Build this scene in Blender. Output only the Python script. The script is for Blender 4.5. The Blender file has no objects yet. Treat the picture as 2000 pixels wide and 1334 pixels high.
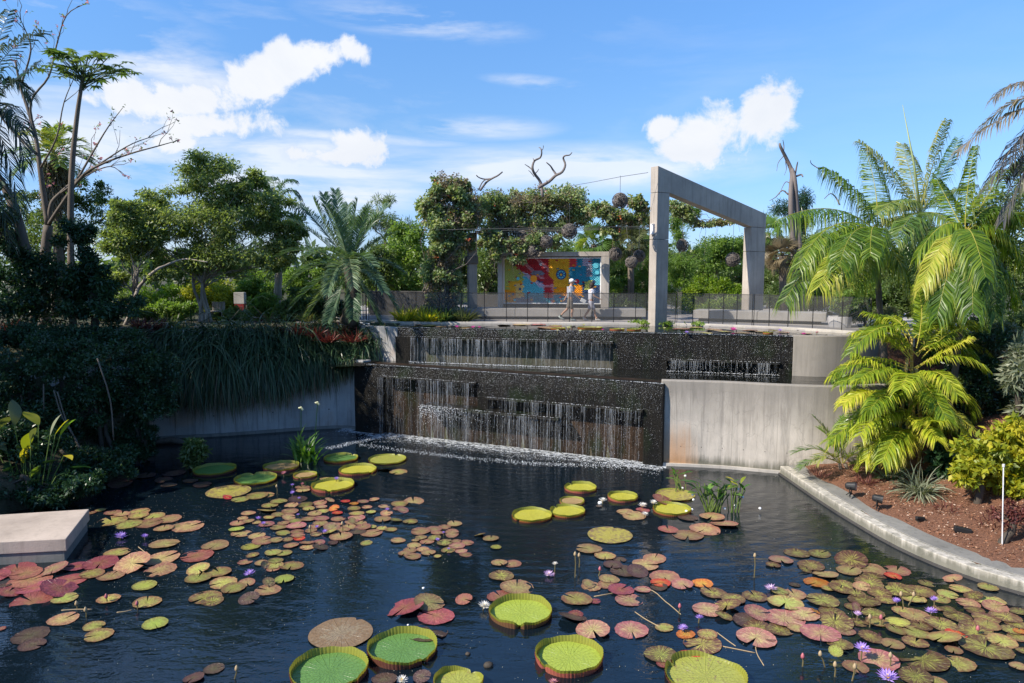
import bpy, math, random
import numpy as np
from mathutils import Vector, Matrix

R = random.Random(7)
NR = np.random.RandomState(11)
scene = bpy.context.scene
COL = scene.collection

# ------------------------------------------------------------------ camera
EYE = 6.1
FPX = 1400.0
TH = math.atan(142 / 1400)
cam_d = bpy.data.cameras.new('camera')
cam_d.sensor_width = 36.0
cam_d.lens = FPX * 36 / 2000
cam_d.clip_end = 3000
cam = bpy.data.objects.new('camera', cam_d)
COL.objects.link(cam)
cam.location = (0, 0, EYE)
cam.rotation_euler = (math.pi / 2 - TH, 0, 0)
scene.camera = cam

# ------------------------------------------------------------------ light
SUN_AZ = math.radians(25)      # the sun stands to the left, this much towards the camera side
SUN_EL = math.radians(41)
SDIR = Vector((-math.cos(SUN_AZ) * math.cos(SUN_EL), -math.sin(SUN_AZ) * math.cos(SUN_EL), math.sin(SUN_EL)))
sun_d = bpy.data.lights.new('sun', 'SUN')
sun_d.energy = 4.9
sun_d.angle = math.radians(0.5)
sun_d.color = (1.0, 0.92, 0.79)
sun = bpy.data.objects.new('sun', sun_d)
COL.objects.link(sun)
sun.rotation_euler = SDIR.to_track_quat('Z', 'Y').to_euler()
sun.location = (-30, -10, 30)

vs = scene.view_settings
vs.view_transform = 'Standard'
vs.look = 'None'
vs.exposure = 0.58
vs.gamma = 1.0
vs.use_curve_mapping = False
cy = scene.cycles
cy.max_bounces = 8
cy.transparent_max_bounces = 12
cy.caustics_reflective = False
cy.caustics_refractive = False


class NT:
    """small node-tree helper"""
    def __init__(s, tree):
        s.t = tree
        s.n = tree.nodes
        s.l = tree.links

    def node(s, typ, ins=None, **kw):
        n = s.n.new(typ)
        for k, v in kw.items():
            setattr(n, k, v)
        for k, v in (ins or {}).items():
            if isinstance(v, bpy.types.NodeSocket):
                s.l.new(v, n.inputs[k])
            else:
                n.inputs[k].default_value = v
        return n

    def math(s, op, a, b=0.0, c=0.0, clamp=False):
        n = s.node('ShaderNodeMath', {0: a, 1: b, 2: c}, operation=op)
        n.use_clamp = clamp
        return n.outputs[0]

    def noise(s, vec, scale, detail=4, rough=0.55, dist=0.0):
        n = s.node('ShaderNodeTexNoise', {'Scale': scale, 'Detail': detail, 'Roughness': rough, 'Distortion': dist})
        if vec is not None:
            s.l.new(vec, n.inputs['Vector'])
        return n.outputs['Fac']

    def ramp(s, fac, stops, interp='LINEAR'):
        n = s.node('ShaderNodeValToRGB', {0: fac})
        cr = n.color_ramp
        cr.interpolation = interp
        while len(cr.elements) < len(stops):
            cr.elements.new(0.5)
        for e, (p, c) in zip(cr.elements, stops):
            e.position = p
            e.color = (c, c, c, 1) if not hasattr(c, '__len__') else tuple(c) + (1,)
        return n.outputs[0]

    def mix(s, fac, a, b, blend='MIX'):
        n = s.node('ShaderNodeMix', data_type='RGBA', blend_type=blend)
        for i, v in ((0, fac), (6, a), (7, b)):
            if isinstance(v, bpy.types.NodeSocket):
                s.l.new(v, n.inputs[i])
            else:
                n.inputs[i].default_value = v if not hasattr(v, '__len__') else tuple(v) + (1,) * (4 - len(v))
        return n.outputs[2]

    def mapping(s, vec, scale=(1, 1, 1), loc=(0, 0, 0), rot=(0, 0, 0)):
        return s.node('ShaderNodeMapping', {'Vector': vec, 'Scale': scale, 'Location': loc, 'Rotation': rot}).outputs[0]


# ------------------------------------------------------------------ sky with clouds
world = bpy.data.worlds.new('World')
scene.world = world
world.use_nodes = True
w = NT(world.node_tree)
w.n.clear()
sky = w.node('ShaderNodeTexSky', sky_type='NISHITA')
sky.sun_disc = False
sky.sun_elevation = SUN_EL
sky.sun_rotation = math.atan2(SDIR.x, SDIR.y)
sky.air_density = 1.0
sky.dust_density = 0.2
sky.ozone_density = 1.6
geo = w.node('ShaderNodeTexCoord').outputs['Generated']
sep = w.node('ShaderNodeSeparateXYZ', {0: geo})
az = w.math('ARCTAN2', sep.outputs[0], sep.outputs[1])
el = w.math('ARCSINE', sep.outputs[2])
azel = w.node('ShaderNodeCombineXYZ', {0: az, 1: el, 2: 0.0}).outputs[0]


def sky_at(px, py):
    u = (px - 1000) / FPX
    v = -(py - 667) / FPX
    d = Vector((u, math.cos(TH) + v * math.sin(TH), -math.sin(TH) + v * math.cos(TH))).normalized()
    return math.atan2(d.x, d.y), math.asin(d.z)


n1 = w.noise(w.mapping(geo, (1, 1, 1.6)), 5.0, 9, 0.62, 0.4)
n2 = w.noise(w.mapping(geo, (1.0, 1.0, 5.0)), 2.6, 8, 0.6, 0.3)
n3 = w.noise(w.mapping(azel, (1.0, 1.0, 1.0)), 14.0, 8, 0.65, 0.3)


def blob(px, py, rx, ry, ang):
    """1 at a cloud's middle, 0 at its rim (radii in radians, tilted by ang degrees)"""
    a, e = sky_at(px, py)
    m = w.node('ShaderNodeMapping', {'Vector': azel, 'Location': (a, e, 0), 'Rotation': (0, 0, math.radians(ang)),
                                     'Scale': (rx, ry, 1)}, vector_type='TEXTURE').outputs[0]
    ln = w.node('ShaderNodeVectorMath', {0: m}, operation='LENGTH').outputs['Value']
    return w.math('SUBTRACT', 1.0, ln, clamp=True)


px_ = 1 / 1500.0
cum = None
for b in ((610, 112, 90, 36, 18), (500, 150, 130, 44, 22), (370, 195, 150, 52, 14), (400, 245, 150, 36, 4), (255, 190, 90, 40, 0),
          (330, 275, 110, 26, 0), (690, 100, 28, 40, 60), (545, 105, 40, 30, 40),
          (696, 287, 75, 42, 5), (660, 305, 110, 22, 0), (1395, 262, 120, 62, 18), (1480, 235, 95, 62, 35), (1330, 292, 60, 34, 10),
          (1530, 195, 45, 34, 40), (1290, 250, 50, 26, 15)):
    v = blob(b[0], b[1], b[2] * px_ * 1.25, b[3] * px_ * 1.3, b[4])
    cum = v if cum is None else w.math('MAXIMUM', cum, v)
body = w.math('ADD', w.math('MULTIPLY', cum, 1.25), w.math('MULTIPLY', w.math('SUBTRACT', n3, 0.5), 3.0))
cumd = w.ramp(body, ((0.20, 0), (0.80, 1)), 'EASE')
cumd = w.math('MULTIPLY', cumd, w.ramp(cum, ((0.0, 0), (0.14, 1))))
# high thin streaks, everywhere but densest to the left and low
streak = w.ramp(n2, ((0.47, 0), (0.72, 1)))
leftw = w.ramp(w.math('MULTIPLY_ADD', az, -0.6, 0.5), ((0.25, 0.10), (0.85, 0.95)))
cir = w.math('MULTIPLY', streak, leftw)
s2 = None
for b in ((820, 45, 260, 38, -4), (150, 60, 300, 95, -8), (560, 300, 420, 60, -2), (480, 360, 300, 60, 0), (180, 300, 330, 90, 3), (620, 335, 380, 24, 1), (700, 270, 260, 14, -2), (1040, 160, 120, 16, -5), (930, 250, 200, 30, 0), (300, 120, 260, 70, -8), (650, 380, 300, 50, 0), (1100, 330, 500, 60, 0)):
    v = blob(b[0], b[1], b[2] * px_, b[3] * px_, b[4])
    s2 = v if s2 is None else w.math('MAXIMUM', s2, v)
cir2 = w.math('MULTIPLY', w.math('MULTIPLY', s2, 2.2), w.ramp(n2, ((0.38, 0), (0.62, 1))))
cir = w.math('MAXIMUM', w.math('MULTIPLY', cir, 0.75), cir2, clamp=True)
dens = w.math('MAXIMUM', cumd, w.math('MULTIPLY', cir, 0.72), clamp=True)
# cloud body: a little greyer where it is thick and low
shade = w.ramp(w.math('MULTIPLY_ADD', n1, 0.7, w.math('MULTIPLY', cumd, 0.25)), ((0.35, (9.6, 9.7, 9.9)), (0.75, (7.6, 8.1, 9.0))))
tint = w.ramp(sep.outputs[2], ((0.0, (.22, .31, .52)), (0.06, (.25, .34, .56)), (0.18, (.31, .42, .54)), (0.42, (.36, .57, .77)), (0.65, (.35, .54, .72)), (1.0, (.30, .42, .52))))
skyc = w.mix(1.0, w.mix(1.0, sky.outputs[0], tint, 'MULTIPLY'), (3.1, 3.1, 3.1), 'MULTIPLY')
colr = w.mix(dens, skyc, shade)
bg = w.node('ShaderNodeBackground', {'Color': colr, 'Strength': 0.071})
w.l.new(bg.outputs[0], w.node('ShaderNodeOutputWorld').inputs[0])


# ------------------------------------------------------------------ places
def ray(px, py):
    u = (px - 1000) / FPX
    v = -(py - 667) / FPX
    return Vector((u, math.cos(TH) + v * math.sin(TH), -math.sin(TH) + v * math.cos(TH)))


def P(px, py, z):
    """point of the horizontal plane z seen at (px, py) of the 2000 px photograph"""
    d = ray(px, py)
    t = (z - EYE) / d.z
    return Vector((d.x * t, d.y * t, z))


def PD(px, py, y):
    """point at distance y in front of the camera"""
    d = ray(px, py)
    t = y / d.y
    return Vector((d.x * t, y, EYE + d.z * t))


# ------------------------------------------------------------------ objects
def tag(o, label=None, cat=None, group=None, kind=None):
    if label: o['label'] = label
    if cat: o['category'] = cat
    if group: o['group'] = group
    if kind: o['kind'] = kind
    return o


def thing(name, loc, label, cat, group=None):
    o = bpy.data.objects.new(name, None)
    o.empty_display_size = 0.2
    COL.objects.link(o)
    o.location = loc
    return tag(o, label, cat, group)


def wloc(o):
    v = Vector((0, 0, 0))
    while o is not None:
        v += o.location
        o = o.parent
    return v


def link(name, me, parent=None, loc=None):
    o = bpy.data.objects.new(name, me)
    COL.objects.link(o)
    if parent is not None:
        o.parent = parent
    if loc is not None:
        o.location = loc
    return o


def np_mesh(name, V, F, mats, tone=None, smooth=False, fmat=None):
    """V (n,3); F list of arrays (m,k) of equal k each"""
    me = bpy.data.meshes.new(name)
    V = np.asarray(V, dtype=np.float32)
    me.vertices.add(len(V))
    me.vertices.foreach_set('co', V.ravel())
    Fs = [np.asarray(f, dtype=np.int32) for f in F if len(f)]
    loops = np.concatenate([f.ravel() for f in Fs])
    tot = np.concatenate([np.full(len(f), f.shape[1], dtype=np.int32) for f in Fs])
    st = np.concatenate([[0], np.cumsum(tot)[:-1]]).astype(np.int32)
    me.loops.add(len(loops))
    me.loops.foreach_set('vertex_index', loops)
    me.polygons.add(len(tot))
    me.polygons.foreach_set('loop_start', st)
    me.polygons.foreach_set('loop_total', tot)
    if smooth:
        me.polygons.foreach_set('use_smooth', np.ones(len(tot), dtype=bool))
    for m in (mats if isinstance(mats, (list, tuple)) else [mats]):
        me.materials.append(m)
    if fmat is not None:
        me.polygons.foreach_set('material_index', np.asarray(fmat, dtype=np.int32))
    if tone is not None:
        a = me.attributes.new('tone', 'FLOAT', 'POINT')
        a.data.foreach_set('value', np.asarray(tone, dtype=np.float32))
    me.update(calc_edges=True)
    return me


class MB:
    """collects pieces of ONE mesh, in world coordinates"""
    def __init__(s):
        s.v = []
        s.f = []

    def add(s, vs_, fs_):
        n = len(s.v)
        s.v += [tuple(p) for p in vs_]
        s.f += [tuple(i + n for i in f) for f in fs_]

    def quad(s, a, b, c, d):
        s.add([a, b, c, d], [(0, 1, 2, 3)])

    def prism(s, ring, z0, z1, top=None):
        """closed upright prism over a list of (x,y); ring counter-clockwise; top = other ring for a batter"""
        n = len(ring)
        t = top or ring
        z0l = z0 if hasattr(z0, '__len__') else [z0] * n
        z1l = z1 if hasattr(z1, '__len__') else [z1] * n
        vs_ = [(p[0], p[1], z) for p, z in zip(ring, z0l)] + [(p[0], p[1], z) for p, z in zip(t, z1l)]
        fs_ = [tuple(range(n - 1, -1, -1)), tuple(range(n, 2 * n))]
        fs_ += [(i, (i + 1) % n, n + (i + 1) % n, n + i) for i in range(n)]
        s.add(vs_, fs_)

    def box(s, c, sx, sy, sz, rz=0.0, rx=0.0, ry=0.0):
        """c = centre"""
        M = Matrix.Translation(c) @ Matrix.Rotation(rz, 4, 'Z') @ Matrix.Rotation(ry, 4, 'Y') @ Matrix.Rotation(rx, 4, 'X')
        vs_ = [M @ Vector((a * sx / 2, b * sy / 2, d * sz / 2)) for a in (-1, 1) for b in (-1, 1) for d in (-1, 1)]
        s.add(vs_, [(0, 1, 3, 2), (4, 6, 7, 5), (0, 4, 5, 1), (2, 3, 7, 6), (0, 2, 6, 4), (1, 5, 7, 3)])

    def strip(s, a, b, th, z0, z1, side=1):
        """wall piece from a to b (x,y), thickness th to the left (side=1) of a->b"""
        a = Vector(a[:2]); b = Vector(b[:2])
        d = (b - a).normalized()
        n = Vector((-d.y, d.x)) * side * th
        r = [a, b, b + n, a + n]
        if side < 0:
            r.reverse()
        s.prism([(p.x, p.y) for p in r], z0, z1)

    def tube(s, pts, rad, n=6, cap=True):
        pts = [Vector(p) for p in pts]
        if not hasattr(rad, '__len__'):
            rad = [rad] * len(pts)
        vs_, fs_ = [], []
        t0 = (pts[1] - pts[0]).normalized()
        up = Vector((0, 0, 1)) if abs(t0.z) < 0.9 else Vector((1, 0, 0))
        x = t0.cross(up).normalized()
        for i, p in enumerate(pts):
            t = (pts[min(i + 1, len(pts) - 1)] - pts[max(i - 1, 0)])
            if t.length < 1e-9:
                t = t0.copy()
            t.normalize()
            x = (x - t * x.dot(t))
            if x.length < 1e-6:
                x = t.orthogonal()
            x.normalize()
            y = t.cross(x)
            for k in range(n):
                a = 2 * math.pi * k / n
                vs_.append(p + (x * math.cos(a) + y * math.sin(a)) * rad[i])
        for i in range(len(pts) - 1):
            for k in range(n):
                k2 = (k + 1) % n
                fs_.append((i * n + k, i * n + k2, (i + 1) * n + k2, (i + 1) * n + k))
        if cap:
            fs_.append(tuple(range(n - 1, -1, -1)))
            m = (len(pts) - 1) * n
            fs_.append(tuple(m + k for k in range(n)))
        s.add(vs_, fs_)

    def lathe(s, c, prof, n=20):
        """prof list of (r,z) about the upright through c"""
        vs_, fs_ = [], []
        for r, z in prof:
            for k in range(n):
                a = 2 * math.pi * k / n
                vs_.append((c[0] + r * math.cos(a), c[1] + r * math.sin(a), c[2] + z))
        for i in range(len(prof) - 1):
            for k in range(n):
                k2 = (k + 1) % n
                fs_.append((i * n + k, i * n + k2, (i + 1) * n + k2, (i + 1) * n + k))
        s.add(vs_, fs_)

    def ball(s, c, rx, ry, rz, n=8, m=6, jit=0.0, rnd=R):
        prof = []
        vs_, fs_ = [], []
        for i in range(m + 1):
            th = math.pi * i / m
            for k in range(n):
                a = 2 * math.pi * k / n
                q = 1 + rnd.uniform(-jit, jit)
                vs_.append((c[0] + rx * q * math.sin(th) * math.cos(a), c[1] + ry * q * math.sin(th) * math.sin(a), c[2] + rz * q * math.cos(th)))
        for i in range(m):
            for k in range(n):
                k2 = (k + 1) % n
                fs_.append((i * n + k, (i + 1) * n + k, (i + 1) * n + k2, i * n + k2))
        s.add(vs_, fs_)

    def build(s, name, mat, parent=None, smooth=False, bevel=0.0, loc=None):
        base = wloc(parent) if parent is not None else (Vector(loc) if loc is not None else Vector((0, 0, 0)))
        me = bpy.data.meshes.new(name)
        me.from_pydata([(a[0] - base.x, a[1] - base.y, a[2] - base.z) for a in s.v], [], s.f)
        if smooth:
            me.polygons.foreach_set('use_smooth', [True] * len(me.polygons))
        me.materials.append(mat)
        me.update()
        o = link(name, me, parent, base if parent is None else None)
        if bevel:
            b = o.modifiers.new('bevel', 'BEVEL')
            b.width = bevel
            b.segments = 2
            b.limit_method = 'ANGLE'
        return o


# ------------------------------------------------------------------ materials
def new_mat(name):
    m = bpy.data.materials.new(name)
    m.use_nodes = True
    t = NT(m.node_tree)
    t.n.clear()
    out = t.node('ShaderNodeOutputMaterial')
    return m, t, out


def princ(t, out, color, rough=0.6, bump=None, bump_d=0.02, metal=0.0, ior=1.45, spec=0.5, bstr=1.0):
    b = t.node('ShaderNodeBsdfPrincipled', {'Roughness': rough, 'Metallic': metal, 'IOR': ior, 'Specular IOR Level': spec})
    if isinstance(color, bpy.types.NodeSocket):
        t.l.new(color, b.inputs['Base Color'])
    else:
        b.inputs['Base Color'].default_value = tuple(color) + (1,)
    if bump is not None:
        n = t.node('ShaderNodeBump', {'Height': bump, 'Distance': bump_d, 'Strength': bstr})
        t.l.new(n.outputs[0], b.inputs['Normal'])
    t.l.new(b.outputs[0], out.inputs[0])
    return b


def plain(name, c, rough=0.6, metal=0.0, var=0.15, scale=20, spec=0.5):
    m, t, out = new_mat(name)
    pos = t.node('ShaderNodeTexCoord').outputs['Object']
    nz = t.noise(pos, scale, 3)
    col = t.mix(nz, [x * (1 - var) for x in c], [min(1, x * (1 + var)) for x in c])
    princ(t, out, col, rough, nz, 0.003, metal, spec=spec)
    return m


def leaf_mat(name, cols, trans=0.35, rough=0.45, spec=0.4, tcol=None):
    """leaf colours picked per leaf by the tone attribute; light shines through the blade"""
    m, t, out = new_mat(name)
    tone = t.node('ShaderNodeAttribute', attribute_name='tone').outputs['Fac']
    st = [(i / (len(cols) - 1), c) for i, c in enumerate(cols)]
    col = t.ramp(tone, st)
    b = t.node('ShaderNodeBsdfPrincipled', {'Base Color': col, 'Roughness': rough, 'Specular IOR Level': spec})
    tc = t.mix(1.0, col, tcol or (1.5, 1.6, 0.6), 'MULTIPLY')
    tr = t.node('ShaderNodeBsdfTranslucent', {'Color': tc})
    mx = t.node('ShaderNodeMixShader', {0: trans, 1: b.outputs[0], 2: tr.outputs[0]})
    t.l.new(mx.outputs[0], out.inputs[0])
    return m


def concrete(name, base, boards=0.0, stain=0.5, rough=0.8, warm=0.0, grime=None, rust=None):
    """cast concrete: cloudy tone, pores, upright run stains, faint board marks"""
    m, t, out = new_mat(name)
    pos = t.node('ShaderNodeNewGeometry').outputs['Position']
    big = t.noise(pos, 0.8, 5, 0.6)
    fine = t.noise(pos, 30, 4, 0.6)
    run = t.noise(t.mapping(pos, (3.0, 3.0, 0.25)), 2.2, 6, 0.65, 0.5)
    pit = t.node('ShaderNodeTexVoronoi', {'Vector': pos, 'Scale': 9.0}).outputs['Distance']
    c = t.mix(t.ramp(big, ((.25, 0), (.75, 1))), [x * 0.62 for x in base], [min(1, x * 1.2) for x in base])
    c = t.mix(t.math('MULTIPLY', t.ramp(run, ((0.50, 0), (0.72, 1))), stain), c, [x * 0.32 for x in base])
    c = t.mix(t.math('MULTIPLY', t.ramp(run, ((0.22, 1), (0.36, 0))), 0.5 * stain), c, [min(1, x * 1.7) for x in base])
    c = t.mix(t.math('MULTIPLY', fine, 0.35), c, [x * 0.6 for x in base])
    c = t.mix(t.ramp(pit, ((0.03, 0.7), (0.07, 0))), c, [x * 0.3 for x in base])
    if warm:
        wn = t.noise(pos, 0.55, 4, 0.6, 1.0)
        c = t.mix(t.math('MULTIPLY', t.ramp(wn, ((0.52, 0), (0.68, 1))), warm), c, (0.42, 0.24, 0.12))
    if grime:
        zz = t.node('ShaderNodeSeparateXYZ', {0: pos}).outputs[2]
        gz = t.node('ShaderNodeMapRange', {0: t.math('ADD', zz, t.math('MULTIPLY', run, 0.9)), 1: grime[0] + .35, 2: grime[1] + .35}).outputs[0]
        c = t.mix(t.math('MULTIPLY', gz, 0.68), c, [x * 0.30 for x in base])
        crk = t.node('ShaderNodeTexVoronoi', {'Vector': t.mapping(pos, (1.0, 1.0, .55)), 'Scale': 1.7}, feature='DISTANCE_TO_EDGE')
        t.l.new(t.node('ShaderNodeVectorMath', {0: t.mapping(pos, (1.0, 1.0, .55)), 1: t.node('ShaderNodeVectorMath', {0: t.node('ShaderNodeTexNoise', {'Vector': pos, 'Scale': 3.0, 'Detail': 4.0}).outputs['Color'], 1: (.35, .35, .35)}, operation='MULTIPLY').outputs[0]}, operation='ADD').outputs[0], crk.inputs['Vector'])
        c = t.mix(t.ramp(crk.outputs['Distance'], ((0.0, .42), (0.012, 0))), c, [x * 0.35 for x in base])
    if grime:
        wl = t.node('ShaderNodeMapRange', {0: t.math('ADD', zz, t.math('MULTIPLY', run, -.5)), 1: .12, 2: -.12}).outputs[0]
        c = t.mix(t.math('MULTIPLY', wl, .75), c, (.06, .065, .04))
        sx_ = t.node('ShaderNodeSeparateXYZ', {0: pos}).outputs[0]
        jf = t.math('ABSOLUTE', t.math('SUBTRACT', t.math('FRACT', t.math('MULTIPLY', sx_, 1 / 1.22)), .5))
        c = t.mix(t.ramp(jf, ((0, .6), (.012, 0))), c, [x * .4 for x in base])
    if rust:
        dd = t.node('ShaderNodeVectorMath', {0: t.mapping(pos, (1, 1, .8)), 1: (rust[0], rust[1], rust[2] * .8)}, operation='DISTANCE').outputs['Value']
        dd = t.math('ADD', dd, t.math('MULTIPLY', t.math('SUBTRACT', run, .5), 1.2))
        c = t.mix(t.ramp(dd, ((.25, .75), (.95, 0))), c, (.50, .27, .13))
    h = t.math('MULTIPLY_ADD', fine, 0.5, t.math('MULTIPLY', big, 0.6))
    if boards:
        s = t.node('ShaderNodeSeparateXYZ', {0: pos})
        a = t.math('ADD', t.math('MULTIPLY', s.outputs[0], 0.92), t.math('MULTIPLY', s.outputs[1], -0.38))
        f = t.math('FRACT', t.math('MULTIPLY', a, 1.0 / boards))
        g = t.ramp(f, ((0.0, 0), (0.03, 1), (0.97, 1), (1.0, 0)))
        c = t.mix(t.math('MULTIPLY', t.math('SUBTRACT', 1.0, g), 0.55), c, [x * 0.35 for x in base])
        h = t.math('ADD', h, t.math('MULTIPLY', g, 0.8))
    princ(t, out, c, rough, h, 0.012)
    return m


M = {}
M['concrete'] = concrete('cast_concrete', (0.47, 0.42, 0.37), 0.0, 0.55)
M['concrete_wall'] = concrete('stained_wall_concrete', (0.58, 0.52, 0.45), 0.0, 0.6, grime=(1.35, 2.5), rust=(5.0, 21.7, .25))
M['concrete_board'] = concrete('board_marked_concrete', (0.42, 0.41, 0.40), 0.55, 0.7, warm=0.35)
M['portal'] = concrete('portal_concrete', (0.47, 0.41, 0.355), 0.0, 0.5)
M['coping'] = concrete('pale_coping_concrete', (0.56, 0.51, 0.45), 0.0, 0.4)
M['kerb'] = concrete('kerb_concrete', (0.70, 0.64, 0.56), 0.0, 0.45, grime=(5, 6))
M['curb_grey'] = concrete('grey_curb_concrete', (0.24, 0.23, 0.21), 0.0, 0.5)
M['paving'] = concrete('paving_concrete', (0.46, 0.42, 0.40), 0.0, 0.15)
M['bench'] = concrete('bench_concrete', (0.46, 0.43, 0.40), 0.0, 0.2)
M['dark_wall'] = concrete('dark_rough_wall', (0.075, 0.07, 0.066), 0.0, 0.4)
M['slab'] = concrete('slab_stone', (0.52, 0.43, 0.36), 0.0, 0.3)
M['planter'] = plain('planter_white', (0.62, 0.60, 0.60), 0.6)
M['black'] = plain('black_metal', (0.015, 0.015, 0.016), 0.5)
M['bark'] = concrete('bark_grey_brown', (0.17, 0.135, 0.105), 0.0, 0.6)
M['bark_dark'] = concrete('bark_dark', (0.075, 0.06, 0.045), 0.0, 0.5)
M['bark_pale'] = concrete('bark_pale', (0.34, 0.29, 0.24), 0.0, 0.5)
M['white_paint'] = plain('white_paint', (0.8, 0.8, 0.8), 0.5)
M['cord'] = plain('steel_cord', (0.12, 0.12, 0.12), 0.4, 0.6)
M['skin'] = plain('skin', (0.48, 0.27, 0.18), 0.55)


# ------------------------------------------------------------------ leaves
def unit(a):
    return a / np.maximum(np.linalg.norm(a, axis=1, keepdims=True), 1e-9)


def leaf_quads(C, Dv, N, L, W, droop=0.15):
    """C base points, Dv axis, N rough normals; -> verts (4n,3), quads"""
    n = len(C)
    L = np.broadcast_to(np.asarray(L, dtype=float).reshape(-1, 1), (n, 1))
    W = np.broadcast_to(np.asarray(W, dtype=float).reshape(-1, 1), (n, 1))
    S = unit(np.cross(Dv, N))
    U = np.cross(S, Dv)
    a = C
    b = C + Dv * L * 0.45 + S * W * 0.5 + U * L * 0.06
    c = C + Dv * L - U * L * droop
    d = C + Dv * L * 0.45 - S * W * 0.5 + U * L * 0.06
    V = np.stack([a, b, c, d], 1).reshape(-1, 3)
    F = np.arange(4 * n).reshape(-1, 4)
    return V, F


def clump_leaves(cent, rad, count, L, W, rs, up=0.35, shell=0.55, tone0=0.0, tone1=1.0):
    """leaves in soft balls; cent (k,3), rad (k,3)"""
    k = len(cent)
    idx = rs.randint(0, k, count)
    d = unit(rs.normal(size=(count, 3)))
    r = (shell + (1 - shell) * rs.rand(count, 1)) * (0.72 + 0.4 * rs.rand(count, 1))
    r = np.where(rs.rand(count, 1) < 0.25, rs.rand(count, 1), r)
    C = cent[idx] + d * r * rad[idx]
    ax = unit(d * 0.7 + rs.normal(size=(count, 3)) * 0.7 + np.array([0, 0, -0.15]))
    N = unit(rs.normal(size=(count, 3)) * 0.75 + np.array([0, 0, up * 2]) + d * 0.3)
    sz = 0.65 + 0.7 * rs.rand(count)
    V, F = leaf_quads(C, ax, N, L * sz, W * sz)
    ct = rs.rand(k)
    tone = np.clip(0.45 * ct[idx] + 0.55 * rs.rand(count), 0, 1) * (tone1 - tone0) + tone0
    return V, F, np.repeat(tone, 4)


def crown_mesh(name, ells, count, L, W, mat, rs, clumps=40, cr=0.33, up=0.35, base=Vector((0, 0, 0)), flat=0.75, shell=0.5):
    """ells: list of (centre, (rx,ry,rz)); leaf clumps spread through them"""
    vol = np.array([e[1][0] * e[1][2] for e in ells])
    vol = vol / vol.sum()
    cs, rs_ = [], []
    for e, v in zip(ells, vol):
        k = max(3, int(clumps * v))
        d = unit(rs.normal(size=(k, 3)))
        r = rs.rand(k, 1) ** 0.45
        c = np.array(e[0]) + d * r * np.array(e[1]) * 0.85
        s = cr * (0.6 + 0.8 * rs.rand(k, 1)) * (sum(e[1]) / 3)
        cs.append(c)
        rs_.append(np.hstack([s, s, s * flat]))
    cs = np.vstack(cs)
    rr = np.vstack(rs_)
    V, F, T = clump_leaves(cs, rr, count, L, W, rs, up=up, shell=shell)
    V = V - np.array(base)
    return np_mesh(name, V, [F], mat, T), cs


def limb(mb, a, b, r0, r1, rnd, wob=0.08, n=6, seg=6, sag=0.0):
    a = Vector(a); b = Vector(b)
    ln = (b - a).length
    pts, rad = [], []
    off = Vector((0, 0, 0))
    for i in range(seg + 1):
        t = i / seg
        if 0 < i < seg:
            off = off * 0.6 + Vector((rnd.uniform(-1, 1), rnd.uniform(-1, 1), rnd.uniform(-0.6, 0.6))) * ln * wob
        q = off * math.sin(math.pi * t)
        pts.append(a.lerp(b, t) + q + Vector((0, 0, sag * ln * math.sin(math.pi * t))))
        rad.append(r0 + (r1 - r0) * t)
    mb.tube(pts, rad, n)
    return pts


def leafy_tree(name, label, cat, base, fork, ells, count, L, W, mat, bark, rt=0.15, clumps=40, cr=0.33, seed=1,
               limbs=9, twigs=3, group=None, up=0.35, flat=0.75, shell=0.5, trunks=1):
    rnd = random.Random(seed)
    rs = np.random.RandomState(seed)
    base = Vector(base); fork = Vector(fork)
    t = thing(name, base, label, cat, group)
    me, cs = crown_mesh('crown', ells, count, L, W, mat, rs, clumps, cr, up, base, flat, shell)
    link('crown', me, t)
    mb = MB()
    for k in range(trunks):
        b0 = base + (Vector((rnd.uniform(-1, 1), rnd.uniform(-1, 1), 0)) * rt * 5 if trunks > 1 else Vector((0, 0, 0)))
        f0 = fork + (Vector((rnd.uniform(-1, 1), rnd.uniform(-1, 1), rnd.uniform(-.5, .5))) * rt * 6 if trunks > 1 else Vector((0, 0, 0)))
        tp = limb(mb, b0 - Vector((0, 0, .1)), f0, rt * 1.25, rt * 0.8, rnd, 0.04, 9, 7)
        order = sorted(range(len(cs)), key=lambda i: rnd.random())
        for i in order[:max(2, limbs // trunks)]:
            c = Vector(cs[i])
            s = tp[-1] if rnd.random() < 0.6 else tp[-2]
            pp = limb(mb, s, c, rt * 0.5, rt * 0.12, rnd, 0.08, 6, 6, 0.04)
            for _ in range(twigs):
                j = min(range(len(cs)), key=lambda q: (Vector(cs[q]) - c).length + rnd.random() * 1.5)
                limb(mb, pp[rnd.randint(2, 4)], Vector(cs[j]), rt * 0.2, rt * 0.05, rnd, 0.1, 4, 4)
    mb.build('trunk', bark, t, smooth=True)
    return t


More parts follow.
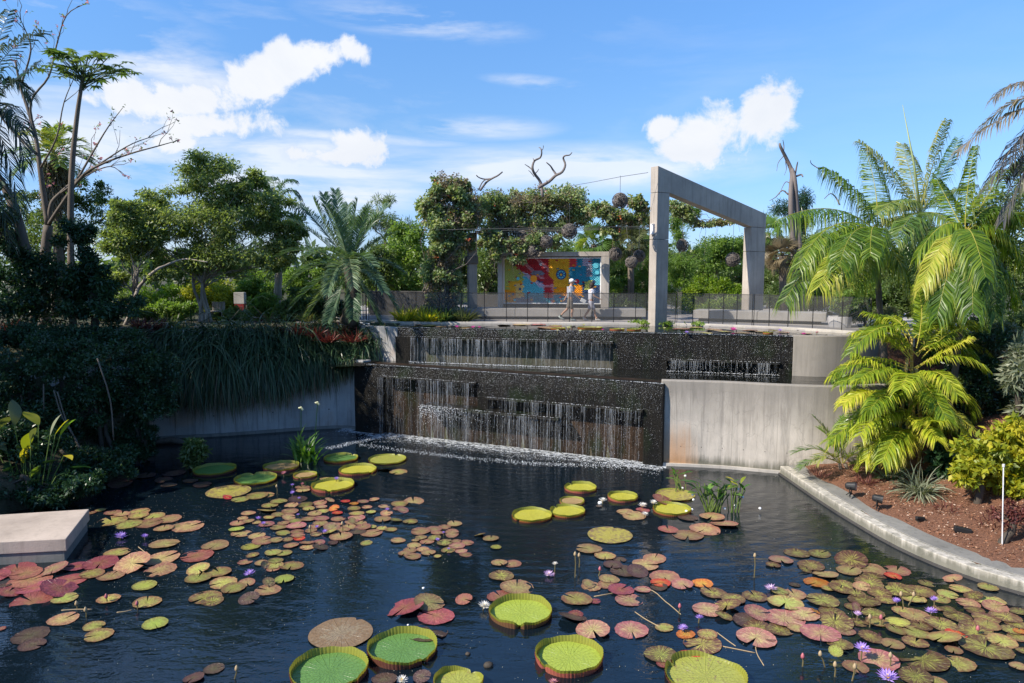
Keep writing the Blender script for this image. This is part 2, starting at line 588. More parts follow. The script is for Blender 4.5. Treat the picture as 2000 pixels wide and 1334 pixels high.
def frond_arrays(p0, p1, p2, leaf_len, leaf_w, pairs, rs, droop=0.5, vee=0.35, rach_r=0.02, fwd=0.55, start=0.12, seg=14, tip=0.35, both=True):
    """feather leaf along the curve p0-p1-p2 -> V, F, tone"""
    p0, p1, p2 = [np.array(p, dtype=float) for p in (p0, p1, p2)]
    def cur(t): return (1 - t) ** 2 * p0 + 2 * t * (1 - t) * p1 + t * t * p2
    def tan(t):
        v = 2 * (1 - t) * (p1 - p0) + 2 * t * (p2 - p1)
        return v / max(np.linalg.norm(v), 1e-9)
    Vs, Fs, Ts = [], [], []
    n = 0
    # rachis: 4-sided tapering tube
    for i in range(seg + 1):
        t = i / seg
        T = tan(t)
        S = np.cross(T, [0, 0, 1.0]); S /= max(np.linalg.norm(S), 1e-6)
        U = np.cross(S, T)
        r = rach_r * (1 - 0.85 * t)
        c = cur(t)
        Vs.append(np.array([c + S * r, c + U * r, c - S * r, c - U * r]))
        Ts.append(np.full(4, 0.92))
    ring = np.arange(4)
    for i in range(seg):
        for k in range(4):
            k2 = (k + 1) % 4
            Fs.append([i * 4 + k, i * 4 + k2, i * 4 + 4 + k2, i * 4 + 4 + k])
    n = 4 * (seg + 1)
    ft = rs.rand()
    for i in range(pairs):
        t = start + (1 - start) * (i + 0.5) / pairs
        T = tan(t)
        S = np.cross(T, [0, 0, 1.0]); S /= max(np.linalg.norm(S), 1e-6)
        U = np.cross(S, T)
        prof = math.sin(math.pi * min(1, (t - start) / (1 - start) * 0.8 + 0.16)) ** 0.7
        for sd in ((1, -1) if both else (1,)):
            if rs.rand() < 0.03: continue
            ll = leaf_len * (tip + (1 - tip) * prof) * (0.88 + 0.24 * rs.rand())
            d = S * sd + T * (fwd + 0.5 * t) + U * (vee + rs.normal() * 0.06) + rs.normal(size=3) * 0.11
            d /= np.linalg.norm(d)
            c0 = cur(t + rs.normal() * 0.002)
            dr = droop * (0.8 + 0.4 * rs.rand())
            c1 = c0 + d * ll * 0.5 + np.array([0, 0, -1.0]) * ll * dr * 0.18
            c2 = c0 + d * ll * (0.95 - 0.18 * dr) + np.array([0, 0, -1.0]) * ll * dr * 0.75
            wv = np.cross(d, U); wv /= max(np.linalg.norm(wv), 1e-6)
            wv = wv + U * rs.normal() * 0.35
            h = leaf_w * 0.5
            Vs.append(np.array([c0 + wv * h * 0.5, c0 - wv * h * 0.5, c1 + wv * h, c1 - wv * h, c2]))
            Fs.append([n, n + 1, n + 3, n + 2])
            Fs.append([n + 2, n + 3, n + 4, n + 4])
            tt = np.clip(0.62 * ft * ft + 0.42 * rs.rand() - .04, 0, 0.85); tip_t = min(1.0, tt + .15 + .5 * (rs.rand() < .35))
            Ts.append(np.array([tt, tt, tt, tt, tip_t]))
            n += 5
    F = np.array(Fs)
    tri = F[F[:, 2] == F[:, 3]][:, :3]
    qd = F[F[:, 2] != F[:, 3]]
    return np.vstack(Vs), [qd, tri], np.concatenate(Ts)


def add_frond(parent, name, mat, rs, base, *a, **k):
    V, F, T = frond_arrays(*a, rs=rs, **k)
    me = np_mesh(name, V - np.array(base), F, mat, T)
    return link(name, me, parent)


def palm(name, label, crown, base, mat, bark, seed, n=14, _len=2.4, leaf_len=0.6, leaf_w=0.045, pairs=38, rt=0.12, droop=0.5,
         elev=(-20, 70), arch=0.35, cat='palm tree', group=None, specs=None, vee=0.35, shaft=None, trunk_bend=0.15, ringed=True, yaw=0.0, fwd=0.55, length=None):
    length = length or _len
    rs = np.random.RandomState(seed)
    rnd = random.Random(seed)
    base = Vector(base); crown = Vector(crown)
    t = thing(name, base, label, cat, group)
    mb = MB()
    sg = 14
    pts, rad = [], []
    for i in range(sg + 1):
        s = i / sg
        pts.append(base.lerp(crown, s) + Vector((trunk_bend * math.sin(math.pi * s), 0, 0)))
        rad.append(rt * (1.25 - 0.5 * s) * (1 + (0.08 if i % 2 else -0.04) * ringed))
    mb.tube(pts, rad, 10)
    mb.build('trunk', bark, t, smooth=True)
    if shaft is not None:
        m2 = MB()
        d = (crown - pts[-5])
        m2.tube([pts[-5], pts[-4], pts[-3], pts[-2], crown + d * 0.1], [rt * 1.0, rt * 1.15, rt * 1.0, rt * .85, rt * 0.4], 8)
        m2.build('crown_shaft', shaft, t, smooth=True)
    specs = specs or []
    if not specs:
        for i in range(n):
            a = yaw + 2 * math.pi * (i * 0.618 % 1) + rnd.uniform(-.2, .2)
            e = math.radians(elev[0] + (elev[1] - elev[0]) * ((i + 0.5) / n) + rnd.uniform(-8, 8))
            l = length * rnd.uniform(0.85, 1.1)
            d = Vector((math.cos(a) * math.cos(e), math.sin(a) * math.cos(e), math.sin(e)))
            h = Vector((math.cos(a), math.sin(a), 0))
            p1 = crown + d * l * 0.55 + Vector((0, 0, l * arch * 0.4))
            p2 = crown + h * l * math.cos(e) * 0.85 + Vector((0, 0, l * (math.sin(e) * 0.75 - arch)))
            specs.append((p1, p2, l))
    for p1, p2, l in specs:
        k = l / length
        add_frond(t, 'frond', mat, rs, base, crown, p1, p2, leaf_len * (0.75 + 0.25 * k), leaf_w, pairs, droop=droop, vee=vee, fwd=fwd)
    return t


# leaf colours
LM = {}
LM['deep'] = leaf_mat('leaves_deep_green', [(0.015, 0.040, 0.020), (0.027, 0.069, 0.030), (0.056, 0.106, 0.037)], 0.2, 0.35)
LM['mid'] = leaf_mat('leaves_mid_green', [(0.06, 0.105, 0.035), (0.11, 0.165, 0.055), (0.20, 0.245, 0.09)], 0.42, 0.4, 0.5)
LM['feather'] = leaf_mat('leaves_feathery_green', [(0.12, 0.17, 0.075), (0.22, 0.28, 0.115), (0.38, 0.41, 0.17)], 0.5, 0.4, 0.5)
LM['light'] = leaf_mat('leaves_light_green', [(0.086, 0.154, 0.039), (0.143, 0.238, 0.048), (0.242, 0.323, 0.071)], 0.42)
LM['yellow'] = leaf_mat('leaves_yellow_green', [(0.14, 0.22, 0.025), (0.36, 0.38, 0.03), (0.68, 0.56, 0.05)], 0.42, tcol=(1.3, 1.3, 0.5))
LM['dry'] = leaf_mat('leaves_dry_olive', [(0.070, 0.098, 0.042), (0.140, 0.154, 0.070), (0.224, 0.210, 0.098)], 0.3)
LM['vine'] = leaf_mat('leaves_vine', [(0.099, 0.170, 0.072), (0.231, 0.303, 0.133), (0.468, 0.450, 0.252)], 0.35)
LM['vinebrown'] = leaf_mat('leaves_vine_brown', [(0.121, 0.095, 0.054), (0.203, 0.162, 0.095), (0.324, 0.257, 0.162)], 0.25, tcol=(1.2, 1.1, .8))
LM['redflower'] = leaf_mat('petals_orange_red', [(0.55, 0.06, 0.03), (0.7, 0.14, 0.05), (0.75, 0.25, 0.12)], 0.3, tcol=(1, 1, 1))
LM['pinkflower'] = leaf_mat('petals_pale_pink', [(0.7, 0.22, 0.25), (0.8, 0.35, 0.36), (0.8, 0.5, 0.5)], 0.3, tcol=(1, 1, 1))
LM['palmyellow'] = leaf_mat('palm_leaf_yellow_green', [(0.05, 0.115, 0.016), (0.13, 0.22, 0.022), (0.34, 0.40, 0.035), (0.60, 0.50, 0.12)], 0.42, 0.38, 0.4, tcol=(1.25, 1.35, 0.5))
LM['palmbright'] = leaf_mat('palm_leaf_bright', [(0.09, 0.17, 0.016), (0.24, 0.32, 0.024), (0.50, 0.52, 0.04), (0.68, 0.55, 0.12)], 0.42, 0.38, 0.4, tcol=(1.25, 1.3, 0.5))
LM['palmgreen'] = leaf_mat('palm_leaf_green', [(0.047, 0.115, 0.030), (0.115, 0.203, 0.047), (0.257, 0.311, 0.081), (0.446, 0.378, 0.135)], 0.4, 0.3, 0.5)
LM['palmgrey'] = leaf_mat('palm_leaf_grey_green', [(0.05, 0.10, 0.06), (0.09, 0.16, 0.09), (0.15, 0.22, 0.12), (0.24, 0.26, 0.13)], 0.3, 0.42)
LM['palmdark'] = leaf_mat('palm_leaf_dark', [(0.015, 0.035, 0.02), (0.03, 0.055, 0.03), (0.06, 0.08, 0.04), (0.12, 0.10, 0.06)], 0.2, 0.35)
LM['palmdull'] = leaf_mat('palm_leaf_dull', [(0.06, 0.065, 0.075), (0.11, 0.10, 0.09), (0.20, 0.17, 0.13), (0.28, 0.22, 0.15)], 0.25, 0.35)
LM['silver'] = leaf_mat('leaves_silver_green', [(0.119, 0.153, 0.102), (0.204, 0.230, 0.153), (0.357, 0.357, 0.255)], 0.3)
LM['red'] = leaf_mat('leaves_red', [(0.07, 0.02, 0.015), (0.15, 0.025, 0.02), (0.24, 0.07, 0.045)], 0.3, tcol=(1.3, 1, 1))
LM['maroon'] = leaf_mat('leaves_maroon', [(0.06, 0.018, 0.018), (0.14, 0.04, 0.035), (0.24, 0.10, 0.07)], 0.3, tcol=(1.4, 1, 1))
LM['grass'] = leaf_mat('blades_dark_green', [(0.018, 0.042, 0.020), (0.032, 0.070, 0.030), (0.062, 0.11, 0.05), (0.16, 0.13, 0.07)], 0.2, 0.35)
LM['grass_old'] = leaf_mat('blades_blue_green', [(0.018, 0.042, 0.030), (0.037, 0.078, 0.050), (0.074, 0.119, 0.078), (0.138, 0.138, 0.082)], 0.2, 0.3)
LM['strap'] = leaf_mat('strap_leaves_green', [(0.03, 0.09, 0.015), (0.07, 0.17, 0.03), (0.17, 0.3, 0.06)], 0.35, 0.3)
# ================================================================== levels
Z0, Z1, Z2, ZD = 0.0, 2.58, 3.85, 3.90

# ------------------------------------------------------------------ outlines (x, y)
CURB = [(8.0, 20.9), (8.05, 19.6), (8.10, 18.4), (8.22, 16.9), (8.46, 15.2), (8.95, 13.85), (9.70, 12.85), (10.9, 11.8), (12.6, 10.8), (15.0, 9.9), (18.5, 9.2), (24, 8.6)]


def offset(pl, d):
    out = []
    for i, p in enumerate(pl):
        a = Vector(pl[max(0, i - 1)]); b = Vector(pl[min(len(pl) - 1, i + 1)])
        t = (b - a).normalized()
        n = Vector((-t.y, t.x))
        out.append((p[0] + n.x * d, p[1] + n.y * d))
    return out


def smooth_line(pl, k=3):
    """Catmull-Rom through the points"""
    out = []
    q = [Vector(p) for p in pl]
    q = [q[0] * 2 - q[1]] + q + [q[-1] * 2 - q[-2]]
    for i in range(1, len(q) - 2):
        for j in range(k):
            t = j / k
            a, b, c, d = q[i - 1], q[i], q[i + 1], q[i + 2]
            out.append(tuple(0.5 * ((2 * b) + (c - a) * t + (2 * a - 5 * b + 4 * c - d) * t * t + (3 * b - a - 3 * c + d) * t ** 3)))
    out.append(tuple(q[-2]))
    return out


CURB = smooth_line(CURB, 3)
LW = [tuple(P(*p)[:2]) for p in ((300, 858, 0), (449, 850, 0), (611, 838, 0), (675, 836, 0), (712, 841, 0))]
LW = [(-19.5, 22.9), (-16, 24.2)] + LW
FB0, FB1 = P(715, 845, 0), P(1292, 911, 0)          # foot line of the lower fall
FT0, FT1 = P(726, 713, Z1), P(1285, 747, Z1)        # its lip
UT0, UT1 = P(776, 640, Z2), P(1550, 658, Z2)        # lip of the upper fall
RW = smooth_line([tuple(P(1289, 908, 0)[:2]), tuple(P(1411, 914, 0)[:2]), tuple(P(1525, 924, 0)[:2]), (9.7, 20.75), (11.5, 21.2), (13.5, 22.3)], 4)
POND_FAR = [tuple(P(*p)[:2]) for p in ((1680, 649.5, ZD), (1600, 645, ZD), (1540, 641.5, ZD), (1440, 637, ZD), (1320, 633.2, ZD), (1241, 632.6, ZD), (1000, 631, ZD), (780, 630, ZD), (700, 628, ZD))]


def in_poly(X, Y, poly):
    ins = np.zeros(X.shape, bool)
    n = len(poly)
    for i in range(n):
        x0, y0 = poly[i]; x1, y1 = poly[(i + 1) % n]
        if y0 == y1: continue
        c = ((y0 > Y) != (y1 > Y)) & (X < (x1 - x0) * (Y - y0) / (y1 - y0) + x0)
        ins ^= c
    return ins


LOW = [(-13.4, 25.2)] + [(p[0], p[1] + .3) for p in LW[2:]] + [(FB0.x, FB0.y + .62), (FB1.x, FB1.y + .62)] + [(p[0], p[1] + .5) for p in RW[:9]] + [(x + .22, y) for x, y in CURB if y < 20.9] + [(24, -14), (-22, -14), (-19, 2), (-15.5, 12), (-13.2, 16.5), (-11.8, 18.6), (-11.6, 20.5), (-12.0, 22.4), (-13.2, 24.0)]
MID = [(FT0.x - 1.6, FT0.y + .1), (FT0.x, FT0.y - 1), (FT1.x, FT1.y - 1), (RW[4][0], RW[4][1] - .5), (RW[7][0], RW[7][1] + .5), (RW[12][0], RW[12][1] + .5), (13.4, 23.9), (UT1.x, UT1.y + .6), (UT0.x, UT0.y + .6), (-6.6, 28.9)]
UPP = [(UT0.x - .2, UT0.y - 1), (UT1.x, UT1.y - 1), (12.2, 23.0)] + POND_FAR[:-1]


def seg_dist(X, Y, pl):
    """distance to polyline and signed side (left positive)"""
    best = np.full(X.shape, 1e9); side = np.zeros(X.shape)
    for (x0, y0), (x1, y1) in zip(pl[:-1], pl[1:]):
        dx, dy = x1 - x0, y1 - y0
        L2 = dx * dx + dy * dy
        t = np.clip(((X - x0) * dx + (Y - y0) * dy) / L2, 0, 1)
        d = np.hypot(X - x0 - t * dx, Y - y0 - t * dy)
        s = np.sign(dx * (Y - y0) - dy * (X - x0))
        m = d < best
        best = np.where(m, d, best); side = np.where(m, s, side)
    return best, side


def hfield(X, Y):
    n = 0.04 * np.sin(X * 1.7 + 2 * np.sin(Y * .9)) + 0.04 * np.cos(Y * 2.3 + np.sin(X * 1.3))
    dc, _ = seg_dist(X, Y, CURB)
    dl, sl = seg_dist(X, Y, LW)
    Z = np.full(X.shape, ZD - 0.03) + 0 * n
    right = (X > 7) & (Y < 24)
    Z = np.where(right, np.minimum(0.225 + np.clip(dc - .62, 0, .25) * .35 + np.maximum(0, dc - .7) * 0.10 + np.maximum(0, dc - 3.0) * 0.4 + n * .6, ZD - .03), Z)
    # behind the curved wall on the right: bank between the two walls
    # left bank
    left = (X < -7) & (Y < 25.5) & ((sl < 0) | (X < -12.5))
    d = np.maximum(0, -11.3 - X)
    Z = np.where(left, np.minimum(0.15 + d * 0.42 + n, ZD - .03), Z)
    beh = (X < -4) & (Y > 22) & (sl > 0)
    Z = np.where(beh, np.minimum(2.55 + np.maximum(0, dl - .5) * 0.75, ZD - .03), Z)
    Z = np.where(in_poly(X, Y, UPP), 3.4, Z)
    Z = np.where(in_poly(X, Y, MID), 2.1, Z)
    Z = np.where(in_poly(X, Y, LOW), -0.7, Z)
    return Z


# ------------------------------------------------------------------ ground materials
m, t, out = new_mat('garden_soil')
pos = t.node('ShaderNodeNewGeometry').outputs['Position']
a = t.noise(pos, 0.5, 5); b = t.noise(pos, 12, 6, 0.7)
c = t.mix(t.ramp(a, ((0.4, 0), (0.6, 1))), (0.05, 0.065, 0.02), (0.10, 0.07, 0.045))
c = t.mix(b, c, (0.03, 0.035, 0.015))
princ(t, out, c, 0.9, b, 0.05)
M['soil'] = m
m, t, out = new_mat('pine_straw_mulch')
pos = t.node('ShaderNodeNewGeometry').outputs['Position']
a = t.noise(pos, 1.3, 4); b = t.noise(pos, 38, 6, 0.75, 1.2)
c = t.mix(a, (0.42, 0.19, 0.10), (0.30, 0.135, 0.075))
c = t.mix(t.ramp(b, ((0.40, 0), (0.62, 1))), (0.09, 0.04, 0.025), c)
c = t.mix(t.ramp(b, ((0.62, 0), (0.75, 1))), c, (0.52, 0.34, 0.22))
princ(t, out, c, 0.85, b, 0.04)
M['mulch'] = m

xs = np.arange(-22, 24.01, 0.25); ys = np.arange(-14, 36.01, 0.25)
XX, YY = np.meshgrid(xs, ys)
ZZ = hfield(XX, YY)
nx, ny = len(xs), len(ys)
V = np.stack([XX.ravel(), YY.ravel(), ZZ.ravel()], 1)
I = (np.arange(ny - 1)[:, None] * nx + np.arange(nx - 1)[None, :]).ravel()
Fg = np.stack([I, I + 1, I + nx + 1, I + nx], 1)
cx = XX.ravel()[I] + .12; cyy = YY.ravel()[I] + .12
mulch = (cx > 8) & (cyy < 24) & (~in_poly(cx, cyy, LOW))
zmin = ZZ.ravel()[Fg].min(1)
mulch &= zmin > -0.2
# the near ground, then the mulch as its own sheet, then the far ground to the horizon
og = link('ground', np_mesh('ground', V, [Fg[~mulch]], M['soil'], smooth=False))
tag(og, 'brown planted soil of the garden banks and pond floor', kind='structure')
om = link('mulch_bed', np_mesh('mulch_bed', V, [Fg[mulch]], M['mulch'], smooth=True))
tag(om, 'red brown mulch bed sloping up behind the pale curb', kind='structure')
mb = MB()
o_ = 900
xa, xb, ya, yb = -22, 24, -14, 36
zf = ZD - .03
mb.quad((-o_, yb, zf), (o_, yb, zf), (o_, 1500, zf), (-o_, 1500, zf))
mb.quad((-o_, -900, zf), (xa, -900, zf), (xa, yb, zf), (-o_, yb, zf))
mb.quad((xb, -900, zf), (o_, -900, zf), (o_, yb, zf), (xb, yb, zf))
mb.quad((xa, -900, zf), (xb, -900, zf), (xb, ya, zf), (xa, ya, zf))
mb.quad((xa, ya, zf), (xb, ya, zf), (xb, ya, -.7), (xa, ya, -.7))
mb.quad((xa, ya, zf), (xa, yb, zf), (xa, yb, -.7), (xa, ya, -.7))
mb.quad((xb, ya, zf), (xb, yb, zf), (xb, yb, -.7), (xb, ya, -.7))
of = mb.build('far_ground', M['soil'])
tag(of, 'flat green brown ground running to the horizon', kind='structure')

# deck beyond the upper pond
mb = MB()
deck = [(p[0], p[1] + 0.02) for p in reversed(POND_FAR)]
deck = [deck[0]] + deck[1:] + [(15, 25), (24, 25), (24, 44), (-9, 44), (-9, 29.6)]
mb.prism(deck, ZD - 0.5, ZD)
od = mb.build('paved_deck', M['paving'])
tag(od, 'pale concrete terrace behind the upper pond', kind='structure')

# ------------------------------------------------------------------ water
def water_mat(name, col, bump_scale, d1, d2, stretch=(1, 1, 1), rough=0.02, mid=0.4):
    m, t, out = new_mat(name)
    pos = t.node('ShaderNodeNewGeometry').outputs['Position']
    warp = t.noise(pos, 0.35, 3)
    a = t.noise(t.mapping(pos, stretch), bump_scale, 4, 0.55, 0.5)
    b = t.noise(t.mapping(pos, (1.0, 1.7, 1)), bump_scale * 3.3, 3, 0.5, 0.3)
    # rings that run out from the falls
    v = t.node('ShaderNodeVectorMath', {0: pos, 1: (1.0, 26.0, 0.0)}, operation='DISTANCE').outputs['Value']
    ring = t.math('SINE', t.math('MULTIPLY_ADD', v, 17.0, t.math('MULTIPLY', warp, 16.0)))
    fall = t.ramp(t.math('MULTIPLY', v, 1 / 30.0), ((0.1, 1), (0.45, 0.35), (1, 0.12)))
    amt = t.ramp(t.noise(pos, 0.22, 2), ((0.35, 0.25), (0.65, 1)))
    big_ = t.noise(t.mapping(pos, (.45, 1.3, 1), rot=(0, 0, .35)), 1.5, 3, .5, .6)
    h = t.math('ADD', t.math('MULTIPLY', a, d1), t.math('MULTIPLY', big_, d1 * 2.0))
    h = t.math('ADD', h, t.math('MULTIPLY', b, d2))
    h = t.math('ADD', h, t.math('MULTIPLY', ring, t.math('MULTIPLY', fall, 0.0035)))
    h = t.math('MULTIPLY', h, amt)
    bs = t.node('ShaderNodeBsdfPrincipled', {'Base Color': tuple(col) + (1,), 'Roughness': rough, 'IOR': 1.6, 'Specular IOR Level': 0.5})
    bp = t.node('ShaderNodeBump', {'Height': h, 'Distance': 1.0, 'Strength': 1.0})
    t.l.new(bp.outputs[0], bs.inputs['Normal'])
    t.l.new(bs.outputs[0], out.inputs[0])
    return m


M['water'] = water_mat('pond_water', (0.004, 0.009, 0.014), 2.4, 0.0115, 0.0055, (0.8, 1.7, 1))
M['water_up'] = water_mat('upper_pond_water', (0.008, 0.009, 0.008), 2.5, 0.004, 0.001)
M['water_mid'] = water_mat('middle_basin_water', (0.008, 0.009, 0.008), 5.0, 0.012, 0.004)


def sheet(name, poly, z, mat, label):
    mb = MB()
    mb.add([(x, y, z) for x, y in poly], [tuple(range(len(poly)))])
    o = mb.build(name, mat)
    return tag(o, label, kind='structure')


LOWW = [(-24, 27)] + [(FB0.x - .1, FB0.y + 3), (FB0.x + .3, FB0.y + .25), (FB1.x, FB1.y + .25)] + [(p[0], p[1] + .15) for p in RW[:9]] + [(x + .15, y) for x, y in CURB] + [(24, -14), (-22, -14)]
sheet('lower_pond_water', LOWW, Z0, M['water'], 'dark rippled water of the lower lily pond')
MIDW = [(FT0.x - 1.6, FT0.y - .3), (FT0.x, FT0.y + .05), (FT1.x, FT1.y + .05), (RW[4][0], RW[4][1] + .25), (RW[8][0], RW[8][1] + .25), (RW[12][0], RW[12][1] + .25), (13, 23.6), (UT1.x, UT1.y + .1), (UT0.x, UT0.y + .2), (-6.9, 28.9)]
sheet('middle_basin_water', MIDW, Z1 - .03, M['water_mid'], 'dark narrow water between the two falls')
sheet('upper_pond_water', [(UT0.x, UT0.y + .03), (UT1.x, UT1.y + .03), (12.2, 24.0)] + POND_FAR[:-1], Z2, M['water_up'], 'still dark water of the upper pond')

# ------------------------------------------------------------------ wet fall walls
def wet_mat(name, c1, c2, c3, rough=0.25, bump=0.05, sp=14):
    m, t, out = new_mat(name)
    pos = t.node('ShaderNodeNewGeometry').outputs['Position']
    a = t.noise(t.mapping(pos, (2.2, 2.2, 0.5)), 1.6, 6, 0.65, 0.6)
    g = t.noise(t.mapping(pos, (1, 1, .6)), 1.2, 5, 0.6)
    b = t.noise(t.mapping(pos, (1, 1, .7)), sp, 5, 0.7)
    s = t.noise(t.mapping(pos, (9, 9, 0.35)), 2.5, 4, 0.6)
    c = t.mix(t.ramp(a, ((0.38, 0), (0.62, 1))), c1, c2)
    c = t.mix(t.ramp(g, ((0.52, 0), (0.66, 0.8))), c, c3)
    c = t.mix(t.ramp(s, ((0.45, 0), (0.62, 0.6))), c, [x * .35 for x in c1])
    princ(t, out, c, t.math('MULTIPLY_ADD', b, 0.25, rough - .1), b, bump, spec=.22)
    return m


M['wet_dark'] = wet_mat('wet_black_stone', (0.006, 0.0055, 0.005), (0.014, 0.012, 0.009), (0.010, 0.020, 0.005), 0.42, 0.035, 26)
M['wet_brown'] = wet_mat('wet_brown_stone', (0.016, 0.011, 0.008), (0.055, 0.032, 0.018), (0.014, 0.022, 0.006), 0.42, 0.03)
M['wet_pale'] = wet_mat('wet_mossy_concrete', (0.12, 0.11, 0.085), (0.075, 0.07, 0.05), (0.035, 0.05, 0.012), 0.45, 0.02)
m, t, out = new_mat('falling_water')
b = t.node('ShaderNodeBsdfPrincipled', {'Base Color': (0.78, 0.81, 0.84, 1), 'Roughness': 0.15, 'IOR': 1.33})
tr = t.node('ShaderNodeBsdfTransparent')
mx = t.node('ShaderNodeMixShader', {0: 0.36, 1: tr.outputs[0], 2: b.outputs[0]})
t.l.new(mx.outputs[0], out.inputs[0])
M['strand'] = m
M['foam'] = plain('foam_white', (0.8, 0.82, 0.84), 0.35)


class Face:
    """a wall face between two floor points; local s along it (metres), d outwards, z up, leaning back by lean per metre"""
    def __init__(s, a, b, lean=0.0):
        s.a = Vector((a[0], a[1], 0)); s.b = Vector((b[0], b[1], 0))
        s.t = (s.b - s.a).normalized()
        s.n = Vector((s.t.y, -s.t.x, 0))     # outwards, towards the camera
        s.len = (s.b - s.a).length

    def at(s, u, d, z):
        p = s.a + s.t * u + s.n * d
        return Vector((p.x, p.y, z))

    def hit(s, px, py, d=0.0):
        r = ray(px, py)
        o = s.a + s.n * d
        e = Vector((0, 0, EYE))
        k = (o - e).dot(s.n) / r.dot(s.n)
        q = e + r * k
        return (q - s.a).dot(s.t), q.z

    def block(s, mb, u0, u1, z0, z1, d0, d1, cham=0.0):
        c = [s.at(u0, d0, z0), s.at(u1, d0, z0), s.at(u1, d1, z0), s.at(u0, d1, z0)]
        e = [s.at(u0, d0, z1), s.at(u1, d0, z1), s.at(u1, d1 - cham, z1), s.at(u0, d1 - cham, z1)]
        mb.add(c + e, [(0, 1, 2, 3), (7, 6, 5, 4), (0, 4, 5, 1), (1, 5, 6, 2), (2, 6, 7, 3), (3, 7, 4, 0)])


def strands(mb, F, u0, u1, d, ztop, zbot, n, rnd, w=0.012, full=0.5):
    cl_ = [rnd.uniform(u0, u1) for _ in range(max(4, n // 7))]
    for i in range(n):
        u = rnd.uniform(u0, u1) if rnd.random() < .35 else min(u1, max(u0, rnd.choice(cl_) + rnd.gauss(0, .07)))
        z = ztop - 0.02
        dd = d + rnd.uniform(0.02, 0.09)
        wd = w * rnd.uniform(0.35, 1.15)
        zend = zbot + 0.02 if rnd.random() < full else rnd.uniform(zbot, ztop - .1)
        amp = rnd.uniform(-.03, .03)
        while z > zend:
            l = rnd.uniform(0.08, 0.6)
            z2 = max(zend, z - l)
            k = (ztop - z) / max(.01, ztop - zbot); k2 = (ztop - z2) / max(.01, ztop - zbot)
            ww = wd * rnd.uniform(.5, 1.2)
            a = F.at(u + amp * k, dd + 0.05 * k, z); b = F.at(u + amp * k2, dd + 0.05 * k2, z2)
            s = F.t * ww * .5; o = F.n * ww * .5
            mb.add([a - s, a + s, a + o, b - s * .7, b + s * .7, b + o * .7], [(0, 1, 4, 3), (1, 2, 5, 4), (2, 0, 3, 5)])
            z = z2 - (rnd.uniform(0.01, 0.09) if rnd.random() < .7 else rnd.uniform(.05, .3))


def drops(mb, gen, n, rnd, r=0.009):
    for i in range(n):
        p = gen(rnd)
        a = r * rnd.uniform(.45, 1.3); h = a * rnd.uniform(.8, 1.7)
        x, y, z = p
        mb.add([(x - a, y, z), (x, y - a, z), (x + a, y, z), (x, y + a, z), (x, y, z + h), (x, y, z - h)],
               [(0, 1, 4), (1, 2, 4), (2, 3, 4), (3, 0, 4), (1, 0, 5), (2, 1, 5), (3, 2, 5), (0, 3, 5)])


rw = random.Random(5)


def film_mat(name, F, amt=.5):
    """thin falling sheet: clear between fine upright streaks"""
    m, t, out = new_mat(name)
    pos = t.node('ShaderNodeNewGeometry').outputs['Position']
    a = t.noise(t.mapping(pos, (22, 22, .55)), 1.0, 5, .6, .3)
    b = t.noise(t.mapping(pos, (3.2, 3.2, .25)), 1.0, 3, .5)
    c = t.noise(t.mapping(pos, (60, 60, 14)), 1.0, 2, .5)
    al = t.math('MULTIPLY', t.ramp(a, ((.50, 0), (.66, 1))), t.ramp(b, ((.38, .12), (.62, 1))))
    al = t.math('MULTIPLY', al, t.ramp(c, ((.35, .35), (.6, 1))))
    bs = t.node('ShaderNodeBsdfPrincipled', {'Base Color': (.75, .78, .8, 1), 'Roughness': .2})
    tr = t.node('ShaderNodeBsdfTransparent')
    mx = t.node('ShaderNodeMixShader', {0: t.math('MULTIPLY', al, amt), 1: tr.outputs[0], 2: bs.outputs[0]})
    t.l.new(mx.outputs[0], out.inputs[0]); return m


def film(F, u0, u1, d, z0, z1, mat, par):
    mb = MB(); n = max(4, int((u1 - u0) / .12)); r = random.Random(int(u0 * 100) + 7)
    row = []
    for i in range(n + 1):
        u = u0 + (u1 - u0) * i / n; w_ = r.uniform(-.02, .03)
        row.append((F.at(u, d + .02, z1), F.at(u, d + .06 + w_, (z0 + z1) / 2), F.at(u, d + .09 + w_ * 1.5, z0)))
    for a_, b_ in zip(row[:-1], row[1:]):
        mb.quad(a_[0], b_[0], b_[1], a_[1]); mb.quad(a_[1], b_[1], b_[2], a_[2])
    mb.build('water_film', mat, par)
# ---- lower fall
LF = Face(FB0, FB1)
t_lf = thing('waterfall_wall', LF.at(LF.len / 2, 0, 0), 'lower dark wet waterfall wall spilling into the lily pond', 'waterfall')
P_ = 0.0   # proud plane is the foot line itself
RC = -0.38  # recessed plane
uA0, zA = LF.hit(742, 740); uA1, _ = LF.hit(932, 748)
uB0, zB = LF.hit(953, 787); uB1, _ = LF.hit(1257, 805)
uC0, zC = LF.hit(830, 808); uC1, zC2 = LF.hit(1097, 835)
zA = 2.20; zB = 1.74; zC = 1.28
L_ = LF.len
mb = MB(); LF.block(mb, -0.35, L_ + .05, -0.7, Z1 - .02, -0.95, RC)
mb.build('back_wall', M['wet_brown'], t_lf)
mb = MB()
LF.block(mb, -0.05, uA1, zA, Z1, RC, 0.0, .05)
LF.block(mb, uA1, L_ + .02, zA, Z1, RC, 0.0, .05)
LF.block(mb, uA1, L_ + .02, zB, zA, RC, 0.0)
LF.block(mb, uB1, L_ + .02, -.6, zB, RC, 0.0)
LF.block(mb, uA1, uB0 + .02, zC, zB, RC, 0.0)
LF.block(mb, -.5, uA0, -.6, zA + .02, -.9, 0.0)
LF.block(mb, -.5, 0, zA, Z1 + .02, -.9, 0.0)
mb.build('proud_face', M['wet_dark'], t_lf, bevel=0.02)
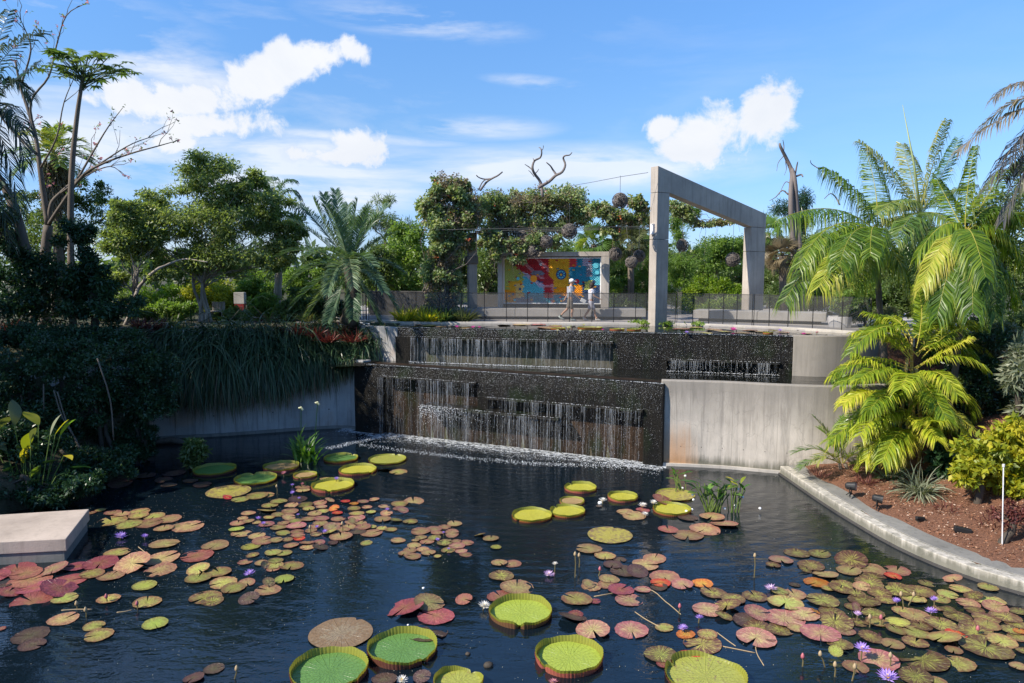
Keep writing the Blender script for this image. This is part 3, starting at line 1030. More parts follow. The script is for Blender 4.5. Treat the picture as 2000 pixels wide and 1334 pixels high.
for (u0, u1, z, d, th) in ((uA0, uA1, zA, .10, .05), (uB0, uB1, zB, .14, .07), (uC0, uC1, zC, .30, .09)):
    mb = MB(); LF.block(mb, u0, u1, z - th, z + .02, RC, d, .02)
    mb.build('ledge', M['wet_dark'], t_lf, bevel=0.012)
M['film'] = film_mat('falling_film', None, .12); M['film_thin'] = film_mat('falling_film_thin', None, .05)
film(LF, uA0 + .02, uA1 - .04, .1, 0, zA, M['film'], t_lf); film(LF, uB0 + .05, uB1 - .05, .14, 0, zB, M['film'], t_lf); film(LF, uC0 + .02, uC1, .3, 0, zC, M['film'], t_lf)
film(LF, uA1 + .02, L_ - .02, .0, zB, Z1 - .02, M['film_thin'], t_lf)
mb = MB()
strands(mb, LF, uA0 + .03, uA1 - .05, .1, zA, 0, 120, rw, .0062)
strands(mb, LF, uB0 + .05, uB1 - .05, .14, zB, 0, 130, rw, .006, .35)
strands(mb, LF, uC0 + .02, uC1, .30, zC, 0, 115, rw, .0062, .5)
mb.build('water_strands', M['strand'], t_lf)['kind'] = 'stuff'
mb = MB()
def gl(r):
    u = r.uniform(0, L_); z = r.uniform(0.02, Z1)
    if r.random() < .45: z = Z1 - abs(r.gauss(0, .45))
    pr = (z > zA) or (u > uA1 and z > zB) or u > uB1
    return LF.at(u, 0.012 if pr else RC + .4 + r.uniform(-.1, .2), max(z, .02))
drops(mb, gl, 5600, rw, .0044)  # white drops stand in for sparkle on the wet face
for z, u0, u1, d in ((Z1, 0, L_, -.02), (zA, uA0, uA1, .09), (zB, uB0, uB1, .13), (zC, uC0, uC1, .29)):  # glints along lip and ledges, drawn as white drops
    drops(mb, lambda r: LF.at(r.uniform(u0, u1), d + r.gauss(0, .02), z + .015), int((u1 - u0) * (50 if z > 2.5 else 36)), rw, .0085)
drops(mb, lambda r: LF.at(uC0 + abs(r.gauss(0, 1.0)), .32 + abs(r.gauss(0, .05)), zC - abs(r.gauss(0, .25)) + .06), 700, rw, .009)
mb.build('spray_and_glint_drops', M['foam'], t_lf)['kind'] = 'stuff'

# ---- upper fall
UF = Face(UT0, UT1)
t_uf = thing('waterfall_wall', UF.at(UF.len / 2, 0, Z1), 'upper dark wet waterfall wall below the flowering upper pond', 'waterfall')
uD0, _ = UF.hit(803, 660); uD1, _ = UF.hit(1198, 682)
uE0, _ = UF.hit(1303, 712); uE1, _ = UF.hit(1522, 722)
zD = 3.52; zE = 2.98
U_ = UF.len
mb = MB(); UF.block(mb, uD0, uD1, 2.0, zD, -.9, RC)
mb.build('back_wall', M['wet_pale'], t_uf)
mb = MB(); UF.block(mb, uD1, U_, 2.0, Z2 - .1, -.9, RC - .02)
mb.build('back_wall', M['wet_dark'], t_uf)
mb = MB()
UF.block(mb, 0, uD1, zD, Z2 + .005, -.6, 0, .04)
UF.block(mb, uD1, U_, zE, Z2 + .005, -.6, 0, .04)
UF.block(mb, uD1, uE0, 2.0, zE, -.6, 0)
UF.block(mb, uE1, U_, 2.0, zE, -.6, 0)
UF.block(mb, -.1, uD0, 2.0, zD, -.6, 0)
mb.build('proud_face', M['wet_dark'], t_uf, bevel=0.02)
for (u0, u1, z, d) in ((uD0, uD1, zD, .12), (uE0, uE1, zE, .12)):
    mb = MB(); UF.block(mb, u0, u1, z - .07, z + .03, RC, d, .02)
    mb.build('ledge', M['wet_dark'], t_uf, bevel=0.012)
film(UF, uD0 + .05, uD1 - .05, .12, Z1, zD, M['film'], t_uf); film(UF, uE0 + .05, uE1 - .05, .12, Z1, zE, M['film_thin'], t_uf)
film(UF, uD1 + .02, U_ - .02, .0, zE, Z2 - .02, M['film_thin'], t_uf)
mb = MB()
strands(mb, UF, uD0 + .05, uD0 + 4.0, .12, zD, Z1, 150, rw, .008)
strands(mb, UF, uD0 + 4.0, uD1 - .05, .12, zD, Z1, 70, rw, .0065)
strands(mb, UF, uE0 + .1, uE1 - .1, .12, zE, Z1, 110, rw, .006, .4)
mb.build('water_strands', M['strand'], t_uf)['kind'] = 'stuff'
mb = MB()
def gu(r):
    u = r.uniform(0, U_); z = r.uniform(Z1, Z2)
    if u < uD1: z = max(zD, Z2 - abs(r.gauss(0, .2)))
    return UF.at(u, .012, z)
drops(mb, gu, 4200, rw, .0044)  # white drops stand in for glints on the upper face
for z, u0, u1, d in ((Z2 + .01, 0, U_, -.02), (zD + .01, uD0, uD1, .11), (zE, uE0, uE1, .11)):  # lip and ledge glints, again as white drops
    drops(mb, lambda r: UF.at(r.uniform(u0, u1), d + r.gauss(0, .015), z + .012), int((u1 - u0) * 45), rw, .007)
drops(mb, lambda r: UF.at(r.uniform(uD0, uD1), .2 + abs(r.gauss(0, .08)), Z1 - .01 + abs(r.gauss(0, .015))), 1200, rw, .008)
drops(mb, lambda r: UF.at(r.uniform(uE0, uE1), .2 + abs(r.gauss(0, .06)), Z1 - .01 + abs(r.gauss(0, .02))), 350, rw, .007)
mb.build('spray_and_glint_drops', M['foam'], t_uf)['kind'] = 'stuff'

# soft churned foam sheet
m, t, out = new_mat('foam_sheet')
pos = t.node('ShaderNodeNewGeometry').outputs['Position']
dn = t.node('ShaderNodeVectorMath', {0: t.node('ShaderNodeVectorMath', {0: pos, 1: tuple(LF.a)}, operation='SUBTRACT').outputs[0], 1: tuple(LF.n)}, operation='DOT_PRODUCT').outputs['Value']
n1_ = t.noise(t.mapping(pos, (1, 1.6, 1)), 7.0, 7, .72, .8)
n2_ = t.noise(pos, 1.4, 3)
fall_ = t.ramp(t.math('ADD', t.math('MULTIPLY', dn, .62), t.math('MULTIPLY', t.math('SUBTRACT', n2_, .5), .35)), ((.04, .85), (.25, .45), (.55, .25), (.9, 0)))
al = t.ramp(t.math('ADD', n1_, t.math('MULTIPLY', fall_, .26)), ((.66, 0), (.80, .9)))
bs = t.node('ShaderNodeBsdfPrincipled', {'Base Color': (.72, .76, .8, 1), 'Roughness': .5})
tr = t.node('ShaderNodeBsdfTransparent')
mx = t.node('ShaderNodeMixShader', {0: al, 1: tr.outputs[0], 2: bs.outputs[0]})
t.l.new(mx.outputs[0], out.inputs[0])
mb = MB()
mb.quad(LF.at(-1.2, -.3, .005), LF.at(L_ + .1, -.3, .005), LF.at(L_ + .5, 2.2, .005), LF.at(-1.6, 2.2, .005))
tag(mb.build('foam_sheet', m), 'thin churned foam spreading from the foot of the waterfall', kind='stuff')
# ---- foam on the pond where the lower fall lands
mb = MB()
def gf(r):
    u = r.uniform(0.2, L_ + .1)
    k = r.random()
    u0_ = u; wv = .10 * math.sin(u * 2.1) + .06 * math.sin(u * 5.7 + 1) + .03 * math.sin(u * 13)
    if k < .50:
        d = .26 + abs(r.gauss(0, .10)) + abs(wv)
        if math.sin(u * 9.1 + 3 * math.sin(u * 3.3)) < -.55: d += r.uniform(0, .3)
    elif k < .74:
        d = .72 + r.gauss(0, .05) + .16 * math.sin(u * 1.3) + wv * .8
        if math.sin(u * 5.3 + math.sin(u * 2)) < -.1: d = .35 + r.uniform(0, .5)
    else:
        d = .3 + abs(r.gauss(0, .6))
    return LF.at(u, d, -.004 + (abs(r.gauss(0, .015)) if d < .4 else 0))
drops(mb, gf, 4500, rw, .0075)
# a foam line that swings away to the left
for i in range(420):
    s = rw.random()
    q = P(745 + (640 - 745) * s + rw.gauss(0, 5), 852 + 24 * s + rw.gauss(0, 1.5), 0)
    drops(mb, lambda r: (q.x, q.y, .004), 1, rw, .009)
for i in range(1100):
    s = rw.random()
    q = P(700 + 560 * s, 868 + 34 * s + 16 * math.sin(s * 2.6) + rw.gauss(0, 2.2), 0)
    drops(mb, lambda r: (q.x, q.y, .004), 1, rw, .009)
of = mb.build('foam', M['foam'])
tag(of, 'white foam along the foot of the lower waterfall', kind='stuff')

# ------------------------------------------------------------------ retaining walls
def wall_line(mb, pl, th, z0, z1, z1b=None, side=1, batter=0.0):
    back = offset(pl, th * side)
    n = len(pl)
    z1l = z1 if hasattr(z1, '__len__') else [z1] * n
    top = offset(pl, batter * side)
    vs_ = []
    for p, b, tp, z in zip(pl, back, top, z1l):
        vs_ += [(p[0], p[1], z0), (tp[0], tp[1], z), (b[0], b[1], z), (b[0], b[1], z0)]
    fs_ = []
    for i in range(n - 1):
        for k in range(4):
            k2 = (k + 1) % 4
            f = (i * 4 + k, i * 4 + 4 + k, i * 4 + 4 + k2, i * 4 + k2)
            fs_.append(f if side > 0 else f[::-1])
    e0 = (0, 1, 2, 3); e1 = tuple((n - 1) * 4 + k for k in (3, 2, 1, 0))
    fs_ += [e0, e1] if side > 0 else [e0[::-1], e1[::-1]]
    mb.add(vs_, fs_)


def tie_holes(pl, parent, zs, step, mat, d=.01, jit=.2, r=.022):
    rnd = random.Random(len(pl))
    acc = 0.0
    for (a, b) in zip(pl[:-1], pl[1:]):
        a = Vector((a[0], a[1], 0)); b = Vector((b[0], b[1], 0))
        L = (b - a).length; t = (b - a).normalized(); n = Vector((t.y, -t.x, 0))
        while acc < L:
            for z in zs:
                q = a + t * acc + Vector((0, 0, z))
                m2 = MB(); m2.tube([q - n * .02, q + n * d], r, 8)
                m2.build('tie_hole', mat, parent)
            acc += step
        acc -= L


t_w = thing('retaining_wall', (-9, 26, 0), 'shaded curving concrete retaining wall under the hanging grass', 'retaining wall')
mb = MB(); wall_line(mb, smooth_line(LW, 3), .42, -.7, 2.66)
mb.build('wall_body', M['concrete_board'], t_w, bevel=.015)
mb = MB(); wall_line(mb, offset(smooth_line(LW[1:], 3), -.09), .09, -.7, .10)
mb.build('footing', M['curb_grey'], t_w)
tie_holes(offset(LW[2:], -.0), t_w, (.75,), 2.05, M['black'])

t_w = thing('retaining_wall', (7, 21, 0), 'sunlit rounded concrete retaining wall right of the lower waterfall', 'retaining wall')
zs_ = [2.68] * len(RW)
mb = MB(); wall_line(mb, RW, .26, -.7, zs_, batter=-.02)
mb.build('wall_body', M['concrete_wall'], t_w, bevel=.03)
mb = MB(); wall_line(mb, offset(RW, -.08), .10, -.7, .085)
mb.build('footing', M['coping'], t_w)
tie_holes(RW[:10], t_w, (.62, 1.75), .62, M['black'], r=.014)

# side walls of the upper step
ur = smooth_line([(UT1.x, UT1.y), (10.2, 23.45), (11.4, 23.6), (13.0, 24.3)], 10)
t_w = thing('retaining_wall', (10.5, 23.5, 0), 'short concrete wall between the upper waterfall and the palms', 'retaining wall')
mb = MB(); wall_line(mb, ur, .3, 2.0, ZD + .0)
mb.build('wall_body', M['concrete_wall'], t_w, bevel=.02)
ul = [(-8.6, 30.0), (-6.6, 28.95), (UT0.x - .02, UT0.y + .0)]
t_w = thing('retaining_wall', (-5.5, 28.2, 0), 'grey concrete wall left of the upper waterfall behind the grass', 'retaining wall')
mb = MB(); wall_line(mb, ul, .3, 2.0, ZD - .05)
mb.build('wall_body', M['concrete_board'], t_w, bevel=.02)

# coping round the far side of the upper pond
cp = list(reversed(POND_FAR))
t_w = thing('pond_coping', (cp[4][0], cp[4][1], ZD), 'thin pale coping along the far side of the upper pond', 'coping')
mb = MB(); wall_line(mb, smooth_line([(-8.6, 30.2)] + cp + [(13.5, 23.9)], 3), .28, ZD - .4, ZD + .035)
mb.build('coping_stone', M['coping'], t_w, bevel=.01)

# ------------------------------------------------------------------ curb on the right
t_c = thing('pond_curb', (8.3, 17, 0), 'curving pond curb with a pale edge and grey inner band', 'curb')
CE = CURB
mb = MB(); wall_line(mb, CE, .27, -.7, .25, side=1)
mb.build('pale_edge', M['kerb'], t_c, bevel=.02)
mb = MB(); wall_line(mb, offset(CE, .28), .50, -.5, .262, side=1)
mb.build('grey_band', M['curb_grey'], t_c, bevel=.01)
mb = MB(); wall_line(mb, offset(CE, -.05), .05, -.7, .045, side=1)
mb.build('footing', M['dark_wall'], t_c)

# ------------------------------------------------------------------ stone landing, lower left
s0, s1, s2, s3 = [P(*p, .5) for p in ((-160, 1015), (174, 994), (129, 1052), (-190, 1068))]
t_s = thing('stone_landing', (-11, 15, 0), 'two tier pale stone landing at the left edge of the pond', 'landing')
mb = MB(); mb.prism([tuple(p[:2]) for p in (s3, s2, s1, s0)], .23, .5)
mb.build('upper_slab', M['slab'], t_s, bevel=.015)
mb = MB()
cc_ = (s0 + s1 + s2 + s3) / 4
mb.prism([tuple((p * .97 + cc_ * .03)[:2]) for p in (s3, s2, s1, s0)], -.7, .226)
mb.build('lower_slab', M['curb_grey'], t_s, bevel=.015)
j0, j1 = P(-30, 1060, .5), P(25, 1001, .5)
# ================================================================== concrete portal
pc0 = P(1279, 637, Z2)                      # front corner of the near column, at the water
pdir = Vector((0.865, 0.50, 0)).normalized()
pnrm = Vector((pdir.y, -pdir.x, 0))         # faces the camera and right


def on_plane(px, py, o, n):
    r = ray(px, py); e = Vector((0, 0, EYE))
    return e + r * ((o - e).dot(n) / r.dot(n))


def PP(px, py):
    return on_plane(px, py, pc0, pnrm)


t_p = thing('concrete_portal', (pc0.x, pc0.y, Z2), 'tall grey concrete portal frame with a beam sloping down to the right', 'portal frame')
TH_P = 0.42                                  # thickness (the narrow sunlit side)


def slab_poly(mb, pts2, th, n):
    """thick plate over a polygon lying in a vertical plane"""
    k = len(pts2)
    vs_ = [tuple(p) for p in pts2] + [tuple(p - n * th) for p in pts2]
    fs_ = [tuple(range(k)), tuple(range(2 * k - 1, k - 1, -1))] + [(i, i + k, (i + 1) % k + k, (i + 1) % k) for i in range(k)]
    mb.add(vs_, fs_)


a = {k: PP(*v) for k, v in dict(tl=(1279, 323), jt=(1279, 364), jm=(1279, 467), bl=(1279, 637),
                                tr=(1309, 337), jtr=(1309, 377), jmr=(1309, 468), br=(1309, 640),
                                er=(1497, 418), ebr=(1497, 640), fl=(1468, 443), fbl=(1468, 640),
                                fj=(1468, 491), fjr=(1497, 492)).items()}
def vert(p, z): return Vector((p.x, p.y, z))
n0 = a['bl']; n1 = vert(n0 + pdir * (a['jtr'] - n0).dot(pdir), 0)
zt = a['tl'].z; zj = a['jm'].z; zjt = PP(1309, 377).z
xr = (a['er'] - n0).dot(pdir); xf = (a['fl'] - n0).dot(pdir); xn = (a['tr'] - n0).dot(pdir)
zter = a['er'].z; zfl = a['fl'].z; zfj = a['fj'].z
def Q(u, z): return Vector((n0.x + pdir.x * u, n0.y + pdir.y * u, z))
g = .012
mb = MB(); slab_poly(mb, [Q(0, 3.3), Q(xn, 3.3), Q(xn, zj - g), Q(0, zj - g)], TH_P, pnrm); mb.build('column_block', M['portal'], t_p, bevel=.015)
mb = MB(); slab_poly(mb, [Q(0, zj), Q(xn, zj), Q(xn, zjt - g), Q(0, zjt - g)], TH_P, pnrm); mb.build('column_block', M['portal'], t_p, bevel=.015)
mb = MB(); slab_poly(mb, [Q(0, zjt), Q(xn, zjt), Q(xf, zfl), Q(xr, zfl - .02), Q(xr, zter), Q(0, zt)], TH_P, pnrm); mb.build('beam', M['portal'], t_p, bevel=.015)
mb = MB(); slab_poly(mb, [Q(xf, ZD - .3), Q(xr, ZD - .3), Q(xr, zfj - g), Q(xf, zfj - g)], TH_P, pnrm); mb.build('column_block', M['portal'], t_p, bevel=.015)
mb = MB(); slab_poly(mb, [Q(xf, zfj), Q(xr, zfj), Q(xr, zfl - .02 - g), Q(xf, zfl - g)], TH_P, pnrm); mb.build('column_block', M['portal'], t_p, bevel=.015)
mb = MB()
q = Q(-.0, PP(1279, 447).z)
mb.box(q - pnrm * .2 - pdir * .05, .10, .16, .42, rz=math.atan2(pdir.y, pdir.x))
mb.build('cable_bracket', M['planter'], t_p, bevel=.01)

# ================================================================== bench and mural
YB = 31.0


def bench(pa, pb, depth, label, cuts=1):
    pa = Vector(pa); pb = Vector(pb)
    d = (pb - pa).normalized(); n = Vector((-d.y, d.x, 0))
    t = thing('bench', (pa.x, pa.y, ZD), label, 'bench')
    L = (pb - pa).length
    for k in range(cuts):
        u0 = L * k / cuts + .008; u1 = L * (k + 1) / cuts - .008
        mb = MB()
        mb.prism([tuple((pa + d * u0)[:2]), tuple((pa + d * u1)[:2]), tuple((pa + d * u1 + n * depth)[:2]), tuple((pa + d * u0 + n * depth)[:2])], ZD + .13, ZD + .47)
        mb.build('seat_block', M['bench'], t, bevel=.015)
    mb = MB()
    mb.prism([tuple((pa + d * .2 + n * .18)[:2]), tuple((pb - d * .2 + n * .18)[:2]), tuple((pb - d * .2 + n * (depth - .1))[:2]), tuple((pa + d * .2 + n * (depth - .1))[:2])], ZD, ZD + .128)
    mb.build('shadow_plinth', M['black'], t)  # black puts the shadow under the seat into the colour
    return t


def gxy(px, y, z=ZD):
    """point at distance y under image column px, on the deck"""
    return Vector(((px - 1000) / FPX * (y / math.cos(TH) - 0 ) * 1.0, y, z))


bench(gxy(880, 31.3), gxy(1262, 30.9), 1.5, 'long low concrete bench in front of the mosaic wall', 3)
bench(gxy(1352, 30.2), gxy(1612, 28.0), 1.1, 'long low concrete bench seen between the portal columns', 2)

# mural wall
ma = gxy(974, 32.3); mbb = gxy(1188, 31.5)
md = (mbb - ma).normalized(); mn = Vector((md.y, -md.x, 0))
ML = (mbb - ma).length
MZ0 = ZD + .47; MZT = PD(1080, 492, 31.9).z
t_m = thing('mosaic_wall', (ma.x, ma.y, ZD), 'freestanding concrete frame holding a bright abstract ceramic mosaic', 'mosaic wall')
def mp(u, z, d=0.0): return ma + md * u + mn * d + Vector((0, 0, z - ma.z))
def mblk(mb, u0, u1, z0, z1, d0, d1):
    c = [mp(u0, z0, d0), mp(u1, z0, d0), mp(u1, z0, d1), mp(u0, z0, d1), mp(u0, z1, d0), mp(u1, z1, d0), mp(u1, z1, d1), mp(u0, z1, d1)]
    mb.add(c, [(0, 1, 2, 3), (7, 6, 5, 4), (0, 4, 5, 1), (1, 5, 6, 2), (2, 6, 7, 3), (3, 7, 4, 0)])
for (u0, u1) in ((0, .22), (ML - .34, ML)):
    mb = MB(); mblk(mb, u0, u1, ZD + .3, MZT - .21, -.6, .22); mb.build('side_post', M['concrete'], t_m, bevel=.01)
mb = MB(); mblk(mb, 0, ML, MZT - .2, MZT, -.6, .22); mb.build('top_beam', M['portal'], t_m, bevel=.01)
mb = MB(); mblk(mb, .22, ML - .34, MZ0, MZT - .2, -.5, -.1); mb.build('backing', M['dark_wall'], t_m)
fu0, fu1, fz0, fz1 = .23, ML - .35, MZ0 + .18, MZT - .25
mb = MB()
for (x0, x1, y0, y1) in ((fu0, fu1, fz1 - .04, fz1), (fu0, fu1, fz0, fz0 + .04), (fu0, fu0 + .04, fz0 + .04, fz1 - .04), (fu1 - .04, fu1, fz0 + .04, fz1 - .04)):
    mblk(mb, x0, x1, y0, y1, -.1, .04)
mb.build('white_trim', M['white_paint'], t_m)
# glazed bricks: one real little block each, joined; colour by a patchwork of its own
glaze = {}
for nm, c in dict(orange=(0.720, 0.242, 0.009), amber=(0.647, 0.324, 0.018), pale=(0.675, 0.432, 0.144), red=(0.378, 0.022, 0.031), scarlet=(0.557, 0.045, 0.045), pink=(0.495, 0.180, 0.198),
                  teal=(0.018, 0.198, 0.288), aqua=(0.090, 0.378, 0.450), navy=(0.018, 0.045, 0.107), slate=(0.180, 0.180, 0.225), lilac=(0.405, 0.343, 0.432), lime=(0.360, 0.378, 0.090)).items():
    glaze[nm] = plain('glaze_' + nm, [min(.95, x * 1.2) for x in c], 0.42, var=.25, scale=9, spec=.3)
gn = list(glaze)
def region(u, v):
    """u 0..1 across, v 0..1 up"""
    if u < .05: return 'lime' if v > .3 else 'orange'
    if v < .28 and u < .12: return 'orange'
    if v < 1.02 - 1.75 * u and u < .2 and v > .12: return 'pale' if (u > .12 and v < .42) else ('lime' if v > .5 and u > .06 else 'amber')
    if u < .22 and v < .14: return 'slate' if u > .12 else 'orange'
    if .2 <= u < .42 and v < .62 - 1.5 * (u - .2): return 'aqua' if v > .2 else ('teal' if u > .3 or v > .12 else 'slate')
    if u < .42 and v < .72 - 1.45 * (u - .2) and u >= .2: return 'lilac'
    if u < .3 and .62 < v < .86 - .8 * u: return 'scarlet'
    if u < .12 and v > .8: return 'navy'
    if .29 < u < .41 and .62 < v < .74: return 'slate'
    if .40 < u < .5 and v < .34: return 'red' if v > .12 else 'teal'
    if .32 < u < .4 and v < .5: return 'navy'
    if u < .5 and v > .55 and not (u > .47 and v > .6): return 'red' if (u * 17 + v * 9) % 3 < 2.2 else 'pink'
    if u < .52 and v <= .55: return 'red' if v > .42 else 'pink'
    if u < .68 and v > .2: return 'amber' if v > .36 else 'orange'
    if u < .6: return 'teal'
    if .66 <= u < .76 and v > .82: return 'scarlet'
    if u < .82 and v > .42: return 'teal' if (v < .62 or u > .7) else 'aqua'
    if u < .82 and v > .16: return 'orange'
    if .82 < u < .9 and v > .84: return 'lilac'
    if u > .86 and v > .6: return 'slate' if u < .92 else 'teal'
    if u > .95: return 'aqua' if v > .4 else 'navy'
    if .84 < u < .92 and .3 < v < .5: return 'lime'
    return 'navy' if v < .5 else 'teal'
rm = random.Random(3)
Vm, Fm, Mm = [], [], []
bu, bz = .105, .052
nu = int((fu1 - fu0 - .08) / bu); nz = int((fz1 - fz0 - .08) / bz)
bu = (fu1 - fu0 - .08) / nu; bz = (fz1 - fz0 - .08) / nz
for j in range(nz):
    for i in range(-1, nu + 1):
        off = .5 if j % 2 else 0
        u0 = (i + off) * bu; u1 = u0 + bu
        u0 = max(u0, 0); u1 = min(u1, nu * bu)
        if u1 - u0 < .02: continue
        uc = (u0 + u1) / 2 / (nu * bu); vc = (j + .5) / nz
        rr_ = region(uc + rm.uniform(-.003, .003), vc + rm.uniform(-.003, .003))
        if rm.random() < .035: rr_ = rm.choice(['orange', 'teal', 'red', 'amber', 'slate'])
        d = rm.uniform(-.004, .010)
        gp = .003
        a0, a1 = fu0 + .04 + u0 + gp, fu0 + .04 + u1 - gp
        z0, z1 = fz0 + .04 + j * bz + gp, fz0 + .04 + (j + 1) * bz - gp
        n = len(Vm)
        Vm += [mp(a0, z0, d), mp(a1, z0, d), mp(a1, z1, d), mp(a0, z1, d), mp(a0, z0, -.1), mp(a1, z0, -.1), mp(a1, z1, -.1), mp(a0, z1, -.1)]
        Fm += [(n, n + 1, n + 2, n + 3), (n, n + 4, n + 5, n + 1), (n + 1, n + 5, n + 6, n + 2), (n + 2, n + 6, n + 7, n + 3), (n + 3, n + 7, n + 4, n)]
        Mm += [gn.index(rr_)] * 5
me = np_mesh('glazed_bricks', np.array([tuple(v) for v in Vm]) - np.array(t_m.location), [Fm], [glaze[k] for k in gn], fmat=Mm)
link('glazed_bricks', me, t_m)['kind'] = 'stuff'
def disc(u, v, r, mat, d=.03, name='ceramic_disc', par=t_m, inner=0):
    c = mp(fu0 + .04 + u * (fu1 - fu0 - .08), fz0 + .04 + v * (fz1 - fz0 - .08), 0)
    m2 = MB(); m2.tube([c - mn * .01, c + mn * d], r, 20); return m2.build(name, mat, par, bevel=.004)
disc(.31, .55, .155, glaze['orange']); disc(.597, .64, .225, glaze['navy'], .025); disc(.597, .64, .17, glaze['aqua'], .03)
disc(.597, .64, .10, glaze['navy'], .036); disc(.597, .64, .05, glaze['amber'], .042)
for k in range(8):
    a_ = k * math.pi / 4
    disc(.597 + .135 / 4.2 * math.cos(a_), .64 + .135 / 2.2 * math.sin(a_), .03, glaze['navy'], .036)
disc(.955, .84, .125, glaze['aqua']); disc(.968, .68, .09, glaze['aqua']); disc(.762, .49, .10, glaze['red'])
disc(.165, .31, .055, glaze['navy']); disc(.092, .19, .055, glaze['navy']); disc(.145, .55, .07, glaze['aqua'])
disc(.385, .87, .065, glaze['slate']); disc(.252, .22, .05, glaze['red']); disc(.11, .06, .06, glaze['aqua'])

# ================================================================== dark wall at the back left, stairs wall
for (p0, p1, d0, d1, zt_, lab) in ((723, 858, 34.5, 33.5, 1.15, 'dark rough garden wall behind the fence, left of the vine column'),
                                   (928, 978, 33.6, 33.2, 1.0, 'dark low wall between the vine column and the mosaic wall')):
    a_ = gxy(p0, d0); b_ = gxy(p1, d1)
    mb = MB(); mb.strip(a_, b_, .25, ZD - .1, ZD + zt_)
    tag(mb.build('garden_wall', M['dark_wall'], loc=a_, bevel=.01), lab, 'wall')

# ================================================================== safety fence
m, t, out = new_mat('fence_mesh')
d = t.node('ShaderNodeBsdfDiffuse', {'Color': (0.10, 0.10, 0.10, 1)})
tr = t.node('ShaderNodeBsdfTransparent')
pos = t.node('ShaderNodeNewGeometry').outputs['Position']
nz_ = t.noise(t.mapping(pos, (1, 1, .3)), 1.1, 3)
mx = t.node('ShaderNodeMixShader', {0: t.math('MULTIPLY_ADD', nz_, 0.16, 0.36), 1: tr.outputs[0], 2: d.outputs[0]})
t.l.new(mx.outputs[0], out.inputs[0])
M['mesh'] = m
t_f = thing('safety_fence', P(1241, 632, ZD), 'black mesh pool safety fence along the far side of the upper pond', 'fence')
fx = [704, 709, 716, 720, 737, 770, 813, 858, 902, 946, 989, 1030, 1070, 1112, 1156, 1198, 1241, 1262, 1319, 1322, 1353, 1384, 1412, 1439, 1469, 1472, 1502, 1539, 1587, 1644, 1700]
fy = [(700, 624.5), (780, 627), (1000, 628.5), (1241, 630), (1320, 630), (1440, 635), (1540, 639.5), (1600, 643), (1644, 646.5), (1700, 650)]
pts = []
for x in fx:
    y = np.interp(x, [p[0] for p in fy], [p[1] for p in fy])
    q = P(x, y, ZD); pts.append(q + Vector((0, .02, 0)))
FH = 1.2
prev = None
pm = MB(); pm.tube([(0, 0, -.05), (0, 0, FH + .04)], .016, 6)
post_me = None
for i, q in enumerate(pts):
    if post_me is None:
        post_me = bpy.data.meshes.new('post'); post_me.from_pydata(pm.v, [], pm.f); post_me.materials.append(M['black'])
    link('post', post_me, t_f, q - t_f.location)
    if i and (q - pts[i - 1]).length > .15:
        p_ = pts[i - 1]
        m2 = MB(); m2.quad(p_ + Vector((0, 0, .04)), q + Vector((0, 0, .04)), q + Vector((0, 0, FH)), p_ + Vector((0, 0, FH)))
        m2.build('mesh_panel', M['mesh'], t_f)
        m2 = MB(); m2.tube([p_ + Vector((0, 0, FH)), q + Vector((0, 0, FH))], .012, 5)
        m2.build('top_rail', M['black'], t_f)
# loose rolled end of the fence at the left
for k, x in enumerate((699, 702, 712)):
    q = P(x, 623.5, ZD) + Vector((0, .15 + .1 * k, 0)); link('post', post_me, t_f, q - t_f.location)
# cable lying over the coping by the grass
mb = MB(); mb.tube([P(655, 620, 4.05), P(672, 621, 4.1), P(690, 623, 4.02), P(705, 630, 3.98), P(722, 633, 3.96)], .02, 5)
mb.tube([P(658, 623, 4.05), P(676, 624, 4.05), P(694, 626, 4.0), P(712, 634, 3.96)], .012, 5)
tag(mb.build('hose', M['planter'], smooth=True), 'pale hoses lying over the pond coping beside the red plants', 'hose')

# ================================================================== planters
def planter(px, py0, py1, wpx, lab, dd):
    c = P(px, py1, ZD)
    s = c.y / FPX
    r = wpx * s / 2
    h = (py1 - py0) * s * .96
    t = thing('round_planter', (c.x, c.y + r, ZD), lab, 'planter')
    mb = MB()
    mb.lathe((c.x, c.y + r, ZD), [(0, 0), (r * .93, 0), (r * .95, .02), (r, h * .95), (r, h), (r * .88, h), (r * .86, h - .06), (0, h - .06)], 28)
    mb.build('pot', M['planter'], t, smooth=False)
    return c + Vector((0, r, h)), r
pl1, plr = planter(1650, 618, 641, 44, 'round white planter with a bushy shrub at the end of the bench', 0)
pl2, plr2 = planter(1727, 622, 649, 40, 'round white planter half hidden behind the yellow green palms', 0)

# ================================================================== hanging woven spheres and cables
def basket_mesh(seed):
    rnd = random.Random(seed)
    mb = MB()
    for k in range(46):
        ax = Vector((rnd.gauss(0, 1), rnd.gauss(0, 1), rnd.gauss(0, 1))).normalized()
        u = ax.orthogonal().normalized(); v = ax.cross(u)
        h = rnd.uniform(-.75, .75) * .31
        r = math.sqrt(.31 ** 2 - h * h) * rnd.uniform(.97, 1.03)
        a0 = rnd.uniform(0, 6.28); a1 = a0 + rnd.uniform(2.5, 6.28)
        m_ = 12
        mb.tube([ax * h + (u * math.cos(a0 + (a1 - a0) * i / m_) + v * math.sin(a0 + (a1 - a0) * i / m_)) * r for i in range(m_ + 1)], rnd.uniform(.006, .014), 3, False)
    me = bpy.data.meshes.new('woven_sphere'); me.from_pydata([tuple(p) for p in mb.v], [], mb.f)
    me.materials.append(M['twig'])
    return me
M['twig'] = concrete('twig_dark', (0.21, 0.18, 0.16), 0, .3)
bks = [basket_mesh(i) for i in range(3)]
M['basket_in'] = plain('basket_dark_core', (0.075, 0.065, 0.055), .9)
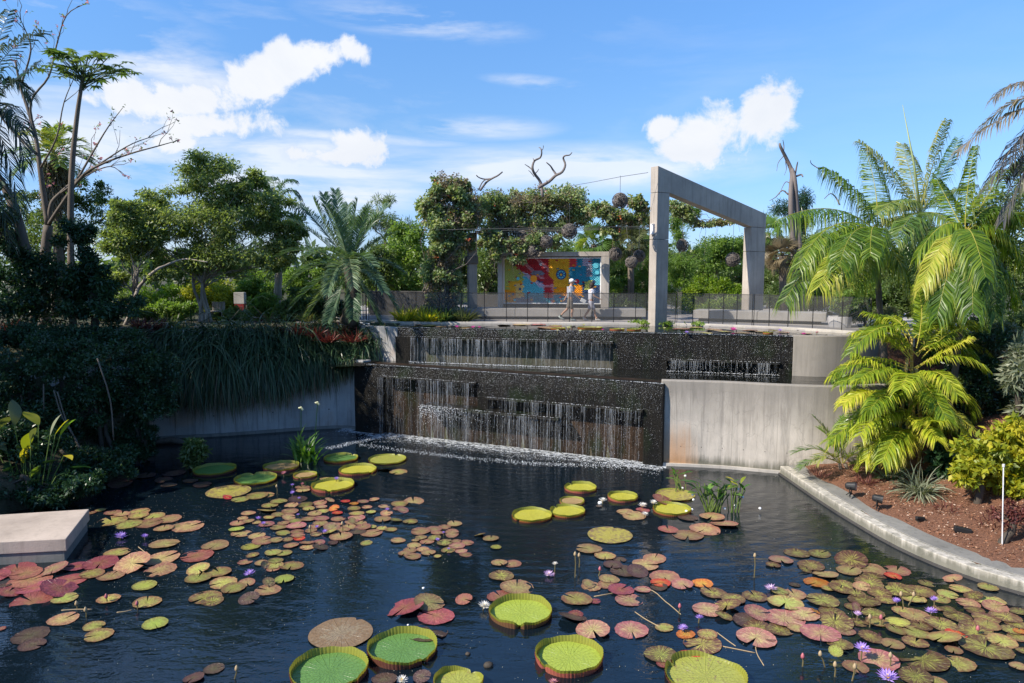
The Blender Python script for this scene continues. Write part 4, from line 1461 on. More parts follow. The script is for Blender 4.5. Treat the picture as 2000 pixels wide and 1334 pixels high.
bl = [(1211, 392, 27.4, 15, 'woven twig sphere hanging alone from the cable, the highest of them', (1213, 343)),
      (1112, 452, 30.3, 15, 'grey woven twig sphere hanging at the lower edge of the vine canopy', (1113, 400)),
      (1067, 473, 31.0, 13, 'leaf covered dark sphere hanging inside the vine canopy', (1068, 430)),
      (1041, 490, 31.2, 13, 'brown woven sphere hanging low over the left half of the mosaic', (1041, 440)),
      (1202, 496, 30.6, 13, 'woven sphere hanging on a leafy strand just right of the mosaic wall', (1203, 440)),
      (1233, 512, 30.2, 12, 'lowest woven sphere, hanging left of the near portal column', (1233, 440)),
      (1248, 500, 31.5, 12, 'woven sphere touching the near portal column on its left side', (1248, 430)),
      (1333, 479, 31.0, 12, 'dark woven sphere hanging inside the portal opening near the left column', (1333, 425)),
      (1431, 507, 32.0, 14, 'dark woven sphere hanging inside the portal opening near the right column', (1432, 432)),
      (1020, 462, 32.5, 12, 'small dark sphere half buried in the vine canopy leaves', (1020, 430))]
for i, (x, y, D_, r, lab, top) in enumerate(bl):
    c = PD(x, y, D_)
    rad = r * D_ / FPX
    t = thing('hanging_sphere', c, lab, 'hanging sphere', 'woven spheres hanging from the pergola')
    o = link('woven_shell', bks[i % 3], t); o.scale = (rad / .31,) * 3; o.rotation_euler = (i, i * 2.1, i * .7)
    mb = MB(); mb.ball(c, rad * .8, rad * .8, rad * .8, 12, 8); mb.build('core', M['basket_in'], t, smooth=True)
    tp = PD(top[0], top[1], D_); tp.x = c.x
    mb = MB(); mb.tube([c + Vector((0, 0, rad * .9)), tp], .008, 4); mb.build('cord', M['cord'], t)
cables = [([(1266, 337, 28.0), (1213, 345, 27.9), (1150, 357, 29.5), (1060, 372, 31)], 'thin steel cable from the portal top to the vine canopy'),
          ([(1266, 443, 28.4), (1190, 446, 30), (1080, 452, 31), (930, 455, 31.5)], 'lower thin cable running level behind the vine canopy')]
for pts_, lab in cables:
    mb = MB(); mb.tube([PD(*p) for p in pts_], .009 if 'portal top' in lab else .004, 5)
    tag(mb.build('steel_cable', M['cord']), lab, 'cable')

# ================================================================== pergola column and dead branches
t = thing('pergola_column', gxy(923, 31.6), 'pale weathered column standing beside the vine covered pergola', 'column')
mb = MB()
c0 = gxy(923, 31.6); wcol = 17 * 31.6 / FPX
mb.box((c0.x, c0.y, (ZD + PD(923, 455, 31.6).z) / 2), wcol, wcol, PD(923, 455, 31.6).z - ZD, rz=.25)
mb.build('shaft', M['bark_pale'], t, bevel=.02)
mb = MB()
z_ = PD(923, 508, 31.6).z
mb.box((c0.x - .02, c0.y - .01, z_), wcol * 1.35, wcol * 1.3, .35, rz=.25)
mb.build('rope_wrap', M['bark'], t, bevel=.05)
zt_ = PD(923, 450, 31.6).z
t = thing('pergola_frame', (c0.x, c0.y, ZD), 'thin bar pergola carrying the vine canopy out to the portal', 'pergola')
for k, dy in enumerate((-1.2, 0.3, 1.8)):
    a_ = PD(850, 452, 31.6); b_ = PD(1262, 444, 29.5)
    mb = MB(); mb.tube([a_ + Vector((0, dy, 0)), b_ + Vector((0, dy * .6, 0))], .012, 5); mb.build('long_bar', M['cord'], t)
for k in range(9):
    s = k / 8
    p_ = PD(850, 452, 31.6).lerp(PD(1262, 444, 29.5), s)
    mb = MB(); mb.tube([p_ + Vector((0, -1.3, .05)), p_ + Vector((0, 1.9, .05))], .010, 5); mb.build('cross_bar', M['cord'], t)


def branchy(name, lab, cat, paths, D_, mat, group=None):
    t_ = MB()
    for pts_, r0, r1 in paths:
        n_ = len(pts_)
        P3 = [PD(x, y, D_ + .15 * math.sin(i * 1.7)) for i, (x, y) in enumerate(pts_)]
        s = smooth_pts(P3, 3)
        t_.tube(s, [r0 + (r1 - r0) * i / (len(s) - 1) for i in range(len(s))], 7)
    b_ = PD(paths[0][0][0][0], paths[0][0][0][1], D_)
    return tag(t_.build(name, mat, smooth=True, loc=b_), lab, cat, group)


def smooth_pts(q, k=3):
    q = [q[0] * 2 - q[1]] + q + [q[-1] * 2 - q[-2]]
    out = []
    for i in range(1, len(q) - 2):
        a, b, c, d = q[i - 1], q[i], q[i + 1], q[i + 2]
        for j in range(k):
            t = j / k
            out.append(0.5 * ((2 * b) + (c - a) * t + (2 * a - 5 * b + 4 * c - d) * t * t + (3 * b - a - 3 * c + d) * t ** 3))
    out.append(q[-2])
    return out


M['deadwood'] = concrete('dead_wood', (0.20, 0.165, 0.15), 0, .5)
branchy('dead_branch', 'bare forked dead branch with antler shape rising above the vine canopy', 'dead branch',
        [([(1060, 385), (1056, 357), (1043, 338), (1040, 326), (1044, 314), (1055, 308), (1058, 298), (1056, 290), (1053, 288)], .07, .018),
         ([(1040, 332), (1033, 326), (1025, 321)], .03, .012), ([(1044, 340), (1050, 334), (1052, 330)], .025, .01), ([(1057, 296), (1061, 289), (1061, 284)], .02, .01),
         ([(1043, 313), (1041, 309)], .02, .012), ([(1043, 345), (1036, 336), (1032, 333)], .02, .008)], 31.3, M['deadwood'])
branchy('dead_branch', 'bare crooked dead branch at the right end of the antler shaped pair', 'dead branch',
        [([(1052, 366), (1072, 355), (1085, 343), (1098, 336), (1104, 322), (1100, 309), (1104, 304), (1112, 303), (1117, 298)], .075, .018),
         ([(1087, 342), (1080, 332), (1075, 324), (1067, 317)], .05, .02), ([(1067, 358), (1068, 352)], .03, .015)], 31.0, M['deadwood'])
branchy('dead_branch', 'short dead branch pointing right above the vine column', 'dead branch',
        [([(938, 372), (950, 356), (962, 348), (972, 343), (981, 336)], .05, .03), ([(960, 349), (947, 350), (936, 347), (930, 342)], .035, .02), ([(935, 370), (942, 356), (950, 350)], .03, .02)], 31.3, M['deadwood'])

# ================================================================== spotlights, stake
def spotlight(px, py, size, yaw, lab, lying=False, tilt=.5):
    c = P(px, py, .35)
    t = thing('spotlight', c, lab, 'spotlight', 'black spotlights in the mulch')
    s = size
    if lying:
        mb = MB(); mb.box((c.x, c.y, c.z + .06), s * 1.3, s * .45, s * .4, rz=yaw, ry=.15); mb.build('housing', M['black'], t, bevel=.015)
        mb = MB(); mb.box((c.x + .04, c.y + .02, c.z + .01), s * 1.45, s * .6, .02, rz=yaw); mb.build('base_plate', M['black'], t)
        return
    R_ = Matrix.Rotation(yaw, 3, 'Z') @ Matrix.Rotation(-tilt, 3, 'X')
    ax = R_ @ Vector((0, -1, 0))
    k = c + Vector((0, 0, s * .75))
    mb = MB(); mb.tube([k - ax * s * .42, k - ax * s * .3, k + ax * s * .3, k + ax * s * .42], [s * .2, s * .3, s * .36, s * .38], 14); hs_ = mb.build('housing', M['black'], t, smooth=False)
    mb = MB(); mb.tube([k + ax * s * .421, k + ax * s * .43], s * .30, 14); mb.build('lens', M['lens'], hs_)
    side = ax.cross(Vector((0, 0, 1))).normalized()
    mb = MB()
    for sd in (-1, 1):
        mb.tube([k + side * sd * s * .42, k + side * sd * s * .40 - Vector((0, 0, s * .4)), c + side * sd * s * .1 + Vector((0, 0, .02))], .014, 5)
    mb.tube([c + side * s * .3, c - side * s * .3], .02, 6)
    mb.build('bracket', M['black'], t)
    mb = MB()
    for a_ in (0, 2.1, 4.2): mb.tube([c + Vector((0, 0, s * .25)), c + Vector((math.cos(a_) * s * .4, math.sin(a_) * s * .4, -.04))], .012, 5)
    mb.build('leg', M['black'], t)
m, t, out = new_mat('lens_glass'); princ(t, out, (.25, .28, .3), .05); M['lens'] = m
spotlight(1661, 966, .30, .9, 'black spotlight on a bracket nearest the curved wall', tilt=.1)
spotlight(1713, 990, .28, 1.0, 'black spotlight between the first spotlight and the grassy tuft', tilt=-.1)
spotlight(1797, 1017, .17, .2, 'small dark fixture lying low in the mulch beside the curb', lying=True)
spotlight(1880, 1040, .26, -.35, 'low black box light lying in the mulch near the white stake', lying=True)
sb = P(1958, 1056, .45)
t = thing('marker_stake', sb, 'thin white marker stake standing in the mulch before the yellow bush', 'stake')
stp = PD(1960, 912, sb.y)
mb = MB(); mb.tube([sb - Vector((0, 0, .1)), stp], .012, 6); mb.build('rod', M['white_paint'], t)
mb = MB(); mb.tube([stp, stp + Vector((0, 0, .06))], .026, 6); mb.build('cap', M['planter'], t)
# little sign tag in the left bed
# ================================================================== people
def skin_body(name, verts, edges, radii, mat, parent, sub=1, root=0):
    me = bpy.data.meshes.new(name)
    me.from_pydata([tuple(v) for v in verts], edges, [])
    o = link(name, me, parent)
    sk = o.modifiers.new('skin', 'SKIN'); sk.use_smooth_shade = True
    d = me.skin_vertices[0].data
    for i, r in enumerate(radii):
        d[i].radius = r if hasattr(r, '__len__') else (r, r)
    d[root].use_root = True
    s = o.modifiers.new('sub', 'SUBSURF'); s.levels = sub; s.render_levels = sub
    dg = bpy.context.evaluated_depsgraph_get()
    ev = o.evaluated_get(dg)
    m2 = bpy.data.meshes.new_from_object(ev)
    o.modifiers.clear()
    o.data = m2
    m2.materials.clear(); m2.materials.append(mat)
    m2.polygons.foreach_set('use_smooth', [True] * len(m2.polygons))
    return o


def person(px, py, H, lab, shirt, shorts, hair, cap, shoe, rear, front, arm_r, arm_l, woman=False, carry=None):
    """walks to the right (+x); y is depth; rear/front are (knee, ankle) offsets in x for the trailing and leading leg"""
    base = P(px, py, ZD)
    t = thing('person', base, lab, 'person')
    k = H / 1.75
    V_ = []; E_ = []; R_ = []
    def v(x, y, z, r, p=None):
        V_.append(Vector((x, y, z)) * k); R_.append(r if not hasattr(r, '__len__') else tuple(q * k for q in r))
        if not hasattr(r, '__len__'): R_[-1] = (r * k, r * k)
        if p is not None: E_.append((p, len(V_) - 1))
        return len(V_) - 1
    w_ = 1.1 if woman else 1.0
    hip = v(0, 0, .93, (.15 * w_, .13 * w_))
    wa = v(.01, 0, 1.10, (.13 * w_, .12 * w_), hip)
    ch = v(.03, 0, 1.30, (.16, .135), wa)
    sh = v(.03, 0, 1.43, (.12, .10), ch)
    nk = v(.045, 0, 1.50, .055, sh)
    h1 = v(.07, 0, 1.57, .075, nk)
    h2 = v(.08, 0, 1.65, (.098, .082), h1)
    h3 = v(.075, 0, 1.72, .065, h2)
    for sd, (kn, an, lift) in ((1, rear), (-1, front)):
        a_ = v(0.0, .10 * sd, .86, .085, hip)
        b_ = v(kn, .10 * sd, .48 + (.02 if lift else 0), .058, a_)
        c_ = v((kn + an) / 2 - .02, .10 * sd, .30 + lift * .5, .052, b_)
        d_ = v(an, .10 * sd, .09 + lift, .036, c_)
        v(an + (.13 if not lift else .11), .10 * sd, .035 + (lift * .2), .032, d_)
    hands = []
    for sd, (ex, ez, hx, hz) in ((-1, arm_r), (1, arm_l)):
        a_ = v(.03, .17 * sd, 1.41, .062, sh)
        b_ = v(ex, .215 * sd, ez, .042, a_)
        c_ = v(hx, .20 * sd, hz, .028, b_)
        d_ = v(hx + (hx - ex) * .22, .20 * sd, hz + (hz - ez) * .22, (.036, .022), c_)
        for f in range(4):
            e_ = v(hx + (hx - ex) * .36 + (f - 1.5) * .018, (.20 + .005 * f) * sd, hz + (hz - ez) * .36, .010, d_)
            v(hx + (hx - ex) * .42 + (f - 1.5) * .02 + .012, (.195) * sd, hz + (hz - ez) * .48, .008, e_)
        v(hx + (hx - ex) * .25 + .035, .185 * sd, hz + (hz - ez) * .25 - .01, .010, c_)
        hands.append(Vector((hx + (hx - ex) * .4, .2 * sd, hz + (hz - ez) * .4)) * k)
    v(.175, 0, 1.635, .016, h2)     # nose
    skin_body('body', V_, E_, R_, M['skin'], t)
    # face bits
    for sd in (-1, 1):
        mb = MB(); mb.ball(base + Vector((.152, .033 * sd, 1.655)) * k, .014 * k, .013 * k, .010 * k, 8, 6)
        mb.build('eye', M['black'], t, smooth=True)
    mb = MB(); mb.ball(base + Vector((.152, 0, 1.595)) * k, .012 * k, .024 * k, .006 * k, 8, 5); mb.build('mouth', M['lips'], t, smooth=True)
    for sd in (-1, 1):
        mb = MB(); mb.ball(base + Vector((.075, .085 * sd, 1.635)) * k, .018 * k, .010 * k, .028 * k, 8, 6)
        mb.build('ear', M['skin'], t, smooth=True)
    # clothes
    q = 1.13
    Vs = [Vector((0, 0, .90)) * k, Vector((.01, 0, 1.08)) * k, Vector((.03, 0, 1.28)) * k, Vector((.03, 0, 1.42)) * k, Vector((.04, 0, 1.475)) * k,
          Vector((.03, .165, 1.41)) * k, Vector((.03 + (arm_l[0] - .03) * .75, .205, 1.41 + (arm_l[1] - 1.41) * .75)) * k,
          Vector((.03, -.165, 1.41)) * k, Vector((.03 + (arm_r[0] - .03) * .75, -.205, 1.41 + (arm_r[1] - 1.41) * .75)) * k]
    bl_ = .185 if woman else .165
    Rs = [(bl_ * k, .165 * k), (.155 * w_ * k, .15 * k), (.18 * k, .16 * k), (.135 * k, .115 * k), (.075 * k, .07 * k), (.085 * k,) * 2, (.072 * k,) * 2, (.085 * k,) * 2, (.072 * k,) * 2]
    skin_body('shirt', Vs, [(0, 1), (1, 2), (2, 3), (3, 4), (3, 5), (5, 6), (3, 7), (7, 8)], Rs, shirt, t, root=2)
    Vs = [Vector((0, 0, 1.0)) * k, Vector((0, 0, .90)) * k]
    Rs = [(.145 * w_ * k, .135 * k), (.16 * w_ * k, .145 * k)]
    Es = [(0, 1)]
    for sd, (kn, an, lift) in ((1, rear), (-1, front)):
        n_ = len(Vs)
        Vs += [Vector((0, .10 * sd, .80)) * k, Vector((kn * .9, .10 * sd, .50)) * k]
        Rs += [(.115 * k,) * 2, (.098 * k,) * 2]; Es += [(1, n_), (n_, n_ + 1)]
    skin_body('shorts', Vs, Es, Rs, shorts, t, root=1)
    for sd, (kn, an, lift) in ((1, rear), (-1, front)):
        A = base + Vector((an, .10 * sd, .05 + lift * .8)) * k
        mb = MB()
        tl = .25 if lift else 0.0
        mb.tube([A + Vector((-.06, 0, .03 + tl * .2)), A + Vector((.0, 0, .02)), A + Vector((.1, 0, -.012 - tl * .15)), A + Vector((.19, 0, -.025 - tl * .25))], [.035, .05, .046, .024], 8)
        mb.build('shoe', shoe, t, smooth=True)
        mb = MB(); mb.tube([A + Vector((0, 0, .03)), A + Vector(((kn - an) * .15, 0, .12))], [.045, .05], 8); mb.build('sock', M['sock'] if not woman else M['skin'], t, smooth=True)
    Hc = base + Vector((.065, 0, 1.675)) * k
    if cap:
        mb = MB(); mb.lathe(Hc, [(.108 * k, -.01), (.108 * k, .03), (.09 * k, .075), (.05 * k, .10), (0, .108)], 14)
        mb.build('cap', M['white_paint'], t, smooth=True)
        mb = MB(); mb.box(Hc + Vector((.14, 0, .0)), .11, .14, .015, ry=.15); mb.build('cap_peak', M['white_paint'], t, bevel=.006)
        mb = MB(); mb.ball(Hc + Vector((-.02, 0, -.045)), .09 * k, .09 * k, .06 * k, 10, 8); mb.build('hair', hair, t, smooth=True)
    else:
        mb = MB(); mb.ball(Hc + Vector((-.028, 0, -.01)), .118 * k, .115 * k, .125 * k, 12, 10, .04); mb.ball(Hc + Vector((-.07, 0, -.10)), .075 * k, .095 * k, .09 * k, 12, 8, .05)
        mb.build('hair', hair, t, smooth=True)
        mb = MB(); mb.tube([base + Vector((.158, -.075, 1.655)) * k, base + Vector((.17, 0, 1.66)) * k, base + Vector((.158, .075, 1.655)) * k], .022, 6); mb.build('sunglasses', M['black'], t)
    if carry:
        mb = MB(); hp = base + hands[0]
        mb.box(hp + Vector((.09, 0, -.05)), .24, .05, .16, ry=.5); o = mb.build('folded_towel', M['white_paint'], loc=hp, bevel=.02)
        tag(o, 'white folded cloth held in the hand of the man in a cap', 'cloth')
    return t
M['lips'] = plain('lips', (.38, .14, .12), .5)
M['sock'] = plain('sock_dark_green', (.02, .05, .035), .8)
M['shirt_grey'] = plain('shirt_pale_blue_grey', (.30, .32, .37), .8, scale=8, var=.25)
M['shirt_white'] = plain('shirt_white', (.60, .60, .66), .8)
M['khaki'] = plain('shorts_khaki', (.20, .17, .14), .85)
M['lilac_cloth'] = plain('shorts_pale_lilac', (.42, .42, .50), .85)
M['hair_dark'] = plain('hair_dark', (.035, .022, .016), .7)
M['hair_grey'] = plain('hair_grey', (.25, .2, .17), .7)
M['shoe_grey'] = plain('shoe_grey', (.45, .5, .48), .6)
M['shoe_white'] = plain('shoe_white', (.6, .57, .52), .6)
person(1113, 627, 1.76, 'man walking right in a white cap, pale shirt and khaki shorts', M['shirt_grey'], M['khaki'], M['hair_grey'], True, M['shoe_grey'],
       (-.10, -.40, .10), (.10, .08, 0), (.14, 1.16, .36, .98), (-.08, 1.13, -.20, .92), carry=True)
person(1154, 626.5, 1.60, 'dark haired woman in sunglasses, white top and pale shorts walking right', M['shirt_white'], M['lilac_cloth'], M['hair_dark'], False, M['shoe_white'],
       (-.08, -.30, .03), (.16, .26, 0), (.12, 1.15, .36, 1.04), (-.06, 1.12, -.10, .92), woman=True)
# ================================================================== vegetation
def E(px, py, D_, rx, ry, rd=None):
    s = D_ / FPX
    return (tuple(PD(px, py, D_)), (rx * s, (rd or rx) * s, ry * s))


def G(px, D_, z=ZD - .03):
    return gxy(px, D_, z)


def ground_z(x, y):
    return float(hfield(np.array([x]), np.array([y]))[0])


# ---- far wooded belt that reads as one mass
rsf = np.random.RandomState(77)
ells = []
for i in range(64):
    px = -700 + i * 54
    D_ = rsf.uniform(62, 80)
    top = rsf.uniform(468, 500)
    ells.append(E(px, top + 45, D_, 60, 48, 80))
me, _ = crown_mesh('distant_wood', ells, 34000, .75, .34, LM['mid'], rsf, 420, .42, shell=.4)
tag(link('distant_wood', me), 'distant green wood filling the horizon behind the garden', kind='stuff')

# ---- background trees
BG = [  # name, label, mat, D, fork px, ells, count, L, W, bark
 ('pine_tree', 'tall loose pine rising behind the grey feathery palm', 'mid', 44, (752, 470), [(755, 398, 30, 16), (745, 425, 50, 22), (785, 450, 50, 26), (700, 430, 40, 22), (770, 490, 70, 30)], 9000, .30, .035, 'bark'),
 ('broadleaf_tree', 'bright green bushy tree left of the vine column', 'light', 37, (790, 560), [(780, 500, 55, 48), (800, 560, 50, 45), (745, 545, 40, 40), (800, 460, 40, 30)], 11000, .17, .075, 'bark'),
 ('broadleaf_tree', 'mid green tree showing between the vine column and the mosaic', 'mid', 37, (950, 560), [(952, 530, 42, 48), (945, 580, 50, 30), (985, 500, 40, 30)], 8000, .16, .07, 'bark'),
 ('broadleaf_tree', 'leafy green tree directly behind the mosaic wall top', 'mid', 40, (1080, 540), [(1040, 500, 60, 24), (1110, 495, 60, 26), (1080, 540, 90, 30)], 8000, .18, .08, 'bark'),
 ('pine_tree', 'dense bright green pine between the mosaic and the near portal column', 'light', 38, (1225, 560), [(1215, 545, 42, 45), (1245, 585, 50, 30), (1200, 590, 30, 30), (1262, 530, 30, 50), (1255, 480, 25, 22)], 12000, .20, .035, 'bark'),
 ('pine_tree', 'yellowish green pine just inside the portal beside the near column', 'light', 39, (1335, 520), [(1325, 440, 30, 42), (1345, 500, 46, 34), (1320, 540, 40, 36), (1350, 410, 18, 22)], 10000, .20, .035, 'bark'),
 ('broadleaf_tree', 'pale green airy tree in the middle of the portal opening', 'light', 43, (1400, 530), [(1395, 478, 42, 32), (1425, 500, 50, 34), (1370, 510, 38, 34)], 8500, .17, .07, 'bark_pale'),
 ('broadleaf_tree', 'darker green tree against the far portal column', 'mid', 45, (1460, 530), [(1455, 490, 48, 34), (1480, 530, 50, 40), (1430, 545, 50, 30)], 7500, .19, .08, 'bark'),
 ('shrub', 'low bright green hedge shrub filling the bottom of the portal opening', 'yellowish', 36, (1380, 600), [(1345, 570, 38, 28), (1395, 558, 42, 24), (1435, 572, 36, 28), (1385, 592, 90, 18)], 13000, .13, .05, 'bark'),
 ('shrub', 'dark green shrub between the far portal column and the planter', 'mid', 35, (1550, 600), [(1525, 580, 34, 34), (1570, 585, 45, 30), (1610, 590, 40, 30)], 9000, .13, .06, 'bark'),
 ('broadleaf_tree', 'olive green tree behind the round planter and drooping palm', 'mid', 33, (1660, 600), [(1640, 560, 50, 42), (1690, 540, 50, 50), (1620, 590, 50, 26), (1720, 590, 60, 36)], 14000, .14, .06, 'bark'),
 ('pine_tree', 'small dark pine top beside the bare snag', 'deep', 40, (1570, 480), [(1568, 388, 22, 26), (1572, 430, 26, 30), (1540, 405, 34, 18)], 3500, .30, .03, 'bark'),
]
LM['yellowish'] = leaf_mat('leaves_bright_hedge', [(0.07, 0.15, 0.012), (0.15, 0.24, 0.02), (0.26, 0.32, 0.03)], 0.4)
for i, (nm, lab, mt, D_, fk, el, cnt, L, W, bk) in enumerate(BG):
    px0 = fk[0]
    f = PD(fk[0], fk[1], D_)
    leafy_tree(nm, lab, 'pine' if 'pine' in nm else ('shrub' if nm == 'shrub' else 'tree'), (f.x, f.y, ZD - .03), f,
               [E(a_, b_, D_, c_, d_) for a_, b_, c_, d_ in el], cnt, L, W, LM[mt], M[bk], rt=.11, clumps=60, cr=.40, seed=100 + i, limbs=7, twigs=1, shell=.2)

# backlit yellow green thicket behind the big tree
for i, (px, py, rx, ry, mt, lab) in enumerate(((300, 585, 110, 36, 'yellowish', 'yellow green thicket seen under the arching limb of the low tree'),
                                               (420, 580, 60, 40, 'yellow', 'sunlit yellow thicket behind the many stemmed tree trunk'),
                                               (510, 570, 45, 40, 'light', 'bright green shrub behind the white and red hive boxes'),
                                               (600, 560, 50, 45, 'light', 'green shrub in the gap behind the ringed palm trunk'))):
    D_ = 37
    f = PD(px, py + 20, D_)
    leafy_tree('shrub', lab, 'shrub', (f.x, f.y, ZD), f, [E(px - rx * .4, py, D_, rx * .6, ry), E(px + rx * .4, py + 5, D_, rx * .6, ry * .9)], 9000, .15, .06, LM[mt], M['bark'], .06, 30, .45, 300 + i, 5, 1)


# understory that closes the views under and between the trees
US = [(230, 600, 60, 30, 30.5, 'mid', 'olive understory shrub left of the low tree trunk'), (330, 612, 60, 24, 31, 'light', 'pale green understory shrub between the two feathery tree trunks'),
      (455, 618, 50, 20, 31.5, 'mid', 'green understory shrub in front of the hive boxes'), (515, 600, 36, 30, 32, 'light', 'bright understory shrub left of the ringed palm trunk'),
      (580, 600, 46, 34, 31, 'mid', 'green understory shrub between ringed trunk and grey palm'), (640, 610, 50, 26, 31, 'deep', 'dark understory shrub under the grey palm fronds'),
      (745, 600, 34, 24, 36, 'mid', 'green shrub behind the fence end by the dark wall'), (735, 520, 40, 50, 36, 'mid', 'green tree filling the gap right of the grey palm'),
      (1500, 560, 40, 60, 40, 'mid', 'olive tree directly right of the far portal column'), (1590, 500, 60, 60, 38, 'mid', 'olive tree behind the drooping palm fronds'),
      (1480, 480, 50, 30, 52, 'light', 'distant pale green tree behind the far portal column'), (1290, 560, 30, 50, 42, 'mid', 'green tree directly behind the near portal column'),
      (1180, 500, 40, 40, 44, 'mid', 'distant green tree above the right end of the mosaic wall'), (900, 520, 50, 60, 38, 'mid', 'green tree behind the pale pergola column'),
      (1420, 600, 60, 16, 33, 'yellowish', 'low bright shrub behind the right bench'), (1230, 600, 36, 16, 34, 'mid', 'low green shrub left of the near portal column')]
for i, (px, py, rx, ry, D_, mt, lab) in enumerate(US):
    f = PD(px, py + ry * .3, D_)
    leafy_tree('shrub' if ry < 35 else 'broadleaf_tree', lab, 'shrub' if ry < 35 else 'tree', (f.x, f.y, ZD - .03), f,
               [E(px - rx * .45, py + ry * .1, D_, rx * .6, ry * .8), E(px + rx * .4, py, D_, rx * .65, ry * .9), E(px, py - ry * .3, D_, rx * .5, ry * .8)],
               int(rx * ry * 3.2) + 1800, .14, .055, LM[mt], M['bark'], .05, 40, .42, 900 + i, 5, 1, shell=.2)
for i, (px, py, rx, ry, D_, mt, lab) in enumerate(((1690, 590, 60, 50, 27.5, 'light', 'light green shrub between planter and tall palm trunk'), (1760, 520, 60, 60, 29, 'mid', 'leafy tree showing through the drooping palm fronds'),
                                                   (1980, 640, 60, 50, 22.5, 'mid', 'sunlit mixed shrub at the right edge above the silvery one'), (1905, 720, 50, 50, 21.8, 'mid', 'fine leaved olive shrub right of the clumping palm'), (1850, 680, 50, 40, 23, 'light', 'light green shrub behind the orange shafted palm trunk'))):
    f = PD(px, py, D_); zb_ = ground_z(f.x, f.y)
    leafy_tree('shrub', lab, 'shrub', (f.x, f.y, zb_ - .05), f, [E(px - rx * .4, py, D_, rx * .6, ry * .9), E(px + rx * .4, py, D_, rx * .6, ry), E(px, py + ry * .5, D_, rx * .7, ry * .6)], 9000, .12, .045, LM[mt], M['bark'], .05, 60, .38, 930 + i, 6, 1, shell=.2)

# ---- central feathery tree
D_ = 30.0
f = PD(392, 545, D_)
leafy_tree('feathery_tree', 'large spreading feathery green tree with many slender trunks', 'tree', (f.x, f.y, ZD), f,
           [E(400, 345, D_, 72, 52), E(310, 400, D_, 66, 48), E(450, 400, D_, 82, 56), E(380, 440, D_, 120, 50), E(520, 440, D_, 58, 52), E(530, 500, D_, 52, 40), E(440, 500, D_, 96, 38), E(340, 500, D_, 60, 30), E(480, 350, D_, 48, 34), E(555, 430, D_, 42, 44), E(560, 490, D_, 36, 40), E(500, 385, D_, 50, 40), E(260, 450, D_, 44, 40), E(585, 450, D_, 30, 46), E(240, 400, D_, 30, 26)],
           66000, .15, .050, LM['feather'], M['bark_pale'], .06, 230, .42, 21, 30, 3, up=.5, flat=.5, trunks=5, shell=.0)
f = PD(262, 570, 28.5)
t = leafy_tree('feathery_tree', 'lower spreading tree with one pale limb arching to the right', 'tree', (G(245, 28.5).x, 28.5, ZD), f,
           [E(250, 420, 28.5, 46, 36), E(235, 480, 28.5, 56, 40), E(300, 470, 28.5, 50, 30), E(215, 540, 28.5, 36, 34), E(330, 540, 28.5, 40, 12)],
           19000, .15, .05, LM['feather'], M['bark_pale'], .07, 70, .42, 22, 9, 2, up=.5, flat=.5, shell=.0)
mb = MB()
mb.tube(smooth_pts([PD(240, 612, 28), PD(262, 585, 28), PD(272, 560, 28.3), PD(300, 531, 27.8), PD(322, 519, 28), PD(360, 506, 28.4), PD(405, 512, 28)], 4), [.085 * (1 - i / 26) + .012 + .008 * math.sin(i * 1.9) for i in range(25)], 8)
mb.build('arching_limb', M['bark_pale'], t, smooth=True)

# ---- dense dark trees at the left
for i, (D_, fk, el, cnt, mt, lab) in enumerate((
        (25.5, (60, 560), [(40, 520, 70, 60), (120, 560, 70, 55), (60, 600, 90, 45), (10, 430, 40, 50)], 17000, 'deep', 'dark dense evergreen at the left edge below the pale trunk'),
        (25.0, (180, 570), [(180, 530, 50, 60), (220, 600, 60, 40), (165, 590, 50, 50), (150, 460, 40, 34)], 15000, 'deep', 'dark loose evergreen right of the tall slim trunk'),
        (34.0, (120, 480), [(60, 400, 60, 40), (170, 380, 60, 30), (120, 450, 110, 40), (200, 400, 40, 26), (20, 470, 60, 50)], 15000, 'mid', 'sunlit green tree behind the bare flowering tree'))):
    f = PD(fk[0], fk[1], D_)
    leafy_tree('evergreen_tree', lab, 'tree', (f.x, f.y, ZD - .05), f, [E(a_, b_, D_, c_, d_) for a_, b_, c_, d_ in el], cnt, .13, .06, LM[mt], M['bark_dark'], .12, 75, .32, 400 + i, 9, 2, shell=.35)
# trees standing just beyond the left edge whose shade falls over the bank
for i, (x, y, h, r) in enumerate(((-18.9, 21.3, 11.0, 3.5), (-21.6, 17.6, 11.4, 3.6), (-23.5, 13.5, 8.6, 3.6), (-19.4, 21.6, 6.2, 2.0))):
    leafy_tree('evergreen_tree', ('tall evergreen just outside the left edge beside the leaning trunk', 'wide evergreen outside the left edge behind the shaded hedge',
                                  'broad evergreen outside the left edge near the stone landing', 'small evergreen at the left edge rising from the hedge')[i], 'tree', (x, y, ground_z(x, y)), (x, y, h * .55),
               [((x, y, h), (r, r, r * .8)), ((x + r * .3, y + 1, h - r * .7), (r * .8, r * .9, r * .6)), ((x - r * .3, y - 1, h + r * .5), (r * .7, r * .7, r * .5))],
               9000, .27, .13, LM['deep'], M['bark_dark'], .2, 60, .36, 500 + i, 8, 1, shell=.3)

# leaning pale trunk at the very left
mb = MB()
mb.tube(smooth_pts([PD(62, 560, 26), PD(45, 470, 26), PD(25, 400, 26), PD(0, 350, 26), PD(-40, 290, 26)], 4), [.22 - .008 * i for i in range(17)], 9)
tag(mb.build('leaning_trunk', M['bark'], smooth=True, loc=PD(62, 560, 26)), 'thick leaning grey trunk crossing the left edge', 'tree trunk')

